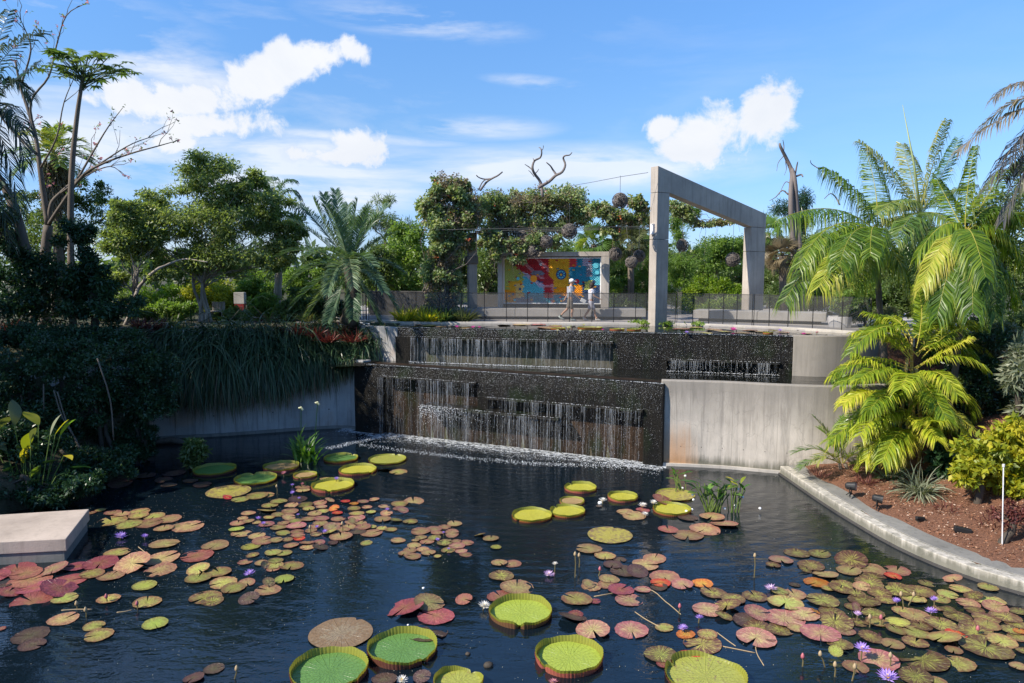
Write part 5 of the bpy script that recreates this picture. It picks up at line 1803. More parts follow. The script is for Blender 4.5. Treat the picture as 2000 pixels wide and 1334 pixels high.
# ---- hedge shrubs on the left bank
hb = [((60, 720), [(40, 715, 110, 60), (90, 790, 90, 60), (10, 800, 80, 60)], 21.0, 'dark rounded hedge shrub at the left edge'),
      ((200, 720), [(170, 700, 100, 55), (210, 770, 90, 60), (150, 850, 80, 50)], 21.5, 'dark hedge shrub in the middle of the shaded bank'),
      ((300, 730), [(285, 715, 62, 55), (290, 780, 62, 60), (265, 850, 55, 50)], 22.3, 'dark hedge shrub overhanging the left end of the retaining wall'),
      ((130, 660), [(110, 655, 110, 26), (200, 660, 80, 24), (20, 655, 60, 26)], 23.5, 'upper row of glossy shrubs catching light on their tops'),
      ((20, 850), [(10, 860, 70, 50), (80, 870, 60, 40), (-50, 900, 80, 60)], 18.6, 'dark shrub rising behind the large leaved marsh plant'),
      ((60, 960), [(20, 960, 90, 30), (100, 965, 70, 24), (160, 940, 50, 24)], 17.9, 'low dark growth along the bank behind the stone landing'),
      ((150, 900), [(130, 905, 120, 34), (230, 905, 60, 32), (60, 900, 80, 34)], 19.9, 'low dark fern like growth overhanging the water')]
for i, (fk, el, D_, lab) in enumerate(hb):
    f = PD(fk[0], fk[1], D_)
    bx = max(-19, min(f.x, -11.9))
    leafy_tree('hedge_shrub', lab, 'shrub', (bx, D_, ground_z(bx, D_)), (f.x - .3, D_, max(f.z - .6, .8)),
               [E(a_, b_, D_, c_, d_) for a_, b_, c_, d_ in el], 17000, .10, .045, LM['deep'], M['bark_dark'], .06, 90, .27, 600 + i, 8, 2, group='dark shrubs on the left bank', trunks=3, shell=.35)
# pale dead stems leaning to the water
mb = MB()
for pth in ([(105, 762), (122, 815), (148, 858), (160, 878), (205, 905)], [(112, 765), (128, 818), (152, 870), (158, 900)], [(190, 700), (215, 780), (222, 860)], [(85, 750), (86, 820)]):
    mb.tube(smooth_pts([PD(x, y, 20.3) for x, y in pth], 3), .02, 6)
tag(mb.build('bare_stems', M['bark'], smooth=True, loc=PD(160, 878, 20.3)), 'pale bare stems leaning out of the dark hedge to the water', 'dead stems')['kind'] = 'stuff'

# ---- hanging grass over the left wall
def grass_blades(rs, roots, tips_dir, lens, w, sag):
    """roots (n,3), tips_dir (n,3) first direction, lens, arching strap blades"""
    n = len(roots); seg = 5
    pts = np.zeros((n, seg + 1, 3)); pts[:, 0] = roots
    d = tips_dir.copy()
    for s in range(seg):
        d = unit(d + np.array([0, 0, -1.0]) * sag[:, None] + rs.normal(size=(n, 3)) * .05)
        pts[:, s + 1] = pts[:, s] + d * (lens / seg)[:, None]
    side = unit(np.cross(tips_dir, np.array([0, 0, 1.0])) + rs.normal(size=(n, 3)) * .3)
    prof = np.array([.6, 1, 1, .85, .55, .08])[None, :, None] * w[:, None, None] * .5
    A = pts + side[:, None, :] * prof; B = pts - side[:, None, :] * prof
    V_ = np.stack([A, B], 2).reshape(-1, 3)
    base = (np.arange(n) * (seg + 1) * 2)[:, None]
    k = np.arange(seg)[None, :] * 2
    F_ = np.stack([base + k, base + k + 1, base + k + 3, base + k + 2], 2).reshape(-1, 4)
    return V_, F_


rg = np.random.RandomState(31)
LWs = smooth_line(LW[2:], 6)
LWs = [p for p in LWs]
cum_ = np.concatenate([[0], np.cumsum([math.dist(a_, b_) for a_, b_ in zip(LWs[:-1], LWs[1:])])])
pl_ = np.array(LWs)
def along(u):
    x = np.interp(u, cum_, pl_[:, 0]); y = np.interp(u, cum_, pl_[:, 1])
    return x, y
N_ = 11500
tot = cum_[-1]
u = rg.rand(N_) * (tot - .55)
x, y = along(u); x2, y2 = along(u + .05)
tx, ty = unit(np.stack([x2 - x, y2 - y], 1)).T
nxn, nyn = ty, -tx                               # towards the camera
back = rg.rand(N_) ** 1.2 * 2.1
rx_ = x - nxn * back; ry_ = y - nyn * back
rz_ = 2.66 + np.minimum(np.maximum(0, back - .3) * .62, 1.1)
roots = np.stack([rx_, ry_, rz_], 1)
out_d = .55 + .3 * rg.rand(N_)
td = unit(np.stack([nxn * out_d + rg.normal(size=N_) * .6, nyn * out_d + rg.normal(size=N_) * .25, .3 + .9 * rg.rand(N_)], 1))
frac = u / tot
hang = np.interp(frac, [0, .25, .5, .7, .85, 1], [2.3, 2.35, 2.15, 1.7, 1.2, .7]) * (0.75 + .5 * np.sin(u * 3.1 + 1.3 * np.sin(u * 1.1)) ** 2 * .6)
lens = (np.clip(hang + back * .55, .5, 3.0)) * (.55 + .5 * rg.rand(N_))
V_, F_ = grass_blades(rg, roots, td, lens, .024 + .026 * rg.rand(N_), .35 + .55 * rg.rand(N_))
T_ = np.repeat(np.clip(rg.rand(N_) * .75 + .25 * (back < .5) * rg.rand(N_), 0, 1), 12)
tag(link('hanging_grass', np_mesh('hanging_grass', V_, [F_], LM['grass'], T_)), 'long dark strap grass hanging over the left retaining wall', kind='stuff')
# dead brown blades low in the curtain
sel = rg.rand(N_) < .13
V_, F_ = grass_blades(rg, roots[sel] * [1, 1, 1] - [0, 0, .05], td[sel], lens[sel] * 1.12, np.full(sel.sum(), .03), np.full(sel.sum(), .8))
tag(link('dead_grass', np_mesh('dead_grass', V_, [F_], LM['maroonbrown'] if 'maroonbrown' in LM else LM['vinebrown'], np.repeat(rg.rand(sel.sum()) * .5, 12))), 'brown dead blades hanging low among the wall grass', kind='stuff')


def tuft(name, lab, cat, c, r, n, ln, w, mat, seed, spread=.9, sag=.3, group=None):
    rs = np.random.RandomState(seed)
    c = np.array(c, dtype=float)
    a_ = rs.rand(n) * 6.283
    roots_ = c + np.stack([np.cos(a_) * r * rs.rand(n) * .5, np.sin(a_) * r * rs.rand(n) * .5, np.zeros(n)], 1)
    d_ = unit(np.stack([np.cos(a_) * spread * rs.rand(n), np.sin(a_) * spread * rs.rand(n), np.full(n, .8)], 1))
    V1, F1 = grass_blades(rs, roots_, d_, ln * (.6 + .5 * rs.rand(n)), np.full(n, w) * (.7 + .5 * rs.rand(n)), np.full(n, sag) * (.5 + rs.rand(n)))
    o = link(name, np_mesh(name, V1 - c, [F1], mat, np.repeat(rs.rand(n), 12)), None, Vector(c))
    return tag(o, lab, cat, group)


# red, rust, yellow and grey rosettes in the left border
bord = [(578, 640, 27.6, 'red', 'brightest red bromeliad clump above the hanging grass'), (612, 645, 27.4, 'red', 'red bromeliad clump just right of the brightest one'),
        (552, 645, 27.9, 'maroon', 'dull red spiky rosette left of the bright red clump'), (640, 655, 27.2, 'red', 'small scattered red rosette nearer the pond coping'),
        (672, 640, 28.4, 'maroon', 'brown red rosette against the end of the pond coping'), (690, 655, 27.5, 'red', 'few red leaves beside the hoses'),
        (500, 640, 28.0, 'silver', 'silvery spiky rosette under the hive boxes'), (535, 648, 27.4, 'silver', 'silvery rosette left of the red bromeliads'),
        (465, 645, 28.2, 'dry', 'pale dry rosette among stones at the tree foot'), (430, 648, 28.2, 'silver', 'pale rosette right of the many stemmed trunk'),
        (275, 625, 26.5, 'maroon', 'rust coloured rosette below the low tree'), (305, 632, 26.5, 'maroon', 'second rust rosette right of the low tree trunk'),
        (345, 640, 27.2, 'yellow', 'small yellow rosette left of the slender trunks'), (330, 618, 27.6, 'dry', 'tan leafy rosette behind the rust ones'),
        (600, 610, 30.0, 'dry', 'dark spiky rosette in front of the ringed palm trunk'), (640, 620, 29.6, 'dry', 'wiry dry tuft below the grey palm'),
        (20, 632, 25.0, 'maroon', 'red brown rosette at the left edge above the hedge'), (520, 622, 30.2, 'maroon', 'rust tuft between hive boxes and palm trunk')]
for i, (px, py, D_, mt, lab) in enumerate(bord):
    c = PD(px, py + 8, D_)
    z = min(c.z, 4.1) - .1
    tuft('bromeliad', lab, 'bromeliad', (c.x, c.y, min(z, ZD)), .6, 90, .55, .04, LM[mt], 700 + i, 1.3, .12, 'rosettes planted above the left wall')
for i, (px, py, D_, mt, lab) in enumerate(((795, 622, 30.3, 'yellow', 'bright yellow bromeliad clump left of the vine column foot'), (818, 620, 30.6, 'yellow', 'bright yellow bromeliad clump touching the vine column foot'),
                                           (838, 625, 30.0, 'yellow', 'smaller yellow green clump in front of the vine stems'), (868, 626, 30.0, 'mid', 'small green clump in front of the vine column'),
                                           (905, 618, 30.2, 'dry', 'dry brown tuft at the foot of the pale column'), (885, 618, 30.6, 'deep', 'dark cycad like tuft between the vine and the column'))):
    c = gxy(px, D_)
    tuft('bromeliad', lab, 'bromeliad', (c.x, c.y - .35, ZD), .6, 150, .72, .07, LM[mt], 740 + i, 1.2, .12, 'rosettes at the foot of the vine column')

# hive boxes and small slatted seat seen through the trees
c = gxy(472, 33.5)
t = thing('garden_box', c, 'white and dark red box on a stand among the trees', 'garden box')
s = 33.5 / FPX
mb = MB(); mb.box((c.x, c.y, PD(472, 582, 33.5).z), 20 * s, .3, 22 * s); mb.build('upper_box', M['bench'], t, bevel=.01)  # duller than white paint, tree shade put into its colour
mb = MB(); mb.box((c.x, c.y, PD(472, 600, 33.5).z), 18 * s, .28, 13 * s); mb.build('lower_box', M['red_paint'] if 'red_paint' in M else plain('dark_red_paint', (.2, .02, .02), .5), t, bevel=.01)
mb = MB(); mb.tube([(c.x, c.y, ZD), (c.x, c.y, PD(472, 606, 33.5).z)], .06, 6); mb.build('stand', M['bark'], t)
c = gxy(430, 31.5)
t = thing('garden_bench', c, 'small pale slatted seat beside the slender trunks', 'seat')
for k in range(4):
    mb = MB(); mb.box((c.x - .22 + k * .145, c.y, ZD + .55), .12, .04, .42); mb.build('slat', M['bark_pale'], t)
mb = MB(); mb.box((c.x, c.y - .2, ZD + .36), .62, .42, .04); mb.build('seat_board', M['bark_pale'], t)
for sx in (-.28, .28):
    mb = MB(); mb.box((c.x + sx, c.y - .2, ZD + .17), .05, .38, .34); mb.build('leg', M['bark_pale'], t)

# ---- tall slim papaya like tree
D_ = 27.0
t = thing('umbrella_leaf_tree', G(150, D_), 'tall slim trunk topped by an umbrella of lobed dark green leaves', 'tree')
mb = MB()
tp = smooth_pts([PD(143, 640, D_), PD(138, 480, D_), PD(140, 340, D_), PD(150, 230, D_), PD(162, 150, D_)], 4)
tp[0].z = ZD - .1
mb.tube(tp, [.14 - .005 * i for i in range(len(tp))], 10)
mb.build('trunk', M['bark'], t, smooth=True)
def lobed_leaf(name, rnd, mat, parent, p0, p1, size):
    """palmate leaf at the end of a thin stalk"""
    mbk = MB(); mbk.tube([p0, p0.lerp(p1, .5) + Vector((0, 0, .06)), p1], .014, 4, False)
    ax = (p1 - p0).normalized()
    nrm = Vector((rnd.uniform(-.3, .3), rnd.uniform(-.3, .3), 1)).normalized()
    ax = (ax - nrm * ax.dot(nrm)).normalized(); sd = nrm.cross(ax)
    for k in range(9):
        a_ = math.radians(-150 + 300 * k / 8)
        d_ = ax * math.cos(a_) + sd * math.sin(a_)
        pr = nrm.cross(d_)
        l = size * (1 - .25 * abs(a_) / 2.6)
        dr = -nrm * l * rnd.uniform(.1, .4)
        b_ = p1
        mbk.add([b_, b_ + d_ * l * .45 + pr * l * .17, b_ + d_ * l * .7 + pr * l * .10 + dr * .4, b_ + d_ * l + dr, b_ + d_ * l * .7 - pr * l * .10 + dr * .4, b_ + d_ * l * .45 - pr * l * .17],
                [(0, 1, 5), (1, 2, 4, 5), (2, 3, 4)])
    base = wloc(parent)
    V0 = np.array([tuple(v) for v in mbk.v]) - np.array(base)
    tris = [f for f in mbk.f if len(f) == 3]; qd = [f for f in mbk.f if len(f) == 4]
    me_ = np_mesh(name, V0, [tris, qd], mat, np.full(len(V0), rnd.random()))
    link(name, me_, parent)
rl = random.Random(8)
crown_c = PD(162, 150, D_)
for k in range(62):
    a_ = k * 2.4
    rr_ = (.35 + .65 * ((k * .37) % 1)) * 1.75
    p1 = crown_c + Vector((math.cos(a_) * rr_ * (1.05 if math.cos(a_) > 0 else .85), math.sin(a_) * rr_ * .8, rl.uniform(-.1, 1.1) * (1 - .5 * rr_ / 1.8) + .35 - .25 * rr_))
    lobed_leaf('lobed_leaf', rl, LM['deepmid'] if 'deepmid' in LM else LM['mid'], t, crown_c + Vector((0, 0, rl.uniform(-.5, .15))), p1, rl.uniform(.26, .42))

# ---- bare pink flowering tree
D_ = 28.5
t = thing('bare_flowering_tree', G(95, D_), 'almost leafless forking tree with scattered pale pink flowers', 'tree')
mb = MB()
rb = random.Random(12)
tips = []
def path(pts_, r0, r1, twig=True):
    s = smooth_pts([PD(x, y, D_ + dz) for x, y, dz in pts_], 4)
    mb.tube(s, [r0 + (r1 - r0) * i / (len(s) - 1) for i in range(len(s))], 7)
    if twig:
        for i in range(4, len(s) - 1, 2):
            if rb.random() < .8:
                d_ = (s[min(i + 2, len(s) - 1)] - s[i - 2]).normalized()
                e = d_ * .8 + Vector((rb.uniform(-.7, .7), rb.uniform(-.7, .7), rb.uniform(-.1, .8)))
                q = s[i] + e.normalized() * rb.uniform(.4, 1.3)
                limb(mb, s[i], q, .016, .005, rb, .1, 4, 4); tips.append(q)
                if rb.random() < .6:
                    q2 = q + Vector((rb.uniform(-.4, .4), rb.uniform(-.3, .3), rb.uniform(0, .5))); limb(mb, s[i].lerp(q, .5), q2, .01, .004, rb, .1, 3, 3); tips.append(q2)
    tips.append(s[-1])
path([(88, 645, 0), (85, 560, 0), (88, 500, 0), (94, 440, 0)], .24, .17, False)
path([(94, 440, 0), (85, 380, 0), (78, 330, 0), (70, 270, .2), (55, 215, .3), (40, 170, .5), (30, 120, .5)], .12, .035)
path([(94, 440, 0), (100, 400, 0), (115, 380, 0), (150, 350, .3), (190, 330, .3)], .10, .03)
path([(94, 440, 0), (120, 400, -.5), (160, 345, -.6), (200, 320, -.8), (255, 300, -1), (310, 285, -1), (345, 275, -1)], .075, .010)
path([(160, 345, -.6), (210, 310, 0), (260, 280, 0), (320, 260, 0)], .04, .01)
path([(140, 370, 0), (180, 300, .5), (210, 250, .8), (240, 210, 1)], .05, .01)
path([(70, 270, .2), (60, 200, 0), (95, 150, 0), (110, 90, 0), (130, 30, 0), (170, 5, 0)], .05, .012)
path([(40, 170, .5), (60, 100, .3), (50, 60, .3), (30, 20, 0)], .04, .01)
path([(78, 330, 0), (110, 270, -.5), (125, 200, -.5), (150, 140, -.5)], .04, .01)
path([(70, 300, 0), (20, 250, 0), (-20, 200, 0)], .06, .02)
path([(115, 380, 0), (165, 345, 0), (215, 325, 0), (245, 345, 0)], .035, .01)
mb.build('trunk', M['bark'], t, smooth=True)
fl = []
for q in tips:
    for _ in range(rb.randint(1, 4)):
        if rb.random() < .6: fl.append(q + Vector((rb.gauss(0, .035), rb.gauss(0, .035), rb.gauss(0, .03))))
C_ = np.repeat(np.array([tuple(q) for q in fl]), 5, 0)
rs_ = np.random.RandomState(4)
dd = unit(rs_.normal(size=C_.shape)); V_, F_ = leaf_quads(C_, dd, unit(rs_.normal(size=C_.shape)), .085, .05)
me = np_mesh('blossom', V_ - np.array(wloc(t)), [F_], LM['pinkflower'], np.repeat(rs_.rand(len(C_)), 4))
link('blossom', me, t)['kind'] = 'stuff'
lv = [Vector(tips[i % len(tips)]) + Vector((rb.gauss(0, .07), rb.gauss(0, .07), rb.gauss(0, .06))) for i in range(260)]
C_ = np.array([tuple(q) for q in lv]); V_, F_ = leaf_quads(C_, unit(rs_.normal(size=C_.shape)), unit(rs_.normal(size=C_.shape)), .12, .05)
link('sparse_leaves', np_mesh('sparse_leaves', V_ - np.array(wloc(t)), [F_], LM['light'], np.repeat(rs_.rand(len(C_)), 4)), t)['kind'] = 'stuff'

# ---- palms, left and centre
def specs_px(lst, D_, c):
    """(ctrl px,py,ddepth), (tip px,py,ddepth)"""
    out = []
    for (a_, b_) in lst:
        p1 = PD(a_[0], a_[1], D_ + (a_[2] if len(a_) > 2 else 0)); p2 = PD(b_[0], b_[1], D_ + (b_[2] if len(b_) > 2 else 0))
        out.append((p1, p2, (p1 - c).length + (p2 - p1).length))
    return out


c = PD(105, 300, 33)
palm('fan_topped_palm', 'shaggy palm behind the slim trunk with a brown skirt of old leaves', c, G(112, 33), LM['palmgreen'], M['bark'], 41, 22, 2.1, .75, .05, 30, .2, .3, (-35, 80), .2)
ms = MB()
rs_ = np.random.RandomState(9)
n_ = 900
a_ = rs_.rand(n_) * 6.283
hgt = rs_.rand(n_)
C_ = np.stack([c.x + np.cos(a_) * .3, c.y + np.sin(a_) * .3, c.z - .2 - hgt * 2.0], 1)
Dv_ = unit(np.stack([np.cos(a_) * .45, np.sin(a_) * .45, np.full(n_, -1.0)], 1))
V_, F_ = leaf_quads(C_, Dv_, unit(rs_.normal(size=(n_, 3))), .8, .07)
sk = link('dead_leaf_skirt', np_mesh('dead_leaf_skirt', V_ - np.array((c.x, c.y, ZD)), [F_], LM['vinebrown'], np.repeat(rs_.rand(n_), 4)), None, Vector((c.x, c.y, ZD)))
par = [o for o in COL.objects if o.name.startswith('fan_topped_palm')][0]
sk.parent = par; sk.location = Vector((c.x, c.y, ZD)) - par.location; sk['kind'] = 'stuff'

c = PD(-45, 215, 24)
pb = (c.x - .3, 24.0, ground_z(c.x, 24.0))
palm('feather_palm', 'dark feathery palm reaching in from the left edge', c, pb, LM['palmdark'], M['bark'], 42, 10, 3.0, .8, .05, 44, .18, .9,
     specs=specs_px([((20, 110), (60, 190)), ((0, 80), (90, 60, -1)), ((30, 180), (50, 330)), ((10, 230), (40, 420)), ((-10, 300), (20, 480)), ((40, 150, 1), (75, 120, 1.5)), ((-80, 100), (-140, 160)), ((-90, 230), (-160, 400)), ((0, 60, 1), (20, 20, 2)), ((10, 170, -1), (48, 250, -1.5))], 24, c), length=3.4)
c = PD(538, 405, 33)
palm('feather_palm', 'ringed grey palm trunk with its top hidden by the feathery tree', c, G(540, 33), LM['palmgrey'], M['bark_pale'], 43, 12, 2.6, .7, .05, 46, .15, .8,
     specs=specs_px([((560, 350), (585, 385)), ((545, 345), (575, 352)), ((510, 360), (485, 400)), ((590, 420), (600, 480)), ((540, 340, 1), (520, 345, 2)), ((560, 470), (580, 520)), ((520, 430), (490, 480)), ((570, 380, -1), (600, 420, -2))], 33, c), length=2.4)

c = PD(682, 520, 28.6)
tips_ = [((628, 430), (612, 388)), ((640, 420), (632, 380, .6)), ((662, 430), (655, 372, 1)), ((690, 430), (698, 392)), ((712, 440), (745, 420)), ((722, 470), (775, 455)), ((735, 490), (790, 535)),
         ((740, 540), (775, 605)), ((720, 580), (740, 630)), ((690, 590), (690, 625, -1)), ((660, 585), (640, 630, -1)), ((630, 570), (600, 620)), ((620, 540), (570, 600)), ((610, 500), (560, 560)), ((600, 470), (545, 500)),
         ((610, 445), (565, 430)), ((650, 470, -1.4), (600, 500, -2.4)), ((700, 480, -1.5), (730, 520, -2.4)), ((680, 470, -1.5), (690, 560, -2.6)), ((655, 500, -1.2), (640, 575, -2.2)), ((715, 510, -1.2), (748, 570, -2)),
         ((670, 440, 1.5), (680, 400, 2.4)), ((720, 430, 1), (760, 400, 2)), ((640, 560, 1), (610, 590, 2)), ((640, 450, 1.2), (585, 400, 2.2)), ((700, 455, -.6), (720, 405, -.8)), ((668, 450, -.8), (640, 405, -1.2))]
palm('blue_grey_palm', 'broad grey green feather palm with arching stiff fronds right of the big tree', c, G(682, 28.6), LM['palmgrey'], M['bark_dark'], 44, 24, 2.4, .62, .034, 88, .30, .25,
     specs=specs_px(tips_, 28.6, c), length=2.8, vee=.6, fwd=.8)

# fan palms behind
def fan_palm(px, py, D_, r, lab, mat, seed, skirt=True, n=26):
    rs = np.random.RandomState(seed)
    c = PD(px, py, D_)
    t = thing('fan_palm', G(px, D_), lab, 'palm tree')
    mb = MB(); mb.tube([G(px, D_), c], .16, 9); mb.build('trunk', M['bark'], t, smooth=True)
    for k in range(n):
        a_ = k * 2.399; e = math.radians(-60 + 140 * (k + .5) / n)
        d_ = Vector((math.cos(a_) * math.cos(e), math.sin(a_) * math.cos(e), math.sin(e)))
        hub = c + d_ * r * .5
        sp = 24
        nrm = Vector(rs.normal(size=3)) * .6 + Vector((0, 0, 1)) - d_ * d_.z
        nrm = (nrm - d_ * nrm.dot(d_)).normalized(); sd = d_.cross(nrm)
        A = np.linspace(-1.9, 1.9, sp)
        Dv_ = np.array([tuple((d_ * math.cos(q) + sd * math.sin(q)).normalized()) for q in A])
        C_ = np.repeat(np.array([tuple(hub)]), sp, 0)
        V_, F_ = leaf_quads(C_, Dv_, np.repeat(np.array([tuple(nrm)]), sp, 0), r * .62 * (1 - .2 * np.abs(A) / 1.9) * (.85 + .3 * rs.rand(sp)), r * .055, .35)
        st = MB(); st.tube([c, hub], .015, 3, False)
        V_ = np.vstack([V_, np.array([tuple(q) for q in st.v])]); F2 = [tuple(i + 4 * sp for i in f_) for f_ in st.f]
        link('fan_leaf', np_mesh('fan_leaf', V_ - np.array(t.location), [F_, F2], mat, np.full(len(V_), np.clip(rs.rand() * .8 + (.2 if e < -.4 else 0), 0, 1))), t)
    return t
fan_palm(1160, 478, 37, 1.25, 'fan palm spreading behind the top right corner of the mosaic wall', LM['palmgreen'], 51)
fan_palm(1232, 478, 36, 1.15, 'olive fan palm behind the cluster of hanging spheres', LM['dry'], 52)
fan_palm(1258, 450, 40, 1.1, 'taller fan palm half hidden by the near portal column', LM['dry'], 53)
fan_palm(1528, 500, 33, 1.0, 'brownish drooping fan palm right of the far portal column', LM['vinebrown'], 54)
fan_palm(1500, 455, 46, 1.3, 'distant fan palm just right of the portal', LM['palmgreen'], 55, n=18)
# bare snag
branchy('bare_snag', 'twin trunked bare snag rising right of the portal', 'dead tree',
        [([(1560, 640), (1552, 520), (1546, 430), (1545, 370), (1547, 338), (1537, 312), (1525, 288), (1523, 280)], .17, .05),
         ([(1575, 640), (1562, 500), (1556, 400), (1552, 350), (1547, 330)], .15, .08), ([(1552, 345), (1556, 325), (1558, 316)], .05, .02),
         ([(1556, 344), (1565, 341), (1568, 345)], .05, .03), ([(1530, 300), (1531, 285), (1529, 273)], .03, .012), ([(1540, 380), (1528, 372), (1515, 385), (1503, 392)], .04, .012),
         ([(1546, 360), (1535, 355), (1527, 368), (1522, 380)], .025, .01), ([(1530, 305), (1520, 318), (1517, 334)], .02, .008), ([(1534, 315), (1536, 330), (1532, 342)], .02, .008)], 34, M['deadwood'])
branchy('bare_stick', 'thin bare sticks poking left of the drooping palm', 'dead branch', [([(1640, 400), (1632, 385), (1622, 378), (1610, 388)], .03, .012), ([(1600, 330), (1585, 320), (1583, 313)], .02, .01)], 27, M['deadwood'])

# ---- vines on the pergola
def vine(name, lab, D_, ells_, cnt, mats, flowers, stems, seed):
    rs = np.random.RandomState(seed)
    rnd = random.Random(seed)
    base = G(ells_[0][0], D_)
    t = thing(name, base, lab, 'vine')
    el = [E(*((a_, b_, D_) + tuple(r_))) for a_, b_, *r_ in ells_]
    for nm, mt, c_, L, W in (('green_leaves', mats[0], cnt, .13, .085), ('dry_leaves', mats[1], int(cnt * .45), .10, .05)):
        me, cs = crown_mesh(nm, el, c_, L, W, LM[mt], rs, int(26 * len(ells_)), .30, base=base, shell=.3, flat=.8)
        link(nm, me, t)['kind'] = 'stuff'
    me, _ = crown_mesh('flowers', el, flowers, .09, .06, LM['redflower'], rs, flowers // 5, .08, base=base, shell=.9)
    link('flowers', me, t)['kind'] = 'stuff'
    mb = MB()
    for _ in range(stems):
        a_, b_ = rnd.sample(range(len(cs)), 2)
        limb(mb, Vector(cs[a_]), Vector(cs[b_]), .014, .008, rnd, .12, 4, 6, -.06)
    for k in range(int(stems * .5)):
        s = Vector(cs[rnd.randrange(len(cs))]); limb(mb, s, s + Vector((rnd.gauss(0, .1), rnd.gauss(0, .1), -rnd.uniform(.4, 1.3))), .008, .004, rnd, .08, 3, 4)
    mb.build('stems', M['deadwood'], t)['kind'] = 'stuff'
    return t
vine('vine_column', 'thick flowering vine mass climbing the left pergola column', 31.2,
     [(878, 368, 46, 32), (850, 400, 36, 36), (905, 395, 38, 36), (868, 440, 48, 40), (918, 430, 34, 34), (862, 490, 40, 40), (852, 540, 36, 44), (858, 585, 38, 36), (850, 610, 40, 18), (880, 560, 26, 50), (905, 470, 26, 24)], 33000, ('vine', 'vinebrown'), 240, 90, 61)
vine('vine_canopy', 'flowering vine canopy hanging from the pergola over the mosaic', 33.1,
     [(960, 400, 34, 32, 60), (1010, 400, 44, 34, 70), (1060, 395, 44, 32, 70), (1110, 390, 38, 28, 60), (1130, 420, 34, 26, 40), (980, 440, 44, 26, 50), (1040, 440, 50, 24, 60), (1095, 440, 36, 20, 40), (1000, 478, 34, 18, 20), (1045, 480, 28, 18, 20), (955, 470, 24, 30, 20), (1080, 475, 22, 14, 18), (1005, 505, 26, 12, 14), (965, 495, 18, 16, 14)], 27000, ('vine', 'vinebrown'), 180, 110, 62)
vine('vine_trail', 'leafy vine strands drooping in front of the mosaic top', 31.2,
     [(1005, 478, 30, 18, 14), (965, 470, 24, 26, 14), (1045, 468, 26, 18, 14), (1010, 505, 22, 12, 12), (968, 500, 14, 16, 12), (1085, 470, 18, 12, 12)], 5200, ('vine', 'vinebrown'), 50, 40, 67)
vine('vine_trail', 'thin leafy vine trailing along the bars towards the portal', 30.0,
     [(1170, 408, 30, 16, 40), (1205, 425, 34, 16, 40), (1240, 395, 20, 16, 20), (1240, 430, 26, 12, 20), (1200, 450, 30, 8, 20), (1255, 410, 12, 20, 15), (1202, 470, 3, 28, 4)], 5600, ('vine', 'vinebrown'), 90, 40, 63)
vine('vine_trail', 'sparse yellowish vine strands inside the top of the portal opening', 31.5,
     [(1325, 405, 26, 18, 20), (1345, 425, 20, 12, 20), (1370, 438, 26, 7, 20), (1405, 434, 26, 6, 10), (1430, 433, 14, 4, 8)], 1900, ('vine', 'vinebrown'), 26, 20, 64)
mb = MB(); rv = random.Random(66)
for k in range(70):
    a_ = rv.uniform(0, 6.28); c = gxy(855, 31.2)
    s = c + Vector((math.cos(a_) * .75, math.sin(a_) * .6, -.02)); e = PD(860 + rv.uniform(-20, 20), rv.uniform(470, 560), 31.2)
    limb(mb, s, e, .022, .012, rv, .07, 4, 7)
tag(mb.build('vine_stems', M['deadwood'], loc=gxy(855, 31.2)), 'tangle of woody vine stems at the foot of the vine column', kind='stuff')

# ================================================================== right bank
def bush(name, lab, cat, base, ells_, D_, cnt, L, W, mt, seed, bark='bark_dark', clumps=70, cr=.3, **k):
    f = PD(ells_[0][0], ells_[0][1] + 10, D_)
    return leafy_tree(name, lab, cat, base, f, [E(a_, b_, D_, c_, d_) for a_, b_, c_, d_ in ells_], cnt, L, W, LM[mt], M[bark], .08, clumps, cr, seed, 8, 2, shell=.35, **k)


def RB(px, D_):
    q = PD(px, 600, D_); return (q.x, q.y, ground_z(q.x, q.y) - .05)


bush('broadleaf_tree', 'dark mixed tree at the right edge behind the orange stemmed palm', 'tree', RB(1960, 25), [(1960, 470, 90, 110), (2040, 380, 90, 90), (1930, 600, 70, 70), (2060, 560, 90, 120)], 25, 24000, .13, .055, 'mid', 81, clumps=120)
bush('broadleaf_tree', 'dark green understory tree between the two tall palms', 'tree', RB(1800, 27), [(1790, 560, 80, 60), (1740, 600, 50, 50), (1850, 590, 60, 60), (1830, 500, 60, 50)], 27, 17000, .13, .055, 'mid', 82, clumps=100)
bush('broadleaf_tree', 'shadowy bush behind the yellow leaved bush', 'shrub', RB(1930, 20.5), [(1900, 760, 60, 70), (1980, 800, 80, 80), (1920, 690, 60, 60), (2060, 760, 70, 100), (1870, 840, 50, 50)], 20.5, 22000, .11, .05, 'deep', 83, clumps=110)
bush('broadleaf_tree', 'dark green filler shrub behind the yellow green clumping palm', 'shrub', RB(1790, 21.5), [(1780, 760, 70, 80), (1740, 850, 60, 50), (1830, 840, 60, 60), (1700, 800, 40, 50)], 21.3, 15000, .12, .05, 'deep', 84, clumps=90)
bush('silver_shrub', 'silvery leaved shrub at the right edge', 'shrub', RB(1995, 18.6), [(1995, 730, 38, 34), (2010, 790, 34, 30), (2020, 690, 40, 34)], 18.6, 2600, .30, .055, 'silver', 85, clumps=26)
bush('silver_shrub', 'pale green shrub left of and above the silvery one', 'shrub', RB(1958, 21), [(1955, 650, 38, 32), (1935, 680, 26, 24)], 21, 3200, .16, .05, 'silver', 86, clumps=30)
bush('yellow_leaf_bush', 'bright yellow leaved bush above the mulch at the right', 'shrub', RB(1935, 16.6), [(1920, 890, 66, 46), (1985, 860, 60, 50), (1890, 930, 40, 34), (1960, 940, 60, 44), (2030, 900, 60, 60), (1990, 920, 40, 60)], 16.6, 6200, .17, .075, 'yellow', 87, clumps=100, cr=.3)
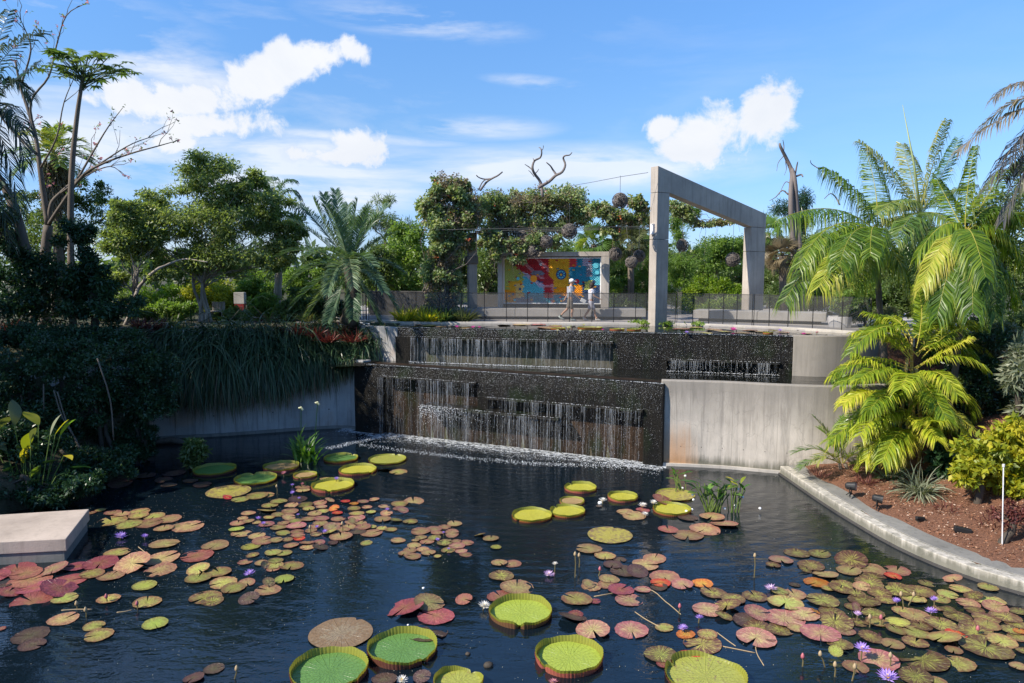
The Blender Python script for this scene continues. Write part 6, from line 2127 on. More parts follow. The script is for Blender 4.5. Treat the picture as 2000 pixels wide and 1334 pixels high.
bush('red_twig_shrub', 'low thin maroon leaved shrub at the right edge of the mulch', 'shrub', RB(1985, 14.6), [(1985, 1000, 40, 26), (2040, 1010, 50, 34), (1955, 1010, 26, 20)], 14.6, 1900, .07, .03, 'maroon', 88, clumps=60)
bush('planter_shrub', 'loose olive shrub growing in the round white planter', 'shrub', tuple(pl1), [(1655, 585, 34, 22), (1640, 600, 26, 14)], pl1.y, 3800, .11, .05, 'light', 89, bark='bark_pale', clumps=34)
bush('planter_shrub', 'grey green fine leaved shrub in the half hidden planter', 'shrub', tuple(pl2), [(1727, 612, 28, 14)], pl2.y, 1600, .14, .02, 'dry', 90, bark='bark_pale', clumps=20)


def cane_palm(name, lab, base, stems_px, D_, fronds, mat, seed, ll, lw, pairs, droop, bark, cat='palm tree', vee=.35, rt=.045, fwd=.55, length=2.0):
    """clumping palm: stems (list of px paths) and fronds as (base, ctrl, tip) in px with depth offsets"""
    rs = np.random.RandomState(seed)
    t = thing(name, base, lab, cat)
    for s in stems_px:
        mb = MB()
        mb.tube(smooth_pts([PD(x, y, D_ + (r[0] if r else 0)) for x, y, *r in s], 4), rt, 7)
        mb.build('stem', bark, t, smooth=True)
    for b_, c_, e_ in fronds:
        p = [PD(q[0], q[1], D_ + (q[2] if len(q) > 2 else 0)) for q in (b_, c_, e_)]
        k = ((p[1] - p[0]).length + (p[2] - p[1]).length) / length
        add_frond(t, 'frond', mat, rs, t.location, p[0], p[1], p[2], ll * (.6 + .4 * k), lw, int(pairs * (.5 + .5 * k)), droop=droop, vee=vee, rach_r=.016, fwd=fwd)
    return t


# tall drooping palms
c = PD(1712, 452, 23.0)
tA = palm('feather_palm', 'palm with broad drooping yellow green fronds reaching towards the portal', c, RB(1752, 23), LM['palmyellow'], M['bark'], 91, 12, 3, .78, .030, 118, .10, 1.3,
          specs=specs_px([((1625, 372), (1512, 435, -1)), ((1620, 395, -1), (1560, 520, -2)), ((1600, 460, -1), (1532, 590, -2)), ((1680, 360), (1608, 325)), ((1640, 420, 1), (1575, 500, 1)),
                          ((1720, 380, 1), (1690, 290, 2)), ((1750, 400, 1), (1800, 440, 1)), ((1690, 500, -1), (1660, 560, -2)), ((1760, 500, -1), (1790, 590, -1)), ((1650, 450, -2), (1600, 560, -3)), ((1700, 420, -1.5), (1700, 500, -3)), ((1660, 420, -1.8), (1640, 520, -3))], 23, c), length=2.6, vee=.15, trunk_bend=-.1, fwd=.2)
c = PD(1795, 420, 25.0)
palm('feather_palm', 'middle palm with an upright spear and steep blue green fronds', c, RB(1800, 25), LM['palmgreen'], M['bark'], 92, 12, 3, .76, .032, 108, .11, 1.0,
     specs=specs_px([((1745, 330), (1678, 275)), ((1820, 320), (1850, 235, -.5)), ((1840, 350), (1872, 270, .5)), ((1760, 360, -1), (1715, 420, -2)), ((1830, 400, -1), (1870, 450, -1.5)), ((1770, 430, -1.5), (1730, 520, -2.5)), ((1800, 450, -1.5), (1790, 560, -3)),
                     ((1740, 380), (1700, 400)), ((1850, 370, 1), (1900, 360, 2)), ((1780, 330, 1), (1760, 280, 2)), ((1825, 450, -1), (1830, 540, -2)), ((1790, 400, -2), (1745, 470, -3.5))], 25, c), length=2.8, vee=.25, fwd=.35)
sp_ = MB(); sp_.tube([PD(1798, 420, 25), PD(1785, 320, 25), PD(1763, 205, 25)], [.05, .035, .008], 6)
par = [o for o in COL.objects if o.name.startswith('feather_palm') and o.get('label', '').startswith('middle')][0]
sp_.build('spear_leaf', plain('spear_green', (.30, .36, .16), .4), par, smooth=True)
m, t_, out = new_mat('orange_green_stem')
pos = t_.node('ShaderNodeNewGeometry').outputs['Position']
sz_ = t_.node('ShaderNodeSeparateXYZ', {0: pos}).outputs[2]
rg_ = t_.math('SINE', t_.math('MULTIPLY', sz_, 38.0))
cc2 = t_.mix(t_.noise(pos, 2.0, 3), (.42, .20, .03), (.22, .24, .05))
cc2 = t_.mix(t_.ramp(rg_, ((.85, 0), (1, .6))), cc2, (.5, .42, .25))
princ(t_, out, cc2, .5)
M['orange_stem'] = m
c = PD(1885, 455, 20.5)
palm('feather_palm', 'palm with orange green crown shaft and glossy broad fronds near the right edge', c, RB(1862, 20.5), LM['palmyellow'], M['bark'], 93, 12, 2.6, .60, .034, 116, .085, 1.2, shaft=M['orange_stem'],
     specs=specs_px([((1885, 370), (1905, 285)), ((1940, 360, .3), (1985, 440, .3)), ((1935, 400), (2000, 520)), ((1920, 430, -1), (1990, 590, -1)), ((1850, 400), (1790, 500)), ((1845, 440, -.8), (1800, 560, -1)),
                     ((1930, 470, -1.2), (1945, 620, -1.6)), ((1900, 490, -1.5), (1900, 610, -2)), ((1860, 480, -1.2), (1830, 620, -1.4)), ((1930, 380, 1), (1960, 330, 1.6)), ((1850, 390, 1), (1830, 350, 1.5)), ((1895, 420, -1.8), (1925, 540, -2.6)), ((1960, 400, 1), (2030, 420, 1.5))], 20.5, c), length=2.1, vee=.15, trunk_bend=.12, fwd=.22)
c = PD(2075, 190, 19)
palm('feather_palm', 'dull purplish palm fronds reaching in at the upper right edge', c, RB(2100, 19), LM['palmdull'], M['bark'], 94, 9, 3, .60, .04, 40, .14, .9,
     specs=specs_px([((2000, 130), (1943, 190)), ((1960, 210), (1872, 295)), ((2000, 240), (1925, 370)), ((2010, 300), (1960, 430)), ((1990, 170, 1), (1915, 250, 1.5)), ((2120, 100), (2200, 200)), ((2100, 300), (2140, 420)), ((2060, 300, -1), (2040, 400, -1.5)), ((1990, 280, 1), (1960, 350, 2))], 19, c), length=2.4)

D_ = 19.6
base = Vector(RB(1780, D_))
br = []
def F3(b_, c_, e_): br.append((b_, c_, e_))
F3((1770, 770), (1700, 700), (1640, 752, -.4)); F3((1760, 790), (1700, 740, -.6), (1648, 790, -1)); F3((1770, 800), (1680, 770, -.5), (1628, 868, -.8)); F3((1775, 810), (1710, 790, -1), (1680, 850, -1.6))
F3((1790, 790), (1850, 740), (1905, 800)); F3((1790, 810), (1850, 780, -.8), (1902, 838, -1.2)); F3((1780, 820), (1800, 800, -1.5), (1830, 860, -2.2)); F3((1775, 700), (1720, 640), (1668, 650)); F3((1780, 700), (1740, 620), (1690, 610, .4))
F3((1790, 690), (1850, 640), (1905, 700)); F3((1790, 720), (1860, 670, -.5), (1925, 720, -.6)); F3((1790, 680), (1810, 600), (1790, 560, .5)); F3((1775, 740), (1720, 700, -1), (1680, 740, -1.6)); F3((1795, 740), (1830, 700, -1.2), (1870, 770, -1.9))
F3((1770, 720), (1690, 690), (1632, 730)); F3((1785, 660), (1830, 610, .6), (1870, 610, 1)); F3((1780, 660), (1745, 600, .6), (1720, 630, 1)); F3((1785, 760), (1780, 700, -1.4), (1760, 760, -2.4)); F3((1770, 840), (1720, 830, -.8), (1690, 900, -1)); F3((1790, 840), (1840, 840, -.6), (1880, 900, -.8))
F3((1775, 650), (1720, 610, -.4), (1660, 690, -.8)); F3((1800, 700), (1870, 620), (1915, 640, .3)); F3((1790, 850), (1770, 830, -1.2), (1740, 900, -1.8)); F3((1776, 780), (1740, 740, -1.2), (1700, 800, -1.9)); F3((1785, 730), (1820, 760, -1.6), (1850, 820, -2.2))
rj = random.Random(5)
br2 = list(br)
for (a_, b_, e_) in br:
    j = lambda q, k, dz: (q[0] + rj.gauss(0, k), q[1] + rj.gauss(0, k * .8), (q[2] if len(q) > 2 else 0) + rj.uniform(-.2, dz))
    br2.append((j(a_, 6, .3), j(b_, 20, 1.0), j(e_, 24, 1.6)))
cane_palm('clumping_palm', 'bright yellow green clumping palm with arching fronds at the pond corner', base,
          [[(1775, 925), (1772, 860), (1778, 790), (1785, 740)], [(1790, 930), (1800, 860), (1795, 790), (1790, 720)], [(1765, 925), (1755, 870), (1762, 800), (1772, 700)], [(1800, 925), (1815, 880), (1805, 830), (1795, 800)], [(1782, 925, .4), (1786, 850, .4), (1782, 760, .4), (1780, 660, .4)]],
          D_, br2, LM['palmbright'], 95, .54, .032, 62, .75, M['orange_stem'], vee=.4)
# small palms at the foot of the wall
cane_palm('small_palm', 'small stiff green palm against the foot of the sunlit wall', Vector(P(1640, 925, .3)), [[(1645, 935), (1640, 905)], [(1662, 935), (1650, 905)]], 20.0,
          [((1640, 905), (1630, 850), (1590, 815)), ((1640, 905), (1600, 860), (1548, 885)), ((1642, 905), (1625, 850), (1600, 835, .4)), ((1645, 905), (1650, 850), (1680, 830)), ((1645, 905), (1680, 860), (1715, 880)), ((1640, 905), (1600, 880, -.5), (1562, 915, -.6)),
           ((1645, 900), (1640, 840), (1650, 815, .3)), ((1648, 905), (1670, 870, -.6), (1690, 905, -.8)), ((1642, 905), (1620, 870, -.6), (1595, 905, -.8))], LM['palmgreen'], 96, .34, .03, 24, .15, M['bark'], vee=.3, rt=.05, fwd=1.0, length=1.1)
cane_palm('small_palm', 'small yellowing palm below the clumping palm', Vector(P(1712, 930, .4)), [[(1712, 940), (1712, 905)]], 19.6,
          [((1712, 905), (1700, 860), (1675, 870)), ((1712, 905), (1730, 850), (1760, 870)), ((1712, 905), (1690, 880, -.4), (1668, 905, -.6)), ((1712, 905), (1735, 880, -.4), (1760, 915, -.6)), ((1712, 905), (1712, 850), (1720, 830, .3))], LM['palmyellow'], 97, .32, .028, 22, .25, M['bark'], vee=.3, rt=.04, fwd=.9, length=1.0)
q = P(1795, 965, .45)
tuft('grass_tuft', 'grey green arching grass tuft in the mulch beside the spotlight', 'grass tuft', q, .4, 150, .95, .03, LM['silver'], 801, 1.2, .28)
q = P(1740, 940, .4)
tuft('grass_tuft', 'dusty green spiky tuft between small palm and grey grass tuft', 'grass tuft', q, .4, 110, .7, .03, LM['palmgrey'], 802, 1.1, .2)
for i, (px, py, lab) in enumerate(((1600, 930, 'thin reddish twig tuft where curb and wall meet'), (1690, 945, 'low maroon tuft left of the dusty green tuft'), (1850, 1000, 'faint maroon tuft above the lying box light'), (1910, 985, 'maroon tuft under the yellow bush'), (1940, 1030, 'small maroon tuft beside the white stake'))):
    q = P(px, py, .4)
    tuft('dry_tuft', lab, 'dry plant', q, .5, 60, .35, .02, LM['maroon'], 810 + i, 1.3, .1, 'small maroon tufts on the mulch')
bush('broadleaf_plant', 'glossy dark broad leaved plant below the clumping palm', 'plant', RB(1845, 18.6), [(1845, 900, 36, 40), (1830, 940, 30, 22)], 18.6, 900, .26, .14, 'deep', 98, clumps=24)
bush('broadleaf_plant', 'small bright green plant at the top of the curved wall', 'plant', (PD(1640, 755, 21.6).x, 21.6, 2.5), [(1640, 738, 14, 14)], 21.3, 150, .16, .08, 'light', 99, clumps=10)

# mulch chips and leaf litter: real little chips
rc = np.random.RandomState(55)
n_ = 9000
px_r = rc.uniform(1560, 2060, n_); py_r = rc.uniform(925, 1130, n_)
X_ = rc.uniform(8.6, 15, n_); Y_ = rc.uniform(11.5, 20.6, n_)
dcv, sdv = seg_dist(X_, Y_, CURB)
ok = (dcv > .8) & (~in_poly(X_, Y_, LOW)) & (dcv < 3.6)
X_, Y_ = X_[ok], Y_[ok]; Zc = hfield(X_, Y_) + .015
C_ = np.stack([X_, Y_, Zc], 1); n_ = len(C_)
a_ = rc.rand(n_) * 6.283
Dv_ = unit(np.stack([np.cos(a_), np.sin(a_), rc.normal(size=n_) * .25], 1))
V_, F_ = leaf_quads(C_, Dv_, unit(rc.normal(size=(n_, 3)) * .35 + [0, 0, 1]), .03 + .07 * rc.rand(n_), .012 + .03 * rc.rand(n_))
LM['chips'] = leaf_mat('wood_chips', [(.10, .045, .025), (.26, .11, .055), (.40, .22, .13), (.62, .46, .36)], 0.0, .8, tcol=(1, 1, 1))
tag(link('wood_chips', np_mesh('wood_chips', V_, [F_], LM['chips'], np.repeat(rc.rand(n_), 4))), 'loose bark chips and leaf litter on the mulch bed', kind='stuff')
# ================================================================== lily pads
FWD = Vector((0, math.cos(TH), -math.sin(TH)))


def scale_at(p):
    return (p - Vector((0, 0, EYE))).dot(FWD) / FPX       # metres per pixel


def pad_mat(name, centre, mid, edge, vein, mott=.5):
    m, t, out = new_mat(name)
    oc = t.node('ShaderNodeTexCoord').outputs['Object']
    s = t.node('ShaderNodeSeparateXYZ', {0: oc})
    ang = t.math('ARCTAN2', s.outputs[1], s.outputs[0])
    r = t.node('ShaderNodeVectorMath', {0: oc}, operation='LENGTH').outputs['Value']
    rnd = t.node('ShaderNodeObjectInfo').outputs['Random']
    ro = t.math('MULTIPLY', rnd, 50.0)
    pol = t.node('ShaderNodeCombineXYZ', {0: t.math('MULTIPLY', t.math('COSINE', ang), 4.2), 1: t.math('MULTIPLY', t.math('SINE', ang), 4.2), 2: t.math('MULTIPLY_ADD', r, .8, ro)}).outputs[0]
    rays = t.noise(pol, 2.6, 4, 0.6)
    blot = t.noise(t.node('ShaderNodeVectorMath', {0: oc, 1: t.node('ShaderNodeCombineXYZ', {0: ro, 1: ro, 2: 0}).outputs[0]}, operation='ADD').outputs[0], 3.2, 5, .65)
    f = t.math('ADD', r, t.math('MULTIPLY', t.math('SUBTRACT', blot, .5), 1.6))
    c = t.mix(t.ramp(f, ((.15, 0), (.55, 1))), centre, mid)
    c = t.mix(t.ramp(f, ((.55, 0), (.95, 1))), c, edge)
    c = t.mix(t.math('MULTIPLY', t.ramp(rays, ((.47, 0), (.54, 1))), mott), c, [x * .8 for x in edge])
    c = t.mix(t.math('MULTIPLY', t.ramp(rays, ((.30, 1), (.40, 0))), mott), c, vein)
    n_ = t.math('FRACT', t.math('MULTIPLY', ang, 16 / 6.2832))
    vl = t.ramp(n_, ((0, 1), (.06, 0), (.94, 0), (1, 1)))
    c = t.mix(t.math('MULTIPLY', vl, .35), c, vein)
    hv = t.node('ShaderNodeHueSaturation', {'Color': c, 'Hue': t.math('MULTIPLY_ADD', rnd, .055, .475), 'Value': t.math('MULTIPLY_ADD', t.math('FRACT', t.math('MULTIPLY', rnd, 7.31)), .6, .68)}).outputs[0]
    sp = t.noise(oc, 16, 4, .7)
    bro = t.noise(oc, 5.5, 5, .7)
    rimm = t.ramp(t.math('ADD', r, t.math('MULTIPLY', bro, .25)), ((1.0, 0), (1.14, .75)))
    hv = t.mix(t.ramp(bro, ((.56, 0), (.70, .55))), hv, [x * .45 for x in edge])
    hv = t.mix(rimm, hv, [x * .4 for x in edge])
    c = t.mix(t.ramp(sp, ((.62, 0), (.70, .75))), hv, (.04, .028, .018))
    princ(t, out, c, .3, t.math('MULTIPLY_ADD', vl, .3, blot), .03)
    return m


PM = {
 'r': pad_mat('pad_plum', (.28, .14, .07), (.30, .09, .08), (.23, .055, .06), (.42, .20, .14), .45),
 'g': pad_mat('pad_green', (.40, .44, .09), (.36, .35, .10), (.27, .15, .07), (.50, .52, .14), .6),
 'b': pad_mat('pad_bronze', (.40, .34, .12), (.36, .24, .11), (.28, .13, .085), (.50, .42, .18), .6),
 'm': pad_mat('pad_mottled', (.40, .42, .08), (.27, .22, .07), (.13, .065, .04), (.50, .50, .11), 1.0),
 'p': pad_mat('pad_pink', (.40, .34, .13), (.38, .23, .14), (.32, .12, .11), (.52, .36, .22), .7),
 'o': pad_mat('pad_orange', (.55, .28, .06), (.55, .13, .04), (.45, .06, .03), (.6, .4, .1), .6),
 'd': pad_mat('pad_sunken_shaded', (.11, .09, .05), (.10, .06, .045), (.07, .04, .035), (.14, .11, .06), .5),
 'y': pad_mat('pad_lime', (.40, .46, .08), (.36, .40, .08), (.25, .22, .06), (.46, .5, .12), .3),
}
rp = random.Random(19)


def pad_mesh(kind, var):
    rnd = random.Random(hash((ord(kind), var)) & 0xffff)
    n = 26
    gap = rnd.uniform(.02, .16)
    rings = [.0, .35, .72, .93, 1.0]
    vs_, fs_ = [(0, 0, .0)], []
    lob = [rnd.uniform(-.03, .03) for _ in range(4)]
    for i, r in enumerate(rings[1:]):
        for k in range(n):
            a_ = gap + (2 * math.pi - 2 * gap) * k / (n - 1)
            wv = 1 + lob[0] * math.sin(2 * a_) + lob[1] * math.sin(3 * a_ + 1) + (.022 * math.sin(13 * a_ + var) if i == 3 else 0)
            if k in (0, n - 1): wv *= .97
            z = .012 * math.sin(5 * a_ + var) * r + (.018 if i == 3 else 0) + .02 * r * r * math.sin(2 * a_ + var)
            vs_.append((math.cos(a_) * r * wv, math.sin(a_) * r * wv, z))
    for k in range(n - 1): fs_.append((0, 1 + k, 2 + k))
    for i in range(3):
        for k in range(n - 1):
            o_ = 1 + i * n
            fs_.append((o_ + k, o_ + n + k, o_ + n + k + 1, o_ + k + 1))
    me = bpy.data.meshes.new('lily_pad')
    me.from_pydata(vs_, [], fs_)
    me.polygons.foreach_set('use_smooth', [True] * len(me.polygons))
    me.materials.append(PM[kind])
    return me


PME = {(k, v): pad_mesh(k, v) for k in PM for v in range(4)}

# (x, y, width) read off enlarged crops: (origin x, origin y, enlargement, list)
Z = []
Z += [(0, 960, 3.566, [
 (640,150,60,'b'),(700,133,70,'g'),(785,152,110,'b'),(850,163,110,'b'),(965,148,150,'g'),(965,172,140,'g'),(1075,175,135,'g'),(780,207,200,'g'),(1165,195,185,'b'),(900,232,170,'g'),(1030,225,190,'b'),(1140,262,130,'b'),(1310,250,210,'b'),
 (1145,368,200,'b'),(1500,380,190,'b'),(815,428,175,'g'),(1125,470,240,'b'),(1370,450,220,'r'),(700,505,250,'r'),(540,525,170,'r'),(920,527,235,'b'),(1115,550,220,'b'),(370,555,190,'p'),(120,550,240,'r'),(180,578,200,'r'),(640,580,160,'g'),(770,592,190,'b'),
 (210,620,270,'r'),(480,622,240,'r'),(25,662,90,'d'),(230,675,240,'r'),(60,718,150,'r'),(415,702,230,'r'),(225,768,270,'r'),(450,750,170,'g'),(1380,555,160,'g'),(1525,568,175,'g'),(1380,608,185,'g'),(1005,660,165,'y'),(1555,640,185,'g'),(1625,678,180,'g'),
 (755,755,155,'g'),(1025,775,190,'g'),(1430,740,210,'g'),(1480,765,150,'m'),(1735,760,150,'d'),(440,892,195,'b'),(655,940,145,'g'),(690,1005,185,'g'),(1080,928,175,'y'),(212,1005,230,'d'),(225,1072,170,'d'),(1490,1240,140,'d'),(1350,1305,140,'d'),(10,960,60,'r'),(-60,600,230,'r'),(-110,690,220,'r')])]
Z += [(360, 860, 3.924, [
 (430,455,140,'g'),(555,430,170,'g'),(630,420,120,'g'),(905,365,120,'b'),(910,388,110,'b'),(1080,300,90,'g'),(1640,245,140,'g'),(1530,235,100,'g'),(655,503,135,'g'),(725,470,125,'g'),(820,500,110,'b'),(870,452,150,'d'),(1035,483,120,'b'),(1115,468,80,'b'),(1235,470,75,'o'),
 (1300,490,70,'o'),(1370,470,90,'p'),(1455,458,80,'b'),(1300,525,100,'g'),(1400,515,80,'b'),(1530,508,90,'p'),(1755,472,165,'b'),(490,563,110,'b'),(630,548,140,'g'),(810,550,130,'b'),(725,570,110,'b'),(650,597,90,'g'),(1000,567,115,'b'),(1148,532,85,'o'),(1172,562,80,'o'),(1320,565,120,'g'),
 (1430,555,80,'g'),(410,642,120,'b'),(490,625,95,'b'),(555,633,70,'b'),(850,620,110,'g'),(950,606,120,'b'),(1050,603,120,'p'),(1180,605,110,'b'),(1320,600,130,'p'),(1520,608,140,'b'),(400,690,120,'y'),(435,718,155,'b'),(555,735,135,'b'),(725,670,130,'b'),(860,660,160,'p'),(755,712,110,'g'),
 (865,705,105,'b'),(970,695,90,'b'),(1040,640,120,'b'),(1130,680,130,'p'),(1260,665,120,'b'),(1370,670,120,'b'),(1430,665,90,'g'),(1435,715,170,'b'),(1200,742,190,'b'),(600,775,160,'b'),(700,770,110,'b'),(790,762,90,'b'),(880,755,90,'o'),(510,817,145,'y'),(940,790,120,'b'),(1030,785,100,'p'),
 (945,822,120,'b'),(1045,828,120,'d'),(1140,790,80,'d'),(680,865,130,'g'),(765,868,120,'g'),(465,935,110,'b'),(590,945,100,'b'),(700,930,120,'g'),(690,965,140,'g'),(820,965,180,'g'),(680,990,100,'b'),(765,1068,160,'y'),(640,1150,200,'b'),(490,1225,160,'d'),(1810,700,150,'b'),(1940,715,100,'b'),
 (1770,772,60,'b'),(1860,780,110,'b'),(1760,808,110,'b'),(1730,847,110,'b'),(1870,865,110,'b'),(1940,895,60,'g'),(1215,690,110,'b'),(1330,700,120,'d'),(800,600,100,'b'),(760,640,90,'b'),(1010,725,90,'b'),(870,735,110,'b'),(-30,665,150,'b')])]
Z += [(900, 900, 3.333, [
 (-30,530,70,'b'),(35,537,100,'b'),(228,565,80,'y'),(250,668,110,'b'),(335,673,120,'b'),(265,755,160,'m'),(365,828,235,'b'),(260,888,180,'r'),(20,915,110,'r'),(835,577,170,'b'),(940,622,140,'g'),(1035,645,90,'d'),(990,682,130,'d'),(1260,640,160,'b'),(1200,683,170,'b'),(1325,760,195,'b'),
 (1060,722,180,'d'),(1150,735,150,'d'),(965,775,130,'b'),(850,820,140,'b'),(945,810,110,'b'),(1042,845,165,'r'),(1185,840,110,'p'),(755,905,205,'g'),(1095,908,180,'p'),(875,920,70,'r'),(1070,335,110,'b'),(1130,362,150,'b'),(1185,325,90,'r'),(1320,270,150,'r'),(1480,375,130,'d'),(1635,368,165,'b'),
 (1712,420,185,'b'),(1590,450,200,'b'),(1480,488,195,'b'),(1350,450,130,'r'),(1290,825,110,'d'),(1300,800,130,'o'),(1440,812,140,'p'),(1570,800,140,'o'),(1645,862,175,'m'),(1770,905,160,'m'),(900,300,40,'d'),(1915,885,165,'m')])]
Z += [(1000, 1060, 3.333, [
 (1430,385,180,'m'),(1580,353,170,'b'),(1840,340,150,'b'),(1780,395,220,'g'),(1270,440,190,'p'),(1400,425,190,'m'),(1380,487,120,'m'),(520,400,100,'r'),(395,500,190,'d'),(525,580,225,'p'),(778,572,225,'p'),(1540,510,200,'d'),(1770,495,260,'p'),(1900,470,200,'p'),(1600,555,170,'m'),(1740,570,170,'m'),
 (1850,560,120,'b'),(1590,625,245,'p'),(990,555,120,'g'),(1130,600,120,'o'),(1270,600,130,'g'),(1240,660,255,'m'),(970,735,215,'m'),(1150,742,140,'o'),(985,797,90,'r')])]
Z += [(1500, 1000, 3.994, [
 (230,325,200,'m'),(400,328,180,'m'),(100,378,180,'p'),(40,420,110,'m'),(335,425,200,'m'),(290,460,100,'m'),(450,500,190,'b'),(650,395,240,'m'),(630,462,190,'b'),(800,450,210,'b'),(820,515,200,'m'),(975,507,140,'o'),(380,555,190,'o'),(470,602,110,'g'),(590,570,180,'m'),(790,560,220,'m'),
 (560,612,180,'m'),(730,590,130,'b'),(210,570,90,'d'),(205,650,185,'b'),(425,695,250,'m'),(1000,610,260,'m'),(1180,625,230,'m'),(870,635,180,'m'),(920,692,150,'m'),(750,700,230,'m'),(500,790,200,'m'),(820,800,170,'m'),(520,862,300,'m'),(850,867,170,'g'),(1010,865,180,'y'),
 (600,932,160,'p'),(410,955,290,'p'),(1150,812,230,'b'),(1050,780,150,'g'),(1190,892,180,'m'),(1350,885,240,'m'),(1480,820,200,'m'),(1400,770,120,'m'),(1330,758,90,'b'),(1560,720,170,'b'),(1610,772,150,'m'),(1720,690,240,'g'),(1770,748,190,'b'),(1700,840,200,'m'),(1850,820,230,'m'),(1620,905,250,'m'),
 (1710,888,180,'g'),(1470,955,160,'o'),(1620,942,250,'m'),(1365,1000,260,'g'),(1700,1065,370,'m'),(1825,1012,210,'g'),(1950,980,150,'g'),(1960,940,100,'o'),(1940,880,170,'m'),(1985,1092,100,'m'),(1950,1212,130,'b'),(1450,1085,140,'b'),(1210,1155,390,'m'),(1480,1185,250,'g'),(865,1160,300,'p'),
 (1150,1290,270,'m'),(1300,1335,180,'g'),(560,1040,200,'m'),(20,1000,90,'p'),(1240,560,120,'m'),(690,640,150,'m'),(1600,670,130,'m'),(1960,780,140,'m'),(1900,930,150,'m')])]
Z += [(500, 1130, 3.333, [(970,205,255,'r'),(1130,172,200,'b'),(1290,158,200,'r'),(1170,248,245,'r'),(1115,355,260,'d'),(1595,118,185,'r'),(835,660,170,'d'),(1080,655,120,'d'),(2080,235,100,'r'),(-60,30,120,'b')])]
pads = []
for ox, oy, k, lst in Z:
    for x, y, w_, kd in lst:
        px, py, pw = ox + x / k, oy + y / k, w_ / k
        if any(abs(px - q[0]) < .35 * pw and abs(py - q[1]) < .14 * pw for q in pads): continue
        pads.append((px, py, pw, kd))
rx9 = random.Random(29)
tr_ = 0; added = 0
while added < 60 and tr_ < 3000:
    tr_ += 1
    px = rx9.gauss(620, 80); py = rx9.gauss(1015, 28); pw = rx9.uniform(22, 34)
    if rx9.random() < .35: px = rx9.gauss(860, 35); py = rx9.gauss(1062, 14)
    if rx9.random() < .3: px = rx9.gauss(1800, 110); py = rx9.gauss(1200, 45); pw = rx9.uniform(34, 50)
    if py < 985 or px > 1985: continue
    if px < 800 and py > 1085: continue
    if any(math.hypot((px - q[0]), (py - q[1]) * 3.0) < .55 * (pw + q[2]) * .72 for q in pads): continue
    pads.append((px, py, pw, rx9.choice('bbgbmp' if px < 1000 else 'mmgb'))); added += 1
# a few more in the far-left corner, its shade put into their dull colour
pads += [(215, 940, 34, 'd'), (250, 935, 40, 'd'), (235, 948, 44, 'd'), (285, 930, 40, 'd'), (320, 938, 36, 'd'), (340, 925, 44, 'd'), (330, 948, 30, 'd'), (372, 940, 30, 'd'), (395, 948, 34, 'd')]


def cluster(px, py):
    if py < 985 and px < 410: return 'in the dark corner under the hedge'
    if px < 230 and py > 1085: return 'below the stone landing'
    if px < 420 and py < 1060: return 'right of the stone landing'
    if px < 480 and py <= 1200: return 'in the left foreground'
    if px < 480: return 'at the lower left'
    if px < 790 and py < 985: return 'among the far rimmed pads'
    if px < 790 and py < 1090: return 'in the crowded left raft'
    if px < 740: return 'below the crowded left raft'
    if px < 930 and py < 1100: return 'in the small middle group'
    if px < 990 and py > 1140: return 'beside the white star flower'
    if px < 1290 and py < 1025: return 'between the central rimmed pads'
    if px < 1480 and py < 1065: return 'below the white flowered plant'
    if px < 1250 and py < 1160: return 'in the centre of the pond'
    if px < 1500 and py < 1160: return 'near the orange red leaves'
    if px < 1500: return 'around the lower centre flowers'
    if px < 1720 and py < 1165: return 'near the right curb'
    if px < 1720: return 'around the pink leaves'
    if py < 1215: return 'in the right raft'
    return 'in the lower right corner'


CN = {'r': 'plum red', 'g': 'yellow green', 'b': 'bronze', 'm': 'mottled', 'p': 'pinkish', 'o': 'orange red', 'd': 'dull', 'y': 'lime green'}
ORD = ['first', 'second', 'third', 'fourth', 'fifth', 'sixth', 'seventh', 'eighth', 'ninth', 'tenth', 'eleventh', 'twelfth', 'thirteenth', 'fourteenth', 'fifteenth', 'sixteenth', 'seventeenth', 'eighteenth', 'nineteenth', 'twentieth', 'twenty-first', 'twenty-second', 'twenty-third', 'twenty-fourth', 'twenty-fifth', 'twenty-sixth', 'twenty-seventh', 'twenty-eighth', 'twenty-ninth', 'thirtieth']
groups = {}
raw_ = {}
for q in pads:
    raw_.setdefault((cluster(q[0], q[1]), q[3]), []).append(q)
for (cl, kd), lst in raw_.items():
    if len(lst) <= 7:
        groups[(cl, kd, '')] = lst
    else:
        lst = sorted(lst, key=lambda q: q[1])
        k_ = 2 if len(lst) < 16 else 3
        for j_ in range(k_):
            part_ = (('back half', 'front half') if k_ == 2 else ('back third', 'middle third', 'front third'))[j_]
            groups[(cl, kd, part_)] = lst[len(lst) * j_ // k_:len(lst) * (j_ + 1) // k_]
cnt_ = 0
for (cl, kd, pt_), lst in groups.items():
    cl = (pt_ + ' ' + cl).strip()
    lst.sort(key=lambda q: q[0])
    for i, (px, py, pw, _) in enumerate(lst):
        cnt_ += 1
        if len(lst) == 1: lab = f'the only {CN[kd]} lily pad {cl}'
        elif i == 0: lab = f'leftmost {CN[kd]} lily pad {cl}'
        elif i == len(lst) - 1: lab = f'rightmost {CN[kd]} lily pad {cl}'
        else: lab = f'{ORD[i]} {CN[kd]} lily pad from left, {cl}'
        c = P(px, py, 0)
        r = pw * scale_at(c) / 2
        sink = -.0 if kd != 'd' else -.0
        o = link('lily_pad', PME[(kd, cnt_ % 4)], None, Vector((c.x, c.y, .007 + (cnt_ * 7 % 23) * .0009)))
        o.scale = (r, r * rp.uniform(.9, 1.06), r)
        tl = rp.gauss(0, .03) if rp.random() < .88 else rp.uniform(.1, .35)
        o.rotation_euler = (tl, rp.gauss(0, .03), rp.uniform(0, 6.28))
        if abs(tl) > .08: o.location.z += r * abs(math.sin(tl)) * .6
        tag(o, lab, 'lily pad', 'lily pads on the lower pond')

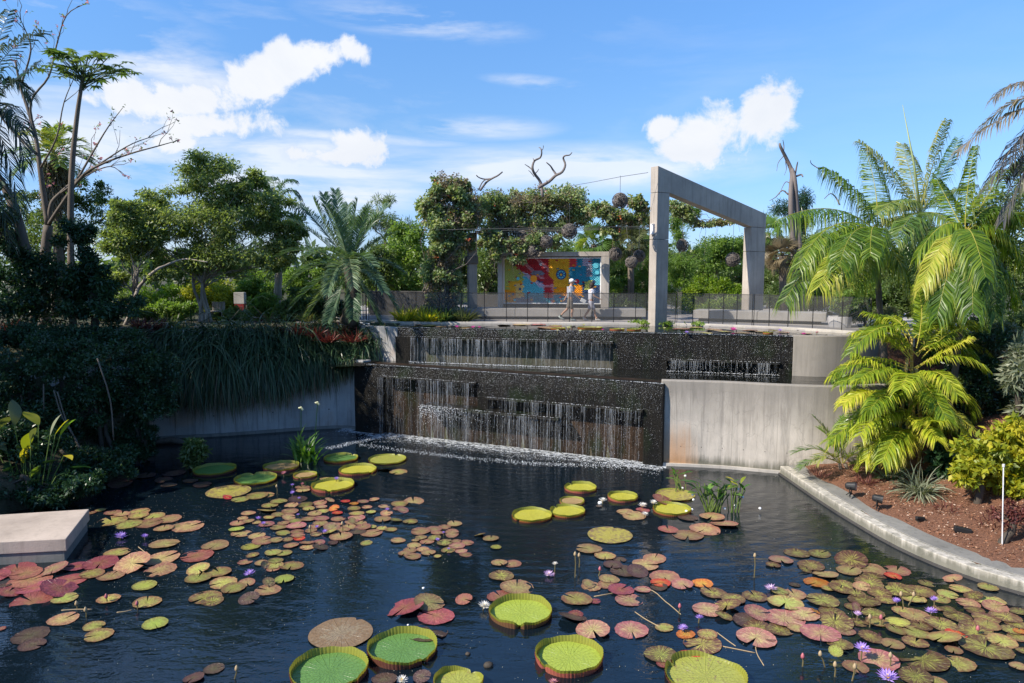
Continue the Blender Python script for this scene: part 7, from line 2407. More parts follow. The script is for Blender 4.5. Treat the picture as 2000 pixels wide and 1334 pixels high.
# ---- giant rimmed pads
def vic_leaf_mat(name, c1, c2, blot=.0):
    m, t, out = new_mat(name)
    oc = t.node('ShaderNodeTexCoord').outputs['Object']
    s = t.node('ShaderNodeSeparateXYZ', {0: oc})
    ang = t.math('ARCTAN2', s.outputs[1], s.outputs[0])
    r = t.node('ShaderNodeVectorMath', {0: oc}, operation='LENGTH').outputs['Value']
    n1_ = t.noise(oc, 3, 4, .6); cell = t.node('ShaderNodeTexVoronoi', {'Vector': oc, 'Scale': 22.0}).outputs['Distance']
    rad = t.math('ABSOLUTE', t.math('SUBTRACT', t.math('FRACT', t.math('MULTIPLY', ang, 26 / 6.2832)), .5))
    rv_ = t.ramp(rad, ((0, 1), (.07, 0)))
    c = t.mix(n1_, c1, c2)
    c = t.mix(t.math('MULTIPLY', rv_, .25), c, [x * 1.35 for x in c1])
    c = t.mix(t.math('MULTIPLY', cell, .35), c, [x * .7 for x in c2])
    if blot:
        b2 = t.noise(oc, 11, 6, .75)
        c = t.mix(t.ramp(t.math('ADD', b2, t.math('MULTIPLY', r, .35 * blot)), ((.60, 0), (.70, 1))), c, (.20, .13, .07))
        c = t.mix(t.ramp(b2, ((.70, 0), (.76, 1))), c, (.07, .045, .03))
    princ(t, out, c, .35, t.math('ADD', cell, rv_), .006)
    return m


def rim_mat(name, c1, c2):
    m, t, out = new_mat(name)
    oc = t.node('ShaderNodeTexCoord').outputs['Object']
    s = t.node('ShaderNodeSeparateXYZ', {0: oc})
    ang = t.math('ARCTAN2', s.outputs[1], s.outputs[0])
    st = t.math('ABSOLUTE', t.math('SINE', t.math('MULTIPLY', ang, 30.0)))
    nz_ = t.noise(oc, 2.5, 3)
    c = t.mix(nz_, c1, c2)
    c = t.mix(t.ramp(st, ((0, .55), (.45, 0))), c, [x * .45 for x in c1])
    b = t.node('ShaderNodeBsdfPrincipled', {'Base Color': c, 'Roughness': .45})
    tr = t.node('ShaderNodeBsdfTranslucent', {'Color': t.mix(1.0, c, (1.3, 1.1, .8), 'MULTIPLY')})
    mx = t.node('ShaderNodeMixShader', {0: .3, 1: b.outputs[0], 2: tr.outputs[0]})
    t.l.new(mx.outputs[0], out.inputs[0])
    return m


VL = {'lime': vic_leaf_mat('giant_pad_lime', (.36, .42, .06), (.28, .36, .05)), 'green': vic_leaf_mat('giant_pad_green', (.13, .26, .06), (.09, .19, .05)), 'yellow': vic_leaf_mat('giant_pad_yellow', (.50, .45, .05), (.40, .38, .05)),
      'tan': vic_leaf_mat('giant_pad_tan', (.42, .28, .13), (.34, .22, .10)), 'old': vic_leaf_mat('giant_pad_old', (.42, .38, .07), (.36, .30, .07), 1.0), 'oldlime': vic_leaf_mat('giant_pad_old_lime', (.36, .38, .07), (.30, .30, .06), .35), 'dead': vic_leaf_mat('giant_pad_decayed', (.30, .24, .14), (.22, .16, .11), 1.6)}
RM_ = {'pink': rim_mat('rim_pink', (.50, .10, .11), (.55, .22, .10)), 'brown': rim_mat('rim_brown', (.20, .09, .05), (.28, .15, .06)), 'orange': rim_mat('rim_orange', (.55, .22, .06), (.50, .12, .07)), 'dark': rim_mat('rim_dark', (.16, .05, .05), (.22, .10, .05))}
RIN = rim_mat('rim_inner_green', (.24, .27, .04), (.34, .33, .05))


def giant(px, py, pw, leaf, rim, lab, notch=-1.6, hr=.11, low=None, seed=1, hole=False):
    c = P(px, py, 0)
    r = pw * scale_at(c) / 2 * .96
    t = thing('giant_lily_pad', (c.x, c.y, .0), lab, 'giant lily pad', 'giant rimmed lily pads')
    n = 180
    rnd = random.Random(seed)
    ph = rnd.uniform(0, 6)
    def edge(a_, k=1.0):
        d_ = (a_ - notch + math.pi) % (2 * math.pi) - math.pi
        return r * k * (1 - .13 * math.exp(-(d_ / .07) ** 2)) * (1 + .012 * math.sin(3 * a_ + ph))
    def rh(a_):
        d_ = (a_ - notch + math.pi) % (2 * math.pi) - math.pi
        h = hr * .8 * (1 - .75 * math.exp(-(d_ / .10) ** 2)) * (1 + .13 * math.sin(2 * a_ + ph) + .09 * math.sin(5 * a_ + ph * 2) + .06 * math.sin(11 * a_ + ph))
        if low is not None:
            e_ = (a_ - low + math.pi) % (2 * math.pi) - math.pi
            h *= 1 - .75 * math.exp(-(e_ / .55) ** 2)
        return h
    vs_, fs_ = [(0, 0, .022)], []
    A = [2 * math.pi * k / n for k in range(n)]
    for rr_ in (.3, .6, .85, .97):
        for a_ in A:
            e_ = edge(a_, rr_); vs_.append((math.cos(a_) * e_, math.sin(a_) * e_, .022 + .004 * math.sin(7 * a_ + rr_ * 9 + ph)))
    for k in range(n): fs_.append((0, 1 + k, 1 + (k + 1) % n))
    for i in range(3):
        for k in range(n):
            k2 = (k + 1) % n; o_ = 1 + i * n
            fs_.append((o_ + k, o_ + n + k, o_ + n + k2, o_ + k2))
    me = bpy.data.meshes.new('leaf_floor'); me.from_pydata(vs_, [], fs_); me.materials.append(VL[leaf]); me.polygons.foreach_set('use_smooth', [True] * len(me.polygons))
    link('leaf_floor', me, t)
    if rim:
        def wall(k0, k1, k2, z0, nm, mat):
            v_, f_ = [], []
            for j, (kk, zf_) in enumerate(((k0, 0), (k1, .55), (k2, 1.0))):
                for i, a_ in enumerate(A):
                    rib = 1 + (.012 if i % 3 == 0 else -.004)
                    e_ = edge(a_, kk) * rib
                    v_.append((math.cos(a_) * e_, math.sin(a_) * e_, z0 + zf_ * rh(a_)))
            for j in range(2):
                for k in range(n):
                    k2_ = (k + 1) % n
                    f_.append((j * n + k, j * n + k2_, (j + 1) * n + k2_, (j + 1) * n + k))
            me = bpy.data.meshes.new(nm); me.from_pydata(v_, [], f_); me.materials.append(mat); me.polygons.foreach_set('use_smooth', [True] * len(f_))
            link(nm, me, t)
        wall(.962, .985, 1.012, .022, 'rim_inside', RIN)
        wall(.972, .998, 1.02, -.02, 'rim_outside', RM_[rim])
    return t


gl_ = [
 (1017, 1200, 126, 'lime', 'brown', 'lime green giant pad with a heart notch facing the viewer', -1.62, .13), (1111, 1288, 136, 'lime', 'pink', 'lime green giant pad with the pinkest ribbed rim in the foreground', -2.5, .14),
 (786, 1272, 139, 'green', 'dark', 'deep green giant pad right of the half cut foreground one', -.75, .14), (643, 1315, 153, 'green', 'dark', 'deep green giant pad cut by the bottom edge', -.6, .14),  # darker green leaf and dark rim stand in for shade here
 (895, 1338, 100, 'oldlime', 'brown', 'giant pad barely showing at the bottom edge below the seeds', 1.0, .12), (1378, 1324, 160, 'oldlime', 'dark', 'large pitted yellow green giant pad at the bottom edge with a tattered rim', 2.5, .12),
 (1134, 955, 64, 'yellow', 'pink', 'yellow giant pad farthest out in the centre group', 2.2, .09), (1117, 981, 50, 'tan', 'pink', 'small pink rimmed pad below the farthest yellow one', 0, .06), (1216, 973, 60, 'yellow', 'pink', 'yellow giant pad right of the white flower', 0, .09),
 (1108, 1001, 70, 'yellow', 'orange', 'yellow giant pad touching its left neighbour in the centre', 2.3, .08), (1039, 1009, 80, 'yellow', 'orange', 'leftmost yellow giant pad of the centre group', -2.4, .08), (1312, 997, 75, 'yellow', 'orange', 'yellow giant pad left of the white flowered plant, nearer one', 2.6, .08),
 (1318, 968, 78, 'old', 'orange', 'worn yellow giant pad behind the nearer yellow one by the plant', 0, .03),
 (420, 920, 82, 'green', 'dark', 'shaded green giant pad nearest the dark hedge', .4, .10), (499, 938, 82, 'green', 'dark', 'shaded green giant pad with a brown rim in front of the strap plant', 2, .09), (549, 914, 70, 'tan', 'pink', 'pink rimmed tan giant pad directly below the strap leaved plant', 0, .10),  # first two carry their shade in the green leaf and dark rim
 (596, 930, 46, 'tan', 'pink', 'smallest pink rimmed pad of the far left group', -1.8, .07), (666, 897, 67, 'green', 'orange', 'green giant pad right of the strap leaved plant', 1, .08), (756, 899, 75, 'oldlime', 'dark', 'dull giant pad nearest the waterfall foam', 1.2, .06),
 (699, 920, 74, 'yellow', 'pink', 'bright yellow giant pad below the foam line', -.6, .09), (650, 951, 84, 'yellow', 'pink', 'largest bright yellow giant pad of the left group', -1.5, .10)]
for i, g_ in enumerate(gl_):
    giant(*g_[:6], notch=g_[6], hr=g_[7], seed=i, low=(1.0 if i in (4, 5) else None))
for i, (px, py, pw, lf, lab) in enumerate(((666, 1238, 132, 'dead', 'flat decayed brown giant leaf with a yellow middle'), (1191, 1046, 94, 'old', 'flat yellow giant leaf with a tattered brown edge in the centre'), (446, 961, 90, 'old', 'flat old yellowish giant leaf with a fallen brown leaf on it'))):
    giant(px, py, pw, lf, None, lab, 1.2, seed=50 + i)

# ---- flowers
def petal_mat(name, c1, c2):
    m, t, out = new_mat(name)
    oc = t.node('ShaderNodeTexCoord').outputs['Object']
    z_ = t.node('ShaderNodeVectorMath', {0: oc}, operation='LENGTH').outputs['Value']
    c = t.mix(t.ramp(z_, ((.25, 0), (1.0, 1))), c1, c2)
    b = t.node('ShaderNodeBsdfPrincipled', {'Base Color': c, 'Roughness': .5})
    tr = t.node('ShaderNodeBsdfTranslucent', {'Color': c})
    mx = t.node('ShaderNodeMixShader', {0: .35, 1: b.outputs[0], 2: tr.outputs[0]})
    t.l.new(mx.outputs[0], out.inputs[0]); return m
FM = {'purple': petal_mat('petal_purple', (.62, .50, .85), (.36, .16, .72)), 'lilac': petal_mat('petal_lilac', (.85, .75, .85), (.62, .32, .72)), 'white': petal_mat('petal_white', (.85, .82, .7), (.85, .82, .82)),
      'magenta': petal_mat('petal_magenta', (.8, .2, .5), (.75, .06, .42)), 'cream': petal_mat('petal_cream', (.75, .72, .3), (.8, .8, .55)), 'rose': petal_mat('petal_rose', (.7, .4, .4), (.5, .12, .2))}
M['stamen'] = plain('stamen_yellow', (.75, .45, .03), .6)
M['stalk'] = plain('stalk_olive', (.16, .13, .06), .5)


def flower_mesh(kind, openness, np_):
    rs = np.random.RandomState(len(kind) + np_)
    V_, F_ = [], []
    n = 0
    for ring, (cnt, e, l) in enumerate(((np_, openness, 1.0), (np_, openness + .35, .88), (np_ // 2, openness + .75, .7))):
        for k in range(cnt):
            a_ = 2 * math.pi * (k + ring * .5) / cnt + rs.normal() * .05
            el_ = e + rs.normal() * .08
            d_ = np.array([math.cos(a_) * math.cos(el_), math.sin(a_) * math.cos(el_), math.sin(el_)])
            s = np.array([-math.sin(a_), math.cos(a_), 0])
            u_ = np.cross(d_, s)
            w_ = .13 if kind != 'white' else .14
            V_ += [d_ * .08, d_ * .5 * l + s * w_ - u_ * .0, d_ * .55 * l + u_ * -.06, d_ * .5 * l - s * w_, d_ * l + np.array([0, 0, .06])]
            F_ += [(n, n + 1, n + 2), (n, n + 2, n + 3), (n + 1, n + 4, n + 2), (n + 2, n + 4, n + 3)]; n += 5
    me = bpy.data.meshes.new('petals'); me.from_pydata([tuple(v) for v in V_], [], F_); me.materials.append(FM[kind]); return me
FME = {}
STM = MB(); STM.ball((0, 0, .16), .17, .17, .16, 8, 5, .1)
stm_me = bpy.data.meshes.new('stamens'); stm_me.from_pydata(STM.v, [], STM.f); stm_me.materials.append(M['stamen'])


def flower(px, py, w_, kind, lab, z=0.0, h=.12, group='water lily flowers on the lower pond', op=.3):
    """flower seen centred at (px,py), standing h above the water z"""
    c = P(px, py, z + h)
    r = w_ * scale_at(c) / 2
    t = thing('water_lily_flower', (c.x, c.y, z), lab, 'water lily', group)
    k = (kind, round(op, 1))
    if k not in FME: FME[k] = flower_mesh(kind, op, 12)
    o = link('petals', FME[k], t, Vector((0, 0, h - r * .25))); o.scale = (r, r, r); o.rotation_euler = (rp.uniform(-.2, .2), rp.uniform(-.2, .2), rp.uniform(0, 6))
    o = link('stamens', stm_me, t, Vector((0, 0, h - r * .25))); o.scale = (r, r, r)
    mb = MB(); mb.tube([(c.x + rp.uniform(-.03, .03), c.y, z - .05), (c.x, c.y, z + h - r * .2)], .008 + r * .03, 5); mb.build('stalk', M['stalk'], t)


FL = [
 (1734, 1319, 46, 'purple', 'largest purple water lily at the bottom right', .16), (1684, 1264, 34, 'purple', 'upright purple water lily above the largest one', .22), (1675, 1199, 20, 'lilac', 'pale lilac flower cupped by a folded pink leaf', .14),
 (1751, 1173, 20, 'purple', 'pinkish purple flower in the right raft, left of the blue pair', .1), (1825, 1170, 19, 'purple', 'upper flower of the blue violet pair in the right raft', .18), (1819, 1192, 27, 'purple', 'lower flower of the blue violet pair in the right raft', .12),
 (1506, 1147, 29, 'lilac', 'pale lilac star flower on open blue water', .08), (1366, 1206, 21, 'purple', 'blue purple flower among the dark folded leaves', .1), (1334, 1225, 24, 'purple', 'pink purple flower left of the dark folded leaves', .09),
 (945, 1181, 29, 'white', 'white star flower left of the heart notched pad', .1), (1177, 977, 20, 'white', 'white flower between two yellow giant pads', .1), (1255, 987, 22, 'white', 'white flower near the middle yellow giant pads', .1), (1276, 981, 18, 'white', 'white flower beside the worn giant pad', .1),
 (1259, 1004, 18, 'white', 'lowest white flower of the central trio', .1), (1084, 1101, 14, 'white', 'small white flower standing over a lilac one', .2), (1072, 1120, 26, 'lilac', 'pale lilac flower drooping beside a dark bud', .06), (785, 1326, 26, 'white', 'pale flower on a grey stalk at the bottom edge', .1),
 (1080, 1331, 24, 'rose', 'ragged pink flower at the bottom edge below the pink rimmed pad', .06),
 (235, 1045, 26, 'purple', 'purple flower right of the stone landing', .08), (282, 1047, 17, 'purple', 'smaller purple flower next to the first by the landing', .08), (487, 1118, 25, 'purple', 'vivid purple flower in the left foreground', .1), (504, 1012, 14, 'purple', 'upper purple bloom left of the crowded raft', .08), (514, 1022, 13, 'purple', 'lower purple bloom left of the crowded raft', .06),
 (571, 962, 13, 'purple', 'purple bloom right of the flat old giant leaf', .1), (571, 947, 11, 'purple', 'bluish bloom below the smallest pink rimmed pad', .06), (657, 935, 14, 'purple', 'lilac bloom just above the largest yellow pad', .1), (554, 924, 14, 'rose', 'dark pink globe bloom at the tan giant pad', .12), (584, 973, 10, 'purple', 'small blue bloom behind the crowded raft', .05),
 (634, 1038, 14, 'purple', 'purple bloom at the lower side of the crowded raft', .06), (619, 1029, 11, 'purple', 'faint violet bloom in the middle of the crowded raft', .05), (756, 995, 13, 'purple', 'purple bloom at the right end of the crowded raft', .1), (854, 1054, 13, 'purple', 'blue bloom at the small middle group', .08), (876, 1072, 10, 'purple', 'violet bloom under the small middle group', .05), (582, 1005, 9, 'purple', 'tiny violet bloom inside the crowded raft', .05),
 (866, 1040, 9, 'purple', 'tiny bloom on top of the small middle group', .08), (1438, 968, 9, 'white', 'tiny white bloom right of the water plant', .1), (110, 984, 12, 'purple', 'bluish bloom behind the stone landing', .06), (590, 945, 10, 'rose', 'small rosy bloom on the smallest rimmed pad', .08)]
for f_ in FL:
    flower(f_[0], f_[1], f_[2], f_[3], f_[4], 0, f_[5], op=.25 if f_[2] > 22 else .5)


def bud(px, py, hpx, col, lab, lean=0.0, z=0.0):
    c = P(px, py, z); s = scale_at(c)
    t = thing('lily_bud', c, lab, 'lily bud', 'lily buds and stalks on the lower pond')
    tip = c + Vector((lean * s * hpx, 0, hpx * s))
    mb = MB(); mb.tube([c - Vector((0, 0, .05)), c.lerp(tip, .6) + Vector((.01, 0, 0)), tip], .011, 5); mb.build('stalk', M['stalk'], t)
    mb = MB(); mb.lathe(tip - Vector((0, 0, .02)), [(0, 0), (.028, .02), (.032, .05), (.018, .085), (0, .105)], 8); mb.build('bud_tip', col, t, smooth=True)
M['bud_rose'] = plain('bud_rose', (.42, .12, .14), .5); M['bud_tan'] = plain('bud_tan', (.38, .28, .16), .6)
for i, (px, py, h, c_, lab, ln) in enumerate(((1123, 1128, 45, 'bud_tan', 'tall thin closed bud in the middle of the pond', 0), (1131, 1108, 22, 'bud_tan', 'short tan bud beside the tall thin one', 0), (1168, 1125, 12, 'bud_rose', 'brown wilted bloom in the centre of the pond', .3),
        (1325, 1198, 12, 'bud_rose', 'pink bud at the end of a submerged stalk', .2), (1567, 1302, 18, 'bud_rose', 'rose bud lying left of the upright stalks', 0), (1613, 1303, 24, 'bud_tan', 'leaning dry seed stalk lower right', -.5), (1770, 1185, 22, 'bud_tan', 'tan curled stalk between the purple flowers', .6),
        (1766, 1188, 26, 'bud_tan', 'grey upright stalk beside the curled one', -.3), (1738, 1302, 20, 'bud_tan', 'pale stub right of the red folded leaf', 0), (1663, 1330, 26, 'bud_tan', 'pale stump stalk at the bottom edge', .2), (1630, 1322, 22, 'bud_tan', 'dark forked stalk at the bottom edge', 0),
        (1473, 1128, 42, 'bud_tan', 'lone thin stalk standing on open water', 0), (208, 1177, 10, 'bud_rose', 'pink bud on the small pad in the left foreground', 0), (268, 1190, 9, 'bud_rose', 'pink bud beside the pad in the left foreground', 0), (150, 1190, 9, 'bud_tan', 'small tan bud in the left foreground', 0), (168, 1205, 12, 'bud_tan', 'thin tan stalk in the left foreground', 0),
        (669, 1040, 16, 'bud_tan', 'pale stalk in the crowded left raft', 0), (606, 1045, 14, 'bud_tan', 'thin stalk left in the crowded raft', 0), (541, 965, 14, 'bud_tan', 'thin stalk near the flat old giant leaf', 0), (456, 1326, 18, 'bud_tan', 'dark grey snag tip at the bottom left edge', .4), (1698, 1225, 18, 'bud_tan', 'pink pale stub under the right raft', 0), (1720, 1222, 14, 'bud_rose', 'second pink stub under the right raft', 0), (1909, 1240, 10, 'bud_rose', 'small orange bud in the lower right corner', 0))):
    bud(px, py, h, M[c_], lab, ln)
for px, py, w_, lab in ((914, 1278, 11, 'small dark seed pod floating on blue water'), (954, 1301, 20, 'larger brown seed pod floating below the small one'), (1172, 983, 10, 'pale floating petal left of the white flower'), (827, 1149, 6, 'tiny cream petal floating on blue water'), (797, 1221, 5, 'tiny cream petal left of the red pads')):
    c = P(px, py, 0); r = w_ * scale_at(c) / 2
    mb = MB(); mb.ball((c.x, c.y, r * .2), r, r * .9, r * .6, 10, 6, .12)
    tag(mb.build('floating_pod', M['bark_dark'] if w_ > 10 else M['foam'], smooth=True, loc=c), lab, 'seed pod')
# folded upright leaves
for i, (px, py, w_, kd, lab, rx, rz) in enumerate(((1672, 1192, 26, 'p', 'folded tan leaf standing behind the lilac flower', 1.0, .5), (1663, 1200, 18, 'b', 'narrow folded leaf left of the lilac flower', 1.25, 1.2), (1632, 1277, 27, 'y', 'green leaf standing on edge lower right', .9, -.5), (518, 1107, 20, 'b', 'upright brown folded leaf right of the vivid purple flower', .9, .9), (688, 1020, 16, 'b', 'folded leaf standing in the crowded raft', .9, .4),
        (1149, 1143, 26, 'b', 'folded pale leaf in the centre of the pond', .5, .2), (1480, 1200, 60, 'p', 'large pinkish leaf with a raised fold lower right', .25, .3), (838, 1181, 60, 'b', 'tan leaf folded over between plum red pads', .3, .1), (525, 1140, 26, 'b', 'curled tan leaf below the vivid purple flower', .6, .7), (786, 998, 26, 'p', 'torn pink leaf right of the purple bloom', .4, .6), (444, 972, 18, 'o', 'fallen orange leaf on the flat old giant leaf', .3, .2), (1592, 1195, 24, 'o', 'small orange curled leaf lower right', .4, 1.2))):
    c = P(px, py, .04); r = w_ * scale_at(c) / 2
    o = link('folded_leaf', PME[(kd, i % 4)], None, Vector((c.x, c.y, .03 + r * abs(math.sin(rx)) * .7))); o.scale = (r, r * .8, r); o.rotation_euler = (rx, .2, rz)
    tag(o, lab, 'folded lily leaf', 'folded lily leaves on the lower pond')
# submerged pale stalks
for i, (pp, lab) in enumerate((([(1160, 1165), (1260, 1150), (1300, 1175), (1330, 1200)], 'long pale stalk curving under the pads lower centre'), ([(1240, 1195), (1262, 1210), (1290, 1225)], 'short pale stalk left of the pink purple flower'), ([(1410, 1262), (1440, 1268), (1475, 1275)], 'pinkish stalk trailing from the big mottled pad'),
        ([(1475, 1250), (1478, 1275), (1492, 1300)], 'dark looping stalk below the big pink pad'), ([(1400, 1235), (1420, 1250), (1437, 1262)], 'thin stalk on blue water lower centre'), ([(120, 1192), (150, 1190), (180, 1190)], 'thin straw coloured stalk in the left foreground'), ([(228, 1196), (245, 1194), (258, 1191)], 'straw stalk leading to a pink bud'), ([(270, 1068), (285, 1080), (292, 1088)], 'pale stalk between pads right of the landing'))):
    mb = MB(); mb.tube(smooth_pts([P(x, y, .004) for x, y in pp], 4), .008, 5, True)
    tag(mb.build('floating_stalk', M['stalk2'] if 'stalk2' in M else M['bud_tan'], smooth=True, loc=P(*pp[0], 0)), lab, 'stalk', 'loose stalks on the lower pond')

# floating specks of pollen, tiny leaves
mb = MB(); rr_ = random.Random(91)
for i in range(2600):
    px, py = rr_.choice(((rr_.uniform(150, 900), rr_.uniform(960, 1100)), (rr_.uniform(0, 2000), rr_.uniform(930, 1334)), (rr_.uniform(200, 700), rr_.uniform(985, 1150))))
    c = P(px, py, 0)
    if in_poly(np.array([c.x]), np.array([c.y]), LOWW)[0]:
        drops(mb, lambda r_: (c.x, c.y, .0), 1, rr_, .006)
tag(mb.build('floating_specks', M['speck'] if 'speck' in M else plain('speck_tan', (.4, .37, .28), .6)), 'tiny pale specks drifting on the pond', kind='stuff')

# ================================================================== plants standing in the water
def blade_mesh(name, L, W, bend, mat, rnd, fold=.25, oval=False):
    n = 7
    V_, F_ = [], []
    for i in range(n + 1):
        t_ = i / n
        w_ = W * (math.sin(math.pi * min(1, t_ * .93 + .07)) if oval else (1 - t_ ** 3) * min(1, .35 + t_ * 3)) * .5
        x = L * (math.sin(bend * t_) / bend if bend else t_); z = L * t_
        ang = bend * t_
        xx = L * (1 - math.cos(ang)) / max(bend, .01); zz = L * math.sin(ang) / max(bend, .01)
        V_ += [(xx, -w_, zz + w_ * fold), (xx, 0, zz), (xx, w_, zz + w_ * fold)]
    for i in range(n):
        for k in range(2):
            F_.append((i * 3 + k, i * 3 + k + 1, i * 3 + 4 + k, i * 3 + 3 + k))
    return np_mesh(name, V_, [F_], mat, np.full(len(V_), rnd.random()), smooth=True)


def strap_plant(px, py, lab, n, L, W, mat, seed, spread=.22, bend=(.3, 1.2), cat='water plant', name='water_plant', zb=0.0):
    rnd = random.Random(seed)
    c = P(px, py, zb)
    t = thing(name, c, lab, cat)
    ms_ = [blade_mesh('strap_leaf', L * rnd.uniform(.8, 1.1), W, rnd.uniform(*bend), mat, rnd) for _ in range(7)]
    for k in range(n):
        o = link('strap_leaf', ms_[k % 7], t, Vector((rnd.gauss(0, spread * .6), rnd.gauss(0, spread * .5), -.03)))
        a_ = rnd.uniform(0, 6.28)
        o.rotation_euler = (0, rnd.uniform(0, .45), a_); s = rnd.uniform(.6, 1.1); o.scale = (s, s, s)
    return t
t = strap_plant(598, 902, 'bright green strap leaved water plant with yellow flower stalks', 64, 1.15, .10, LM['strap'], 3, .34, (.3, 1.3))
for (x0, y0, x1, y1) in ((588, 890, 588, 800), (612, 890, 620, 790)):
    c = P(x0, 900, 0); tp_ = PD(x1, y1, c.y)
    mb = MB(); mb.tube([c, tp_], .012, 5); mb.build('flower_stalk', LM['strap'], t)
    mb = MB()
    for k in range(5):
        a_ = k * 1.257; mb.ball(tp_ + Vector((math.cos(a_) * .05, math.sin(a_) * .05, .02 * k)), .04, .04, .03, 6, 4)
    o = mb.build('yellow_flower', FM['cream'], t); o['kind'] = 'stuff'


def broad_plant(px, py, lab, leaves, seed, mat, flowers=0, D_=None, name='water_plant', cat='water plant', zb=0.0):
    """leaves: (px, py, length px, width px, lean angle deg, tone mat)"""
    rnd = random.Random(seed)
    c = P(px, py, zb); s = scale_at(c)
    t = thing(name, c, lab, cat)
    for (lx, ly, ll, lw, ang, mt) in leaves:
        dy = rnd.uniform(-.15, .25)
        base = PD(lx, ly, c.y + dy)
        root = c + Vector((rnd.gauss(0, .06) + (base.x - c.x) * .35, dy * .5, -.04))
        mb = MB(); mb.tube([root, root.lerp(base, .6) + Vector((0, 0, .03)), base], .012, 5, True); mb.build('leaf_stalk', M['green_stalk'], t)
        me_ = blade_mesh('broad_leaf', ll * s, lw * s, rnd.uniform(.3, .9), LM[mt], rnd, .3, True)
        o = link('broad_leaf', me_, t, base - c)
        o.rotation_euler = (rnd.uniform(-.4, .4), math.radians(ang), rnd.uniform(-.9, .9) + (math.pi if ang < 0 else 0))
        if ang < 0: o.rotation_euler[1] = math.radians(-ang)
    for k in range(flowers):
        q = PD(px + rnd.uniform(-60, 50), py - rnd.uniform(0, 55), c.y); 
        mb = MB(); mb.ball(q, .035, .035, .03, 6, 4, .2); mb.build('small_white_flower', M['white_paint'], t)
    return t
M['green_stalk'] = plain('green_stalk', (.12, .18, .04), .5)
rr_ = random.Random(15)
lv = []
for k in range(30):
    lx = 1390 + rr_.gauss(0, 24); ly = 960 + rr_.uniform(-18, 16)
    lv.append((lx, ly, rr_.uniform(18, 32), rr_.uniform(9, 15), rr_.choice((1, -1)) * rr_.uniform(15, 80), rr_.choice(('strap', 'light', 'strap'))))
broad_plant(1392, 1000, 'leafy bright green water plant dotted with small white flowers', lv, 16, None, 8)
lv = [(1322 + rr_.gauss(0, 7), 928 + rr_.uniform(-8, 10), rr_.uniform(14, 20), rr_.uniform(8, 11), rr_.choice((1, -1)) * rr_.uniform(15, 80), 'strap') for _ in range(9)]
broad_plant(1332, 960, 'small green water plant left of the white flowered one', lv, 17, None, 2)
lv = [(1438 + rr_.gauss(0, 9), 950 + rr_.uniform(-10, 12), rr_.uniform(16, 24), rr_.uniform(8, 12), rr_.choice((1, -1)) * rr_.uniform(15, 80), rr_.choice(('strap', 'yellow'))) for _ in range(11)]
broad_plant(1436, 1000, 'thin yellowish water plant right of the white flowered one', lv, 18, None, 2)
# big leaved plant lower left; sunlight put into the colour of its yellow leaves
lv = [(28, 830, 62, 26, -20, 'dry'), (48, 880, 40, 24, 8, 'yellow'), (12, 880, 60, 26, -35, 'dry'), (75, 830, 48, 30, -45, 'yellow'), (98, 850, 44, 22, 15, 'silver'), (118, 850, 42, 22, 20, 'strap'), (108, 848, 36, 24, 30, 'yellow'), (60, 860, 26, 18, 0, 'dry'), (125, 890, 40, 14, 70, 'yellow'),
      (60, 935, 44, 16, 35, 'light'), (40, 935, 46, 14, -75, 'light'), (20, 920, 50, 26, -60, 'deep'), (80, 910, 50, 26, 55, 'deep'), (110, 930, 46, 24, 60, 'deep'), (130, 915, 44, 22, 75, 'strap'), (10, 950, 50, 26, -70, 'strap'), (50, 955, 46, 20, 50, 'strap'), (90, 950, 44, 24, 65, 'deep'), (120, 945, 40, 20, 40, 'deep'), (30, 900, 44, 24, 40, 'deep'),
      (46, 905, 36, 30, 0, 'yellow'), (-15, 900, 60, 30, 20, 'deep'), (-20, 850, 60, 28, 30, 'dry'), (5, 930, 40, 24, 40, 'deep'), (140, 935, 36, 18, 60, 'deep')]
broad_plant(62, 985, 'large leaved marsh plant with leaves coloured yellow as if sunlit behind the landing', lv, 19, None, 0)
# shaded bush in the water left of the strap plant
c = P(382, 915, 0)
leafy_tree('water_shrub', 'shaded bushy water plant in front of the left wall', 'water plant', c, c + Vector((0, 0, .4)), [(tuple(c + Vector((0, 0, .62))), (.42, .4, .36)), (tuple(c + Vector((-.1, 0, .3))), (.3, .3, .25))], 1700, .15, .05, LM['mid'], M['green_stalk'], .02, 26, .4, 71, 9, 1)
c = P(265, 905, 0)
leafy_tree('water_shrub', 'feathery dark plants hanging at the water under the hedge', 'water plant', c, c + Vector((0, 0, .3)), [(tuple(c + Vector((0, .2, .4))), (.7, .5, .35)), (tuple(c + Vector((-.9, 0, .3))), (.6, .4, .3))], 2600, .13, .035, LM['deep'], M['green_stalk'], .02, 30, .4, 72, 9, 1)
# pale driftwood board at the wall foot
a_ = P(300, 862, .05)
mb = MB(); mb.tube([P(292, 866, .06), P(335, 860, .1), P(372, 866, .05)], [.08, .13, .05], 7); tag(mb.build('floating_log', M['bark'], smooth=True, loc=a_), 'grey log floating at the foot of the shaded wall', 'log')

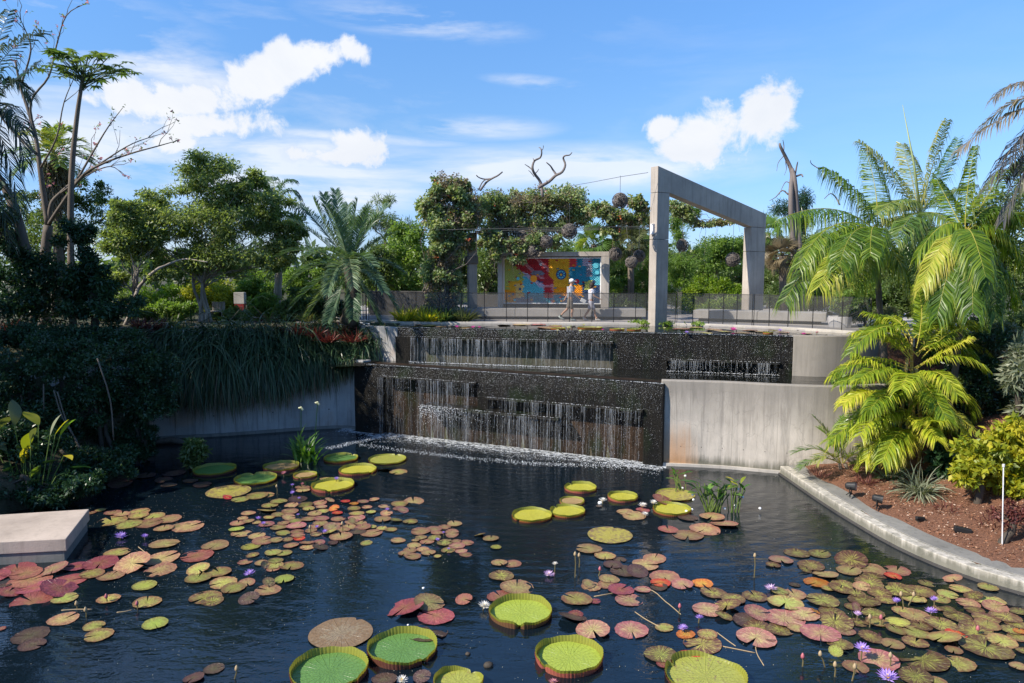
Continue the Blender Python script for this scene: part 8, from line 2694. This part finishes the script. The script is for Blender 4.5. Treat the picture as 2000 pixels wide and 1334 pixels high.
# ================================================================== upper pond
UPG = 'lily pads on the upper pond'
ru = random.Random(44)
ups = [(1075, 640.5, 52, 'b'), (1020, 634.5, 40, 'b'), (1052, 634.5, 30, 'o'), (985, 635.5, 26, 'd'), (1115, 637, 24, 'y'), (1085, 636.5, 26, 'g'), (1330, 643, 34, 'b'), (1395, 645, 34, 'b'), (1415, 648, 28, 'g'), (1465, 646, 30, 'b'), (1490, 649, 30, 'g'), (1360, 640, 26, 'g'), (1530, 650, 24, 'b'), (1450, 651, 30, 'b'),
       (840, 636, 30, 'g'), (860, 638.5, 24, 'b'), (905, 641.5, 26, 'b'), (820, 634.5, 26, 'b'), (1380, 651, 24, 'g'), (1345, 649, 22, 'd'), (1510, 646, 20, 'm'), (1575, 652, 22, 'b')]
nm_ = {}
for q in ups: nm_.setdefault(q[3], []).append(q)
for kd, lst in nm_.items():
    lst.sort(key=lambda q: q[0])
    for i, (px, py, pw, _) in enumerate(lst):
        c = P(px, py, Z2); r = pw * scale_at(c) / 2
        pos_ = 'leftmost' if i == 0 else ('rightmost' if i == len(lst) - 1 else ORD[i] + ' from the left')
        o = link('lily_pad', PME[(kd, i % 4)], None, Vector((c.x, c.y, Z2 + .01 + i * .001))); o.scale = (r, r, r); o.rotation_euler = (ru.gauss(0, .05) - .03, 0, ru.uniform(0, 6))
        tag(o, f'{CN[kd]} lily pad on the upper pond, {pos_}', 'lily pad', UPG)
for i, (px, py, pw, lf, rm_, lab) in enumerate(((1152, 641, 100, 'old', 'orange', 'widest orange rimmed pad on the upper pond behind the lip'), (1205, 644, 60, 'tan', 'pink', 'pink rimmed pad on the upper pond right of the widest'), (1238, 644.5, 56, 'old', 'orange', 'orange rimmed pad on the upper pond beside the near column'),
                                               (1090, 642.5, 60, 'old', 'orange', 'low orange rimmed pad on the upper pond below the walking man'), (1500, 651, 40, 'old', 'orange', 'orange rimmed pad on the upper pond under the far column'))):
    c = P(px, py, Z2)
    t = giant(px, py, pw, lf, rm_, lab, 1.0, .10, seed=90 + i)
    r0 = pw * scale_at(P(px, py, 0)) / 2; r1 = pw * scale_at(c) / 2 * .5
    t.location = (c.x, c.y, Z2)
    k = r1 * 2 / (r0 * 2) * 1.0
    for ch in t.children: ch.scale = (k * 1.0, k * .8, .45)
    t['group'] = 'giant rimmed pads on the upper pond'
for px, py, w_, kd, lab in ((892, 638, 10, 'magenta', 'leftmost magenta flower on the upper pond'), (924, 639, 11, 'magenta', 'middle magenta flower of the left trio on the upper pond'), (936, 639, 9, 'magenta', 'right magenta flower of the left trio on the upper pond'), (1110, 640, 12, 'cream', 'large cream flower on the upper pond by the man'),
                            (1089, 645, 8, 'cream', 'small cream flower left of the large cream one'), (1133, 646, 8, 'cream', 'cream flower nearest the lip below the rimmed pads'), (1140, 634.5, 9, 'cream', 'cream flower at the far coping below the people'), (1177, 644, 7, 'magenta', 'pink bud between the rimmed pads'),
                            (1341, 649, 10, 'purple', 'violet flower on the upper pond right of the near column'), (1432, 643, 15, 'magenta', 'biggest magenta flower on the upper pond inside the portal'), (1524, 645, 9, 'purple', 'violet flower on the upper pond right of the far column'), (1570, 652, 11, 'magenta', 'magenta flower above the short side wall'), (1596, 649, 8, 'rose', 'rose flower farthest right on the upper pond'),
                            (1298, 641, 8, 'cream', 'pale flower at the foot of the near column')):
    flower(px, py, w_ * 1.15, kd, lab, Z2, .08, 'flowers on the upper pond', .5)
rs_ = np.random.RandomState(3)
C_ = []
for px, py, a_, n_ in ((1258, 634.5, 14, 160), (1300, 635.5, 12, 130), (1240, 633.5, 8, 60), (1365, 637, 14, 60)):
    for _ in range(n_):
        c = P(px + rs_.normal() * a_ * .6, py + rs_.normal() * .7, Z2); C_.append((c.x, c.y, Z2 + .01 + abs(rs_.normal()) * .04))
C_ = np.array(C_); d_ = rs_.normal(size=C_.shape); d_[:, 2] = np.abs(d_[:, 2]) + .6
V_, F_ = leaf_quads(C_, unit(d_), unit(rs_.normal(size=C_.shape)), .14, .08)
tag(link('floating_lettuce', np_mesh('floating_lettuce', V_, [F_], LM['light'], np.repeat(.4 + .6 * rs_.rand(len(C_)), 4))), 'bright green floating water lettuce round the near column foot', kind='stuff')
